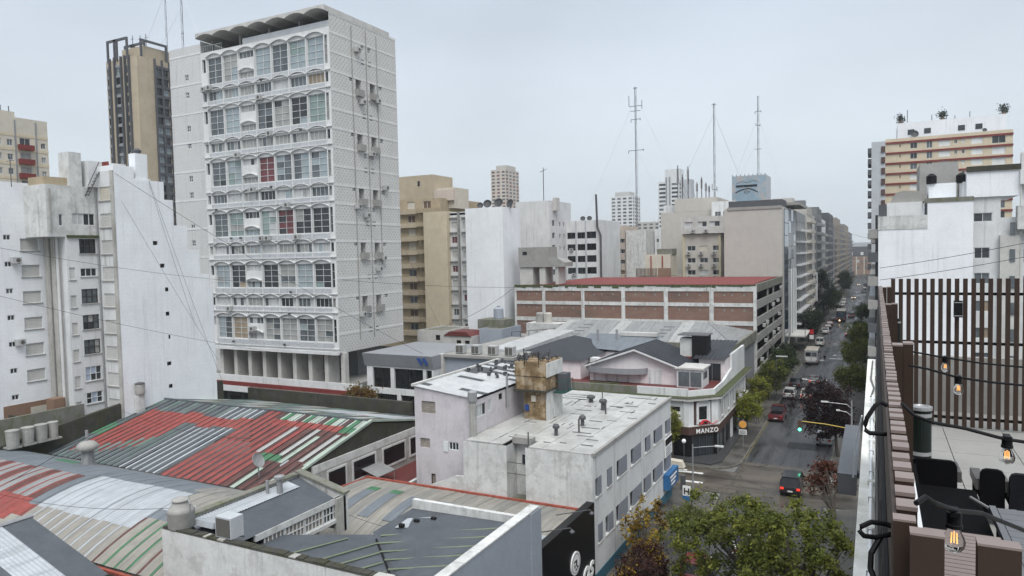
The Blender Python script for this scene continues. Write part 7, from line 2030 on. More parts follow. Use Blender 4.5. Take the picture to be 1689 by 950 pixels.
string_light('second festoon string crossing above the bollard', [(.11, 3.73, 22.27), (.16, 3.64, 22.235), (.23, 3.62, 22.215), (.35, 3.62, 22.20), (.46, 3.62, 22.175), (.50, 3.63, 22.165), (.66, 3.64, 22.15), (.9, 3.66, 22.14)], [(.505, 3.645, 22.15)], .0075)
string_light('third festoon string before the far screen', [(.20, 5.35, 22.21), (.31, 5.40, 22.185), (.47, 5.48, 22.13), (.56, 5.53, 22.11), (.70, 5.60, 22.085), (1.0, 5.72, 22.05)], [(.49, 5.48, 22.11)], .0075)
string_light('farthest festoon string with a small bulb', [(.26, 6.61, 22.14), (.5, 6.73, 22.085), (.78, 6.87, 22.03), (1.2, 7.05, 21.98)], [(.51, 6.75, 22.065)], .0075)
# cables and pipes in the gap outside the screen
cg = thing('cable_bundle', 'tangled black cables hung along the outside of the side screen', 'cable', (.02, 6, 20))
def cab(pts, r, mat='plastic_black', n=6): MB().tube(pts, r, n).build('cable', MATS[mat], cg)
rr = random.Random(12)
for q, (x, z, r, mt_) in enumerate(((.030, 21.55, .012, 'plastic_black'), (.018, 21.3, .010, 'cable_grey'), (.035, 21.0, .016, 'cable_grey'), (.012, 20.6, .012, 'plastic_black'), (.03, 20.3, .02, 'plastic_black'), (.03, 21.75, .009, 'plastic_black'))):
    pts = []
    yq = 1.4
    while yq < 15: pts.append((x + rr.uniform(-.008, .008), yq, z + rr.uniform(-.06, .06))); yq += rr.uniform(.35, .8)
    cab(pts, r, mt_)
cab([(.045, 3.36, 22.33), (.02, 3.35, 22.345), (0.0, 3.34, 22.33), (-.03, 3.32, 22.28), (-.038, 3.32, 22.25), (-.035, 3.32, 22.225), (-.02, 3.32, 22.215), (.045, 3.35, 22.21)], .0095, n=8)
cab([(.045, 2.45, 22.135), (.03, 2.45, 22.14), (-.01, 2.43, 22.147), (-.038, 2.41, 22.135), (-.042, 2.41, 22.12), (-.03, 2.41, 22.107), (.0, 2.43, 22.10), (.045, 2.45, 22.11)], .008, n=8)
cab([(.02, 2.45, 22.105), (-.01, 2.40, 22.06), (-.012, 2.38, 22.02), (.012, 2.34, 21.97), (.012, 2.25, 21.88), (.0, 2.1, 21.8)], .009, n=8)
tag(centred(MB().box(.028, .042, 1.5, 14.5, 19.2, 21.9).build('gap_shade_strip', MATS['plastic_black'])), 'black strip painted as the shade in the gap behind the cables outside the side screen', 'panel')  # added black strip carries the dark of the gap in its colour
# projecting sign box on the facade below the ledge
bx = thing('facade_box', 'dark grey metal sign box projecting from our facade below the ledge', 'sign', (-.9, 31, 14.3))
for q in range(3): MB().box(-1.18, -.58, 27.3 + 2.58 * q, 27.3 + 2.58 * q + 2.56, 14.27, 15.0).build('box_section', MATS['steel_dark'], bx)
for q in range(3): MB().box(-1.19, -.57, 27.29 + 2.58 * q, 27.3 + 2.58 * q + 2.565, 15.0, 15.02).build('top_sheet', M('box_top', (0.075, 0.08, 0.09), 0.4, 0.15, vs_=1.0), bx)
MB().box(-.58, .02, 29, 29.4, 14.4, 14.6).build('bracket', MATS['steel_dark'], bx)
ws = thing('white_sign_edge', 'narrow white panel edge with black cable below the ledge', 'panel', (-.35, 9, 16.5))
MB().box(-.42, -.34, 9.0, 9.35, 16.2, 17.6).build('panel', MATS['pipe_white'], ws)
MB().tube([(-.33, 9.0, 17.6), (-.36, 8.9, 17.2), (-.31, 8.8, 16.9), (-.35, 8.7, 16.3)], .012).build('cable', MATS['plastic_black'], ws)
MB().tube([(-.30, 20, 18.7), (-.5, 22, 17.4), (-.62, 25, 15.6), (-.7, 27.5, 14.9)], .02).build('white_cable', MATS['pipe_white'], ws)
tag(centred(MB().box(.5, 18, 31, 63.5, 0, 11).build('neighbour_block', MATS['concrete'])), 'low grey neighbour block hidden beyond our terrace', 'building')
# ------------------------------------------------------------------ trees
def leaf_mat(name, c1, c2, c3=None):
    mt = bpy.data.materials.new(name); mt.use_nodes = True
    N = NT(mt); bs = N.n['Principled BSDF']
    bs.inputs['Roughness'].default_value = 0.55
    bs.inputs['Specular IOR Level'].default_value = 0.15
    f = N.rng(N.noise((1.3, 1.3, 1.3), 3, 0.6), 0.35, 0.65)
    cur = N.mix(f, c1, c2)
    if c3:
        g = N.rng(N.noise((0.7, 0.7, 0.7), 3, 0.6), 0.52, 0.62)
        cur = N.mix(g, cur, c3)
    fine = N.rng(N.noise((9, 9, 9), 2, 0.6), 0.3, 0.7, 0.65, 1.35)
    vm = N.new('ShaderNodeVectorMath', operation='SCALE'); N.link(cur, vm.inputs[0]); N.link(fine, vm.inputs['Scale'])
    N.link(vm.outputs[0], bs.inputs['Base Color'])
    tr = N.new('ShaderNodeBsdfTranslucent'); N.link(vm.outputs[0], tr.inputs['Color'])
    mx = N.new('ShaderNodeMixShader'); mx.inputs[0].default_value = 0.25
    N.link(bs.outputs[0], mx.inputs[1]); N.link(tr.outputs[0], mx.inputs[2])
    out = [n for n in N.n if n.type == 'OUTPUT_MATERIAL'][0]
    N.link(mx.outputs[0], out.inputs[0])
    MATS[name] = mt
leaf_mat('leaf_green', (0.054, 0.072, 0.014), (0.125, 0.135, 0.027))
leaf_mat('leaf_lime', (0.115, 0.135, 0.018), (0.22, 0.22, 0.035))
leaf_mat('leaf_street', (0.028, 0.045, 0.012), (0.05, 0.068, 0.02))
leaf_mat('leaf_deep', (0.016, 0.027, 0.013), (0.03, 0.043, 0.019))
leaf_mat('leaf_purple', (0.016, 0.008, 0.009), (0.032, 0.014, 0.014))
leaf_mat('leaf_yellow', (0.30, 0.20, 0.02), (0.17, 0.12, 0.02), (0.06, 0.03, 0.015))
leaf_mat('leaf_rust', (0.11, 0.036, 0.02), (0.07, 0.026, 0.016))
leaf_mat('leaf_maroon', (0.05, 0.017, 0.014), (0.03, 0.014, 0.012))
leaf_mat('leaf_autumn', (0.16, 0.09, 0.025), (0.10, 0.075, 0.02), (0.07, 0.07, 0.02))
M('bark', (0.065, 0.055, 0.045), 0.9, 0.3, vs_=2.0)
def tree(label, base, h, crown, leaf, n, size, seed, cat='tree', name='street_tree', group=None, spread=.55, clusters=60, trunk_r=.14, extra=()):
    """tapered trunk with limbs, crown = (centre offset xyz, radii xyz); leaves grouped in clumps"""
    rs = np.random.RandomState(seed)
    t = thing(name, label, cat, base, group)
    c = np.array(base) + np.array(crown[0]); rad = np.array(crown[1])
    # clump centres: mostly in the outer shell, lumpy outline
    d = rs.normal(size=(clusters, 3)); d /= np.linalg.norm(d, axis=1)[:, None]
    rr_ = rs.uniform(.35, 1.0, clusters) ** .6
    lump = 1 + .34 * np.sin(d[:, 0] * 5 + seed) * np.cos(d[:, 1] * 4 + d[:, 2] * 3)
    cc = c + d * rad * (rr_ * lump)[:, None]
    def cloud(centres, k, rcl, size, mat, nm):
        idx = rs.randint(0, len(centres), k)
        p = centres[idx] + rs.normal(size=(k, 3)) * (rcl * rs.uniform(.5, 1.0, (k, 1)))
        nrm = rs.normal(size=(k, 3)); nrm[:, 2] = np.abs(nrm[:, 2]) + .5; nrm /= np.linalg.norm(nrm, axis=1)[:, None]
        a = np.cross(nrm, rs.normal(size=(k, 3))); a /= np.linalg.norm(a, axis=1)[:, None]
        b = np.cross(nrm, a)
        s = size * rs.uniform(.4, 1.6, (k, 1))
        v = np.stack([p - a * s, p + b * s * .45, p + a * s, p - b * s * .45], 1).reshape(-1, 3) - np.array(base)
        me = bpy.data.meshes.new(nm)
        me.vertices.add(4 * k); me.vertices.foreach_set('co', v.astype('f').ravel())
        me.loops.add(4 * k); me.loops.foreach_set('vertex_index', np.arange(4 * k, dtype='i'))
        me.polygons.add(k); me.polygons.foreach_set('loop_start', np.arange(0, 4 * k, 4, dtype='i'))
        try: me.polygons.foreach_set('loop_total', np.full(k, 4, dtype='i'))
        except Exception: pass
        me.materials.append(MATS[mat]); me.update(calc_edges=True)
        place(nm, me, t, (0, 0, 0), 0, True)
    cloud(cc, n, spread, size, leaf, 'crown')
    for mat, frac, k in extra:
        sel = cc[rs.permutation(clusters)[:max(3, int(clusters * frac))]]
        cloud(sel, k, spread * .8, size, mat, 'leaf_patch')
    mb = MB()
    b = Vector(base); fork = b + Vector((crown[0][0] * .25, crown[0][1] * .25, max(.8, crown[0][2] - rad[2] * .9)))
    mb.tube([b - Vector((0, 0, .1)), b.lerp(fork, .5) + Vector((rs.uniform(-.1, .1), rs.uniform(-.1, .1), 0)), fork], trunk_r, 8, trunk_r * .7)
    for k in range(18):
        e_ = Vector(cc[rs.randint(clusters)])
        mid = fork.lerp(e_, .5) + Vector((rs.uniform(-.25, .25), rs.uniform(-.25, .25), rs.uniform(0, .3)))
        mb.tube([fork, mid, e_], trunk_r * .5, 5, trunk_r * .08)
        for q in range(2):
            e2 = Vector(cc[rs.randint(clusters)])
            if (e2 - mid).length < rad.max() * 1.2: mb.tube([mid, mid.lerp(e2, .5), e2], trunk_r * .22, 4, trunk_r * .05)
    mb.build('trunk', MATS['bark'], t)
    return t
tree('large leafy green tree at the bottom centre right', (-6.0, 42.5, .14), 8, ((-1.5, 1.8, 4.9), (4.0, 3.6, 2.4)), 'leaf_green', 13000, .105, 1, spread=.30, clusters=105, trunk_r=.2, extra=[('leaf_lime', .45, 4200)], group='green kerb trees at the bottom')
tree('big green tree hugging our ledge at the bottom', (-3.4, 38.0, .14), 8, ((-.3, .9, 6.7), (3.0, 3.4, 2.8)), 'leaf_green', 13000, .105, 2, spread=.30, clusters=105, trunk_r=.2, extra=[('leaf_lime', .45, 4200)], group='green kerb trees at the bottom')
tree('low green tree at the very bottom of the street', (-4.6, 31.5, .14), 7, ((-1.2, .2, 4.6), (3.4, 2.8, 2.2)), 'leaf_street', 16000, .10, 3, spread=.5, clusters=80, trunk_r=.18, extra=[('leaf_lime', .15, 1500)], group='green kerb trees at the bottom')
tree('small bright green sapling crown by the bus stop', (-13.6, 54.5, .14), 5, ((.9, -1.2, 2.3), (1.7, 1.7, 1.0)), 'leaf_green', 4200, .10, 4, spread=.35, clusters=30, trunk_r=.08, extra=[('leaf_lime', .3, 700)])
tree('sparse yellow and brown autumn tree by the white facade', (-15.2, 48.5, .14), 5, ((.3, 1.0, 2.9), (1.5, 3.6, 1.6)), 'leaf_yellow', 1500, .13, 5, spread=.22, clusters=60, trunk_r=.1, extra=[('leaf_yellow', .12, 700)])
tree('dark maroon leafed tree low beside the autumn tree', (-13.9, 43.0, .14), 5, ((.4, 1.4, 2.3), (1.9, 3.0, 1.2)), 'leaf_maroon', 4200, .11, 6, spread=.36, clusters=45, trunk_r=.1, extra=[('leaf_yellow', .4, 1100)])
tree('rounded lime green tree nearest on the left pavement', (-14.2, 91.0, .14), 5, ((0, 0, 3.3), (1.9, 1.9, 1.75)), 'leaf_lime', 9000, .10, 7, spread=.3, clusters=60, group='round trees on the left pavement')
tree('second rounded green tree on the left pavement', (-14.2, 101.5, .14), 5, ((0, 0, 3.7), (1.75, 1.75, 1.6)), 'leaf_lime', 7500, .10, 8, spread=.3, clusters=50, group='round trees on the left pavement')
tree('third wider green tree on the left pavement', (-14.4, 113, .14), 6, ((.4, 0, 4.0), (2.3, 2.6, 1.9)), 'leaf_green', 9500, .11, 9, spread=.36, clusters=60, group='round trees on the left pavement', extra=[('leaf_lime', .25, 1500)])
tree('fourth dark green tree on the left pavement', (-14.2, 123, .14), 6, ((.5, 0, 4.2), (2.5, 3.0, 2.0)), 'leaf_street', 9500, .11, 10, spread=.38, clusters=60, group='round trees on the left pavement')
tree('fifth dark tree on the left pavement before the truck', (-14.6, 134, .14), 6, ((.4, 0, 4.0), (2.2, 3.0, 2.0)), 'leaf_deep', 7000, .12, 11, spread=.4, clusters=50, group='round trees on the left pavement')
tree('small lime tree before the restaurant window', (-19.75, 76.2, .14), 5, ((0, 0, 4.0), (1.0, 1.0, 1.6)), 'leaf_lime', 4200, .09, 12, spread=.25, clusters=36)
tree('broad dark purple leafed tree on the right pavement', (-3.6, 84.5, .14), 7, ((-1.0, .5, 5.0), (3.0, 3.6, 2.9)), 'leaf_purple', 17000, .12, 13, spread=.45, clusters=90, trunk_r=.2)
tree('sparse rust coloured tree beside the sign box', (-2.2, 51.5, .14), 6, ((-1.0, 5.4, 5.6), (1.2, 1.6, 1.3)), 'leaf_rust', 1500, .13, 14, spread=.3, clusters=26, trunk_r=.1)
for i, (y, dx, z, r) in enumerate(((106, .6, 5.2, 1.7), (119, .9, 7.0, 2.0), (131, 1.1, 8.6, 1.9), (150, .8, 5.4, 1.9), (172, .8, 5.0, 2.0), (205, .8, 6.4, 2.2))):
    tree(['first green tree past the purple one on the right', 'second green tree on the right pavement', 'third tall green tree on the right pavement', 'fourth dark tree on the right pavement', 'fifth dark tree on the right pavement', 'farthest tree on the right pavement'][i],
         (-3.4, y, .14), 7, ((dx, 0, z), (r, r * 1.2, r * .85)), 'leaf_green' if i < 3 else 'leaf_street', 6500, .14, 20 + i, spread=.45, clusters=50, group='trees on the right pavement')
for i, (x, y, z, r, rz_, lf) in enumerate(((-14.6, 188, 4.6, 3.0, 2.6, 'leaf_deep'), (-14.8, 205, 4.4, 2.6, 2.4, 'leaf_deep'), (-14.6, 243, 10.0, 3.4, 7.0, 'leaf_deep'), (-14.4, 268, 4.6, 3.0, 2.4, 'leaf_street'), (-14.4, 300, 4.6, 3.0, 2.4, 'leaf_street'), (-13.6, 385, 6.5, 4.4, 4.4, 'leaf_deep'), (-13.6, 410, 6.0, 4.2, 4.0, 'leaf_deep'))):
    tree(['dark tree beyond the street canopy on the left', 'dark tree before the hotel sign block', 'tall dark tree in the street canyon', 'small tree past the tall dark one', 'small tree further along on the left', 'far dark tree mass on the left, nearer one', 'far dark tree mass on the left, farther one'][i],
         (x, y, .14), 8, ((.3, 0, z), (r * .8, r, rz_)), lf, 5000, .24, 30 + i, spread=.7, clusters=50, group='trees on the far left pavement')
tree('rust and olive autumn shrub tree before the tower podium', (-53.0, 64.5, 0), 8, ((0, 0, 6.7), (2.6, 1.8, 1.5)), 'leaf_autumn', 6500, .13, 50, spread=.45, clusters=46, extra=[('leaf_rust', .3, 1200)])
# ------------------------------------------------------------------ vehicles
def paint(name, col, rough=.3):
    m_ = M(name, col, rough, 0.03, fine=0.0, spec=0.5)
    m_.node_tree.nodes['Principled BSDF'].inputs['Coat Weight'].default_value = .5
    return m_
paint('car_white', (0.62, 0.62, 0.60)); paint('car_black', (0.012, 0.012, 0.014)); paint('car_red', (0.085, 0.010, 0.012)); paint('car_grey', (0.12, 0.115, 0.125)); paint('car_silver', (0.34, 0.35, 0.36)); paint('car_cream', (0.55, 0.50, 0.42))
paint('car_dark', (0.03, 0.032, 0.036)); paint('car_bright_red', (0.16, 0.012, 0.018))
M('tail_red', (0.25, 0.01, 0.01), 0.3, 0.05); M('lamp_clear', (0.6, 0.6, 0.58), 0.2, 0.05)
emis('tail_lit', (1.0, 0.06, 0.03), 0.15); emis('head_lit', (1.0, 0.62, 0.30), 5.0); emis('signal_green', (0.10, 1.0, 0.55), 2.0); emis('signal_amber', (1.0, 0.42, 0.06), 1.5)
CARM = {}
def car(label, kind, colour, x, y, heading=0.0, lit=False, group='vehicles on the street'):
    """heading 0: pointing away along +Y.  Profiles are (y, z) side outlines."""
    L, Wd, H_, hood = {'hatch': (4.0, 1.72, 1.48, .95), 'sedan': (4.5, 1.76, 1.45, .95), 'suv': (4.5, 1.86, 1.72, 1.08), 'pickup': (5.2, 1.86, 1.78, 1.10), 'van': (4.4, 1.80, 1.85, 1.15)}[kind]
    t = thing('parked_car' if not lit else 'car', label, 'pickup' if kind == 'pickup' else ('van' if kind == 'van' else 'car'), (x, y, 0.0), group, heading)
    key = (kind, colour)
    if key not in CARM:
        h = L / 2
        belt = hood
        if kind == 'hatch': roof = [(-h + .12, belt), (-h + .42, H_ - .06), (-h + .9, H_), (.35, H_), (1.05, belt + .02)]
        elif kind == 'sedan': roof = [(-h + .85, belt), (-h + 1.45, H_ - .04), (-h + 1.9, H_), (.35, H_), (1.15, belt + .02)]
        elif kind == 'suv': roof = [(-h + .10, belt), (-h + .35, H_ - .08), (-h + .8, H_), (.5, H_), (1.15, belt + .02)]
        elif kind == 'pickup': roof = [(-.35, belt), (-.12, H_ - .05), (.1, H_), (.75, H_), (1.35, belt + .02)]
        else: roof = [(-h + .06, belt), (-h + .16, H_ - .08), (-h + .5, H_), (.75, H_), (1.35, belt + .05)]
        bl = MB(); w = Wd / 2
        prof = [(-h, .42), (-h + .05, .85), (-h + .12, belt), (h - 1.0, belt), (h - .25, belt - .18), (h - .02, .70), (h, .40), (h - .15, .24), (-h + .15, .24)]
        secs = [(w * .93, .24), (w, .5), (w, belt - .08), (w * .95, belt)]
        bl.prism(prof, (-w * .98, w * .98), 'x')
        # flanks bulge a little outside the prism between the wheels
        for s in (-1, 1): bl.box(s * w * .98 if s < 0 else w * .965, s * w * .965 if s < 0 else w * .998, -h + .25, h - .35, .45, belt - .14)
        body = bl.mesh('body', MATS['car_' + colour])
        def cabin(inset, z_lo, mat, nm, shrink):
            mb = MB(); pts = roof
            tw = w * .80; bwid = w * .955
            L_ = [(yq, zq) for yq, zq in pts]
            def wid(z): return bwid + (tw - bwid) * max(0, (z - belt)) / (H_ - belt)
            n = len(L_)
            for a, b in zip(range(n - 1), range(1, n)):
                (ya, za), (yb, zb) = L_[a], L_[b]
                mb.quad((-wid(za), ya, za), (-wid(zb), yb, zb), (wid(zb), yb, zb), (wid(za), ya, za))
            for s in (-1, 1): mb.quad(*[(s * wid(zq), yq, zq) for yq, zq in (L_ if s > 0 else L_[::-1])])
            return mb.mesh(nm, MATS[mat])
        cab_ = cabin(0, 0, 'glass_black', 'window_glass', 0)
        rt_ = MB(); tw = w * .80
        (y1, z1), (y2, z2) = roof[2], roof[3]
        rt_.box(-tw - .01, tw + .01, y1 - .32, y2 + .05, H_ - .05, H_ + .025)
        def wd(z): return w * .955 + (tw - w * .955) * (z - belt) / (H_ - belt)
        for s in (-1, 1):
            for (ya, za), (yb, zb) in ((roof[0], roof[1]), (roof[4], roof[3]), ((.0, belt), (-.05, H_))):
                rt_.tube([(s * wd(za), ya, za), (s * wd(zb), yb, zb)], .055, 4)
        if kind == 'van': rt_.box(-.05, .05, -h + .06, -h + .2, belt, H_ - .05)
        roofm = rt_.mesh('roof', MATS['car_' + colour])
        wheel = MB(); wheel.prism([(.32 * math.cos(q * math.pi / 8), .32 * math.sin(q * math.pi / 8)) for q in range(16)], (-.1, .1), 'x'); wheelm = wheel.mesh('wheel', MATS['rubber'])
        rim = MB(); rim.prism([(.2 * math.cos(q * math.pi / 6), .2 * math.sin(q * math.pi / 6)) for q in range(12)], (-.112, .112), 'x'); rimm = rim.mesh('rim', MATS['steel'])
        lampb = MB().box(-.16, .16, -.03, .03, -.11, .11)
        bed = None
        if kind == 'pickup': bed = MB().box(-w * .82, w * .82, -h + .15, -.45, belt - .02, belt + .012).mesh('load_bed', MATS['cushion_black'])
        CARM[key] = (body, cab_, roofm, wheelm, rimm, bed, h, w, belt)
    body, cab_, roofm, wheelm, rimm, bed, h, w, belt = CARM[key]
    def add(nm, me, loc=(0, 0, 0), parent=t): return place(nm, me, parent, loc, 0, True)
    add('body', body); add('window_glass', cab_); add('roof', roofm)
    if bed: add('load_bed', bed)
    for sx in (-1, 1):
        for yy in (-h + .8, h - .85):
            wl_ = add('wheel', wheelm, (sx * (w - .1), yy, .32)); add('rim', rimm, (0, 0, 0), wl_)
    for nm, yy, mt_ in (('tail_light', -h + .0, 'tail_lit' if lit else 'tail_red'), ('head_light', h - .06, 'head_lit' if (lit and abs(heading) > 1) else 'lamp_clear')):
        k2 = ('lamp', mt_)
        if k2 not in MESH: MESH[k2] = MB().box(-.16, .16, -.04, .04, -.10, .10).mesh(nm, MATS[mt_])
        for sx in (-1, 1): add(nm, MESH[k2], (sx * (w - .22), yy, .78 if nm == 'tail_light' else .66))
    if 'plate' not in MESH:
        MESH['plate'] = MB().box(-.22, .22, -.02, .02, -.06, .06).mesh('number_plate', MATS['lamp_clear'])
        MESH['mirror'] = MB().box(-.1, .1, -.05, .05, -.07, .07).mesh('mirror', MATS['car_black'])
    add('number_plate', MESH['plate'], (0, -h - .01, .55))
    for sx in (-1, 1): add('mirror', MESH['mirror'], (sx * (w + .06), .95, belt + .08))
    return t
car('black sport utility car crossing the junction', 'suv', 'black', -7.0, 71.4, 0, True)
car('dark red pickup truck parked on the left below the lime tree', 'pickup', 'red', -11.75, 101.3)
car('white hatchback parked on the left behind the red pickup', 'hatch', 'white', -11.75, 116.8)
car('black car parked in front of the white hatchback', 'sedan', 'black', -11.75, 126)
car('cream sedan driving with lit tail lights beside the white hatchback', 'sedan', 'cream', -9.25, 116.6, 0, True)
car('grey violet car driving beside the purple tree', 'hatch', 'grey', -9.1, 129.5, 0, True)
car('white panel van parked past the small truck', 'van', 'white', -11.6, 182.3)
car('black hatchback driving in the right lane far off', 'hatch', 'black', -6.1, 202.8, 0, True)
car('white sedan parked on the left past the van', 'sedan', 'white', -12.0, 208.2)
car('black car parked past the white sedan', 'hatch', 'black', -11.9, 220)
car('red and dark car parked beside the far black car', 'hatch', 'red', -11.9, 229)
car('silver car parked before the dark bus', 'sedan', 'silver', -11.9, 248)
car('grey suv with bright lights beside the dark bus', 'suv', 'grey', -7.0, 258, 0, True)
car('black van parked far down the left kerb', 'van', 'black', -11.9, 285)
car('white car far down the left kerb, nearer one', 'sedan', 'white', -11.6, 306)
car('white car far down the left kerb, farther one', 'sedan', 'white', -11.6, 322)
car('dark car far down the left kerb', 'hatch', 'dark', -11.8, 336)
car('dark car parked far down on the right, nearest', 'sedan', 'dark', -5.2, 400); car('silver car parked far down on the right', 'hatch', 'silver', -5.2, 430); car('dark car parked far down on the right, farthest', 'suv', 'dark', -5.2, 465)
car('oncoming car with headlights far down the street', 'sedan', 'silver', -8.6, 350, math.pi, True); car('oncoming car with headlights farther down the street', 'hatch', 'white', -8.8, 470, math.pi, True)
car('silver car at the right kerb under the purple tree', 'hatch', 'silver', -5.3, 90.5)
car('bright red car half hidden by trees at the bottom', 'hatch', 'bright_red', -11.2, 49.5)
car('white car half hidden by trees at the bottom', 'sedan', 'white', -8.6, 55.5)
def box_truck(label, x, y, w, L, H_, mat, topmat, lit, name, back):
    t = thing(name, label, 'bus' if 'bus' in name else 'truck', (x, y, 0), 'vehicles on the street')
    MB().box(x - w / 2, x + w / 2, y - L / 2, y + L / 2, .55, H_).build('body', MATS[mat], t)
    MB().box(x - w / 2 - .02, x + w / 2 + .02, y - L / 2 - .02, y + L / 2, H_, H_ + .08).build('roof', MATS[topmat], t)
    for a, b, c, d, m_ in back: MB().box(x + a, x + b, y - L / 2 - .03, y - L / 2, c, d).build('rear_panel', MATS[m_], t)
    for s in (-1, 1):
        MB().box(x + s * w / 2 - .015, x + s * w / 2 + .015, y - L / 2 + .5, y + L / 2 - .4, H_ - 1.3, H_ - .35).build('side_window', MATS['glass_black'], t)
        for yy in (y - L / 2 + 1.2, y + L / 2 - 1.2):
            mb = MB().prism([(yy + .45 * math.cos(q * math.pi / 8), .45 + .45 * math.sin(q * math.pi / 8)) for q in range(16)], (x + s * (w / 2 - .28), x + s * (w / 2 + .0)), 'x'); mb.build('wheel', MATS['rubber'], t, True)
        MB().box(x + s * (w / 2 - .2) - .1, x + s * (w / 2 - .2) + .1, y - L / 2 - .05, y - L / 2 - .01, .75, .98).build('tail_light', MATS['tail_lit' if lit else 'tail_red'], t)
        MB().box(x + s * (w / 2 + .18) - .1, x + s * (w / 2 + .18) + .1, y + L / 2 - .3, y + L / 2 - .2, 1.6, 2.1).build('mirror', MATS['car_black'], t)
    MB().box(x - w / 2 + .05, x + w / 2 - .05, y - L / 2 - .06, y - L / 2, .35, .55).build('bumper', MATS['car_black'], t)
box_truck('small white box truck with round emblems on its doors', -11.25, 153.6, 2.35, 6.4, 2.85, 'car_silver', 'car_cream', False, 'box_truck', [(-1.0, -.05, 1.75, 2.5, 'glass_black'), (.1, 1.0, 1.75, 2.5, 'glass_mid'), (-1.0, -.08, .8, 1.55, 'car_white'), (.08, 1.0, .8, 1.55, 'car_white')])
box_truck('dark blue bus seen from behind far down the street', -9.6, 246.5, 2.6, 10, 3.3, 'paint_grey_dark', 'paint_beige', True, 'city_bus', [(-1.1, 1.1, 1.6, 2.9, 'glass_blue')])
# motorcycle with lamp behind the bus
mo_ = thing('motorcycle', 'motorcycle with orange lamp just behind the dark bus', 'motorcycle', (-9.7, 238, 0))
MB().tube([(-9.7, 237.4, .35), (-9.7, 238, .75), (-9.7, 238.7, .4)], .16, 6).build('frame', MATS['car_black'], mo_)
for yy in (237.3, 238.7): MB().prism([(yy + .3 * math.cos(q * math.pi / 6), .3 + .3 * math.sin(q * math.pi / 6)) for q in range(12)], (-9.76, -9.64), 'x').build('wheel', MATS['rubber'], mo_, True)
MB().box(-9.82, -9.58, 237.1, 237.2, .7, .95).build('lamp', MATS['head_lit'], mo_)
# ------------------------------------------------------------------ person in the road
def person(label, base, rz=0.0, shirt='cushion_black', legs='paint_grey_dark', s=1.0):
    J = {'pel': (0, 0, .95), 'wai': (0, .01, 1.12), 'che': (0, .02, 1.36), 'nec': (0, .02, 1.50), 'hd0': (0, .03, 1.58), 'hd1': (0, .04, 1.72),
         'shL': (.18, .02, 1.42), 'elL': (.30, -.02, 1.17), 'haL': (.34, .10, .95), 'shR': (-.18, .02, 1.42), 'elR': (-.31, -.02, 1.18), 'haR': (-.33, .12, .97),
         'hiL': (.10, 0, .90), 'knL': (.12, .14, .50), 'anL': (.12, .06, .09), 'toL': (.12, .24, .04), 'hiR': (-.10, 0, .90), 'knR': (-.11, .0, .50), 'anR': (-.12, -.18, .12), 'toR': (-.12, -.02, .04)}
    R = {'pel': .15, 'wai': .13, 'che': .16, 'nec': .055, 'hd0': .085, 'hd1': .075, 'shL': .075, 'shR': .075, 'elL': .05, 'elR': .05, 'haL': .04, 'haR': .04, 'hiL': .095, 'hiR': .095, 'knL': .065, 'knR': .065, 'anL': .045, 'anR': .045, 'toL': .04, 'toR': .04}
    Ed = [('pel', 'wai'), ('wai', 'che'), ('che', 'nec'), ('nec', 'hd0'), ('hd0', 'hd1'), ('che', 'shL'), ('shL', 'elL'), ('elL', 'haL'), ('che', 'shR'), ('shR', 'elR'), ('elR', 'haR'), ('pel', 'hiL'), ('hiL', 'knL'), ('knL', 'anL'), ('anL', 'toL'), ('pel', 'hiR'), ('hiR', 'knR'), ('knR', 'anR'), ('anR', 'toR')]
    names = list(J)
    me = bpy.data.meshes.new('person'); me.from_pydata([tuple(c * s for c in J[k]) for k in names], [(names.index(a), names.index(b)) for a, b in Ed], [])
    o = bpy.data.objects.new('person', me); COL.objects.link(o)
    sm = o.modifiers.new('skin', 'SKIN'); o.modifiers.new('sub', 'SUBSURF').levels = 1
    for i, k in enumerate(names):
        sv = me.skin_vertices[0].data[i]; sv.radius = (R[k] * s, R[k] * s * .85); sv.use_root = (k == 'pel')
    dg = bpy.context.evaluated_depsgraph_get(); dg.update()
    m2 = bpy.data.meshes.new_from_object(o.evaluated_get(dg)); o.modifiers.clear(); o.data = m2
    m2.materials.clear()
    for nm in (shirt, legs, 'skin_tone', 'hair_dark'): m2.materials.append(MATS[nm])
    for p in m2.polygons:
        c = p.center / s
        p.material_index = 3 if c.z > 1.66 else (2 if c.z > 1.5 or (abs(c.x) > .27 and c.z < 1.04) else (1 if c.z < .96 else 0)); p.use_smooth = True
    o.location = base; o.rotation_euler = (0, 0, rz)
    return tag(o, label, 'person')
M('skin_tone', (0.36, 0.22, 0.15), 0.6, 0.05); M('hair_dark', (0.02, 0.016, 0.013), 0.6, 0.1)
person('person in dark clothes walking in the road beside the truck', (-9.0, 153.9, 0))
person('person in dark clothes on the left pavement by the restaurant', (-13.7, 96.5, .14), 2.6, 'car_dark')
# ------------------------------------------------------------------ street furniture
lp = thing('street_lamp', 'grey street lamp with one arm at the near corner', 'street lamp', (-14.6, 63.4, .14))
MB().tube([(-14.6, 63.4, .14), (-14.6, 63.4, 5.6)], .09, 8, .06).build('pole', MATS['steel'], lp)
MB().tube([(-14.6, 63.4, 5.3), (-13.9, 63.4, 5.45), (-12.6, 63.5, 5.65)], .04, 6).build('arm', MATS['steel'], lp)
MB().box(-12.65, -11.9, 63.38, 63.62, 5.6, 5.72).build('lamp_head', MATS['lamp_clear'], lp)
bs2 = thing('bus_stop_sign', 'white bus stop sign with letter H over blue panel', 'sign', (-14.9, 62.3, .14))
MB().tube([(-14.9, 62.3, .14), (-14.9, 62.3, 2.2)], .04, 6).build('pole', MATS['steel'], bs2)
bd = MB().box(-15.25, -14.55, 62.22, 62.27, 1.25, 2.15).build('board', MATS['letter_white'], bs2)
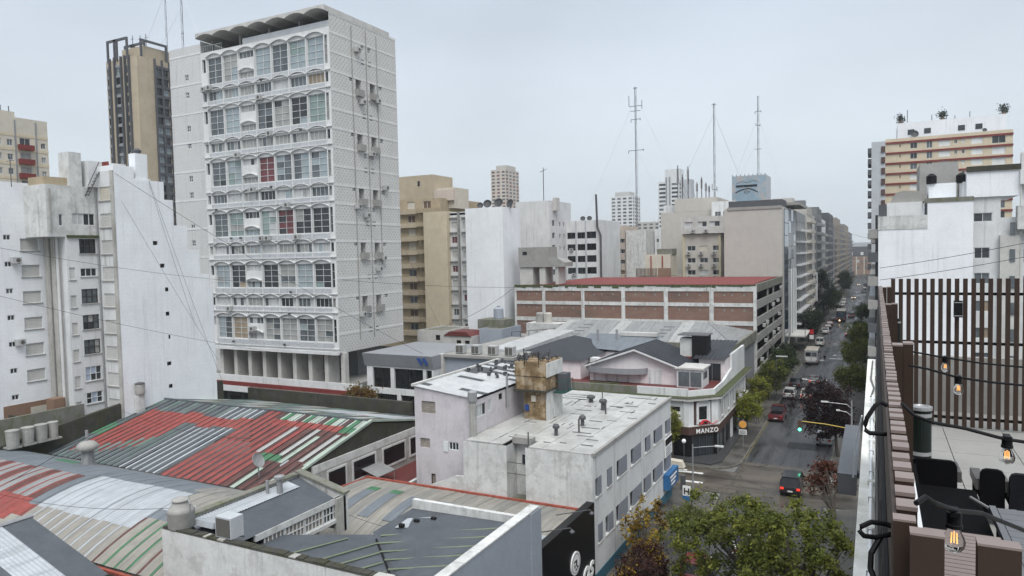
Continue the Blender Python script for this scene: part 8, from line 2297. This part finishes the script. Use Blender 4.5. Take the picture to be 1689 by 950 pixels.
MB().box(-15.25, -14.55, 62.20, 62.22, .85, 1.25).build('blue_board', MATS['sign_blue'], bs2)
lettering('H', (-14.9, 62.2, 1.42), .75, 'letter_black', 0, .01, bd, bold=.02)
rs2 = thing('round_sign', 'round orange road sign over white plate on the left pavement', 'sign', (-13.6, 84.3, .14))
MB().tube([(-13.6, 84.3, .14), (-13.6, 84.3, 2.9)], .045, 6).build('pole', MATS['steel'], rs2)
MB().prism([(-13.6 + .52 * math.cos(q * math.pi / 10), 2.85 + .52 * math.sin(q * math.pi / 10)) for q in range(20)], (84.2, 84.25), 'y').build('disc', MATS['steel_dark'], rs2, True)
MB().prism([(-13.6 + .42 * math.cos(q * math.pi / 10), 2.85 + .42 * math.sin(q * math.pi / 10)) for q in range(20)], (84.16, 84.2), 'y').build('orange_face', M('orange_face', (0.72, 0.34, 0.07), 0.5, 0.05), rs2, True)
MB().box(-14.05, -13.15, 84.2, 84.24, 1.65, 2.25).build('plate', MATS['lamp_clear'], rs2)
for q in range(3): MB().box(-13.95, -13.3, 84.18, 84.2, 1.78 + .14 * q, 1.83 + .14 * q).build('text_line', MATS['paint_grey'], rs2)
gl_ = thing('globe_lamp', 'white globe lamp on a thin post before the restaurant', 'lamp', (-18.1, 74.6, .14))
MB().tube([(-18.1, 74.6, .14), (-18.1, 74.6, 2.6)], .04, 6).build('post', MATS['steel_dark'], gl_)
mb = MB().lathe([(.05, -.24), (.17, -.17), (.24, 0), (.17, .17), (.05, .24)], (-18.1, 74.6, 2.8), 14); mb.smooth = True; mb.build('globe', MATS['letter_white'], gl_)
tl = thing('traffic_signal', 'yellow cantilever arm with hanging green traffic light and street lamps', 'traffic light', (-2.15, 80.3, .14))
MB().tube([(-2.15, 80.3, .14), (-2.15, 80.3, 7.2)], .11, 8, .07).build('pole', MATS['steel'], tl)
MB().tube([(-2.2, 80.2, 4.3), (-4.6, 79.5, 4.75), (-7.0, 78.9, 5.0)], .05, 6).build('arm', M('signal_yellow', (0.50, 0.36, 0.06), 0.5, 0.1), tl)
MB().box(-7.2, -6.8, 78.7, 79.0, 3.9, 5.2).build('signal_box', MATS['steel_dark'], tl)
for z, m_ in ((4.95, 'signal_amber_off'), (4.55, 'signal_amber_off'), (4.15, 'signal_green')):
    if m_ == 'signal_amber_off': M('signal_amber_off', (0.10, 0.05, 0.02), .4)
    MB().lathe([(.05, 0), (.15, .02), (.15, .06)], (0, 0, 0), 12)
    c_ = MB().prism([(-7.0 + .16 * math.cos(q * math.pi / 6), z + .16 * math.sin(q * math.pi / 6)) for q in range(12)], (78.64, 78.7), 'y'); c_.build('signal_lens', MATS[m_], tl, True)
for dx, dz in ((-2.2, 6.9), (-1.1, 6.1)):
    MB().tube([(-2.15, 80.3, dz - .5), (-2.6, 80.3, dz - .1), (-2.15 + dx, 80.3, dz)], .04, 6).build('lamp_arm', MATS['steel'], tl)
    MB().box(-2.15 + dx - .7 * abs(dx) / 2.2, -2.15 + dx, 80.18, 80.42, dz - .02, dz + .10).build('lamp_head', MATS['lamp_clear'], tl)
for i, (y, x) in enumerate(((112, -13.2), (160, -13.1), (175.5, -13.0))):
    p = thing('kerb_post', ['thin grey lamp pole among the left pavement trees', 'thin dark pole before the small truck', 'no entry sign pole past the street canopy'][i], 'pole', (x, y, .14))
    MB().tube([(x, y, .14), (x, y, 7 if i < 2 else 4.4)], .07, 6).build('pole', MATS['steel_dark'], p)
    if i == 2:
        MB().box(x - .45, x + .45, y - .1, y - .05, 3.3, 4.4).build('sign_plate', MATS['letter_red'], p); MB().box(x - .45, x + .45, y - .12, y - .07, 2.2, 3.1).build('white_plate', MATS['letter_white'], p)
    elif i == 0: MB().box(x, x + 1.6, y - .12, y + .12, 6.9, 7.05).build('lamp_head', MATS['lamp_clear'], p)
bench = MB().prism([(-21.0, .14), (-17.9, .14), (-18.2, .8), (-20.8, .95)], (73.6, 74.5), 'y'); tag(centred(bench.build('planter_barrier', MATS['paint_cream_pale'], None, True)), 'long cream planter barrier at the side street kerb', 'planter')
tag(centred(MB().box(-16.6, -16.2, 66.9, 67.3, .14, 1.5).build('utility_box', MATS['paint_grey_dark'])), 'dark utility cabinet at the corner of the white building', 'cabinet')
# ------------------------------------------------------------------ overhead wires
def wire(label, p, q, d=.5, r=.022, n=14):
    tag(centred(MB().tube(sag(p, q, d, n), r * .6, 4).build('overhead_cable', MATS['rubber'])), label, 'cable', 'overhead cables')
wire('upper cable drooping across the white block at the left', (-64, 24, 26.5), (-58, 58, 20.3), .8)
wire('lower cable drooping across the white block at the left', (-62, 24, 23.3), (-58, 58, 12.6), .6)
wire('long cable from the blind wall roof to the grey topped building', (-64.7, 43.6, 31.6), (-53.5, 78.0, 10.1), .6, .03)
wire('steep cable on the blind wall, left', (-64.5, 47.0, 31.2), (-62.5, 53.2, 10.0), .2)
wire('steep cable on the blind wall, crossing', (-64.5, 44.0, 29.0), (-62.8, 53.0, 12.4), .2)
wire('thin steep cable on the blind wall, right', (-64.5, 47.0, 31.0), (-62.9, 50.2, 17.0), .2)
wire('cable crossing the cream blind wall', (-84, 117, 25), (-72, 112, 8.5), .6, .04)
wire('slanting cable from the garage corner to the condenser roof', (-60.4, 118.6, 16.8), (-71, 110, 10), .8, .05)
wire('upper cable across the right white block', (.3, 60, 21.4), (14, 60, 24.2), .2, .03)
wire('lower cable across the right white block', (.3, 60, 20.5), (14, 60, 23.2), .2, .03)
wire('cable from the barrel roof vent to the cement tank', (-52, 25.5, 8.0), (-32.6, 25, 10.0), .5, .02)
wire('cable over the barrel roof beside the ventilator', (-54.4, 33.4, 9.6), (-56, 25, 6.3), .1, .03)
wire('cable sagging across the red shed roof', (-63, 42, 9.2), (-44, 40, 8.9), .6, .02)
wire('cable over the tan vault roof', (-33, 36, 6.5), (-25.6, 35.3, 6.0), .2, .02)
wire('high cable across the canyon sky', (-17, 186, 33), (.4, 120, 24), 1.2, .03)
wire('cable along the tower front', (-66, 77, 20.0), (-40, 118, 17.5), .8, .035)
# ------------------------------------------------------------------ damp air
hz = MB().box(-1900, 1900, -450, 3100, -1.1, 125).build('haze', None)
hm = bpy.data.materials.new('damp_air'); hm.use_nodes = True
hn = hm.node_tree.nodes; hn.clear()
ho_ = hn.new('ShaderNodeOutputMaterial'); hv = hn.new('ShaderNodeVolumePrincipled')
hv.inputs['Color'].default_value = (0.86, 0.91, 0.96, 1); hv.inputs['Density'].default_value = 0.00024; hv.inputs['Anisotropy'].default_value = 0.2
hm.node_tree.links.new(hv.outputs[0], ho_.inputs['Volume'])
hz.data.materials.append(hm); hz['kind'] = 'stuff'; hz['label'] = 'thin grey damp air over the whole city'
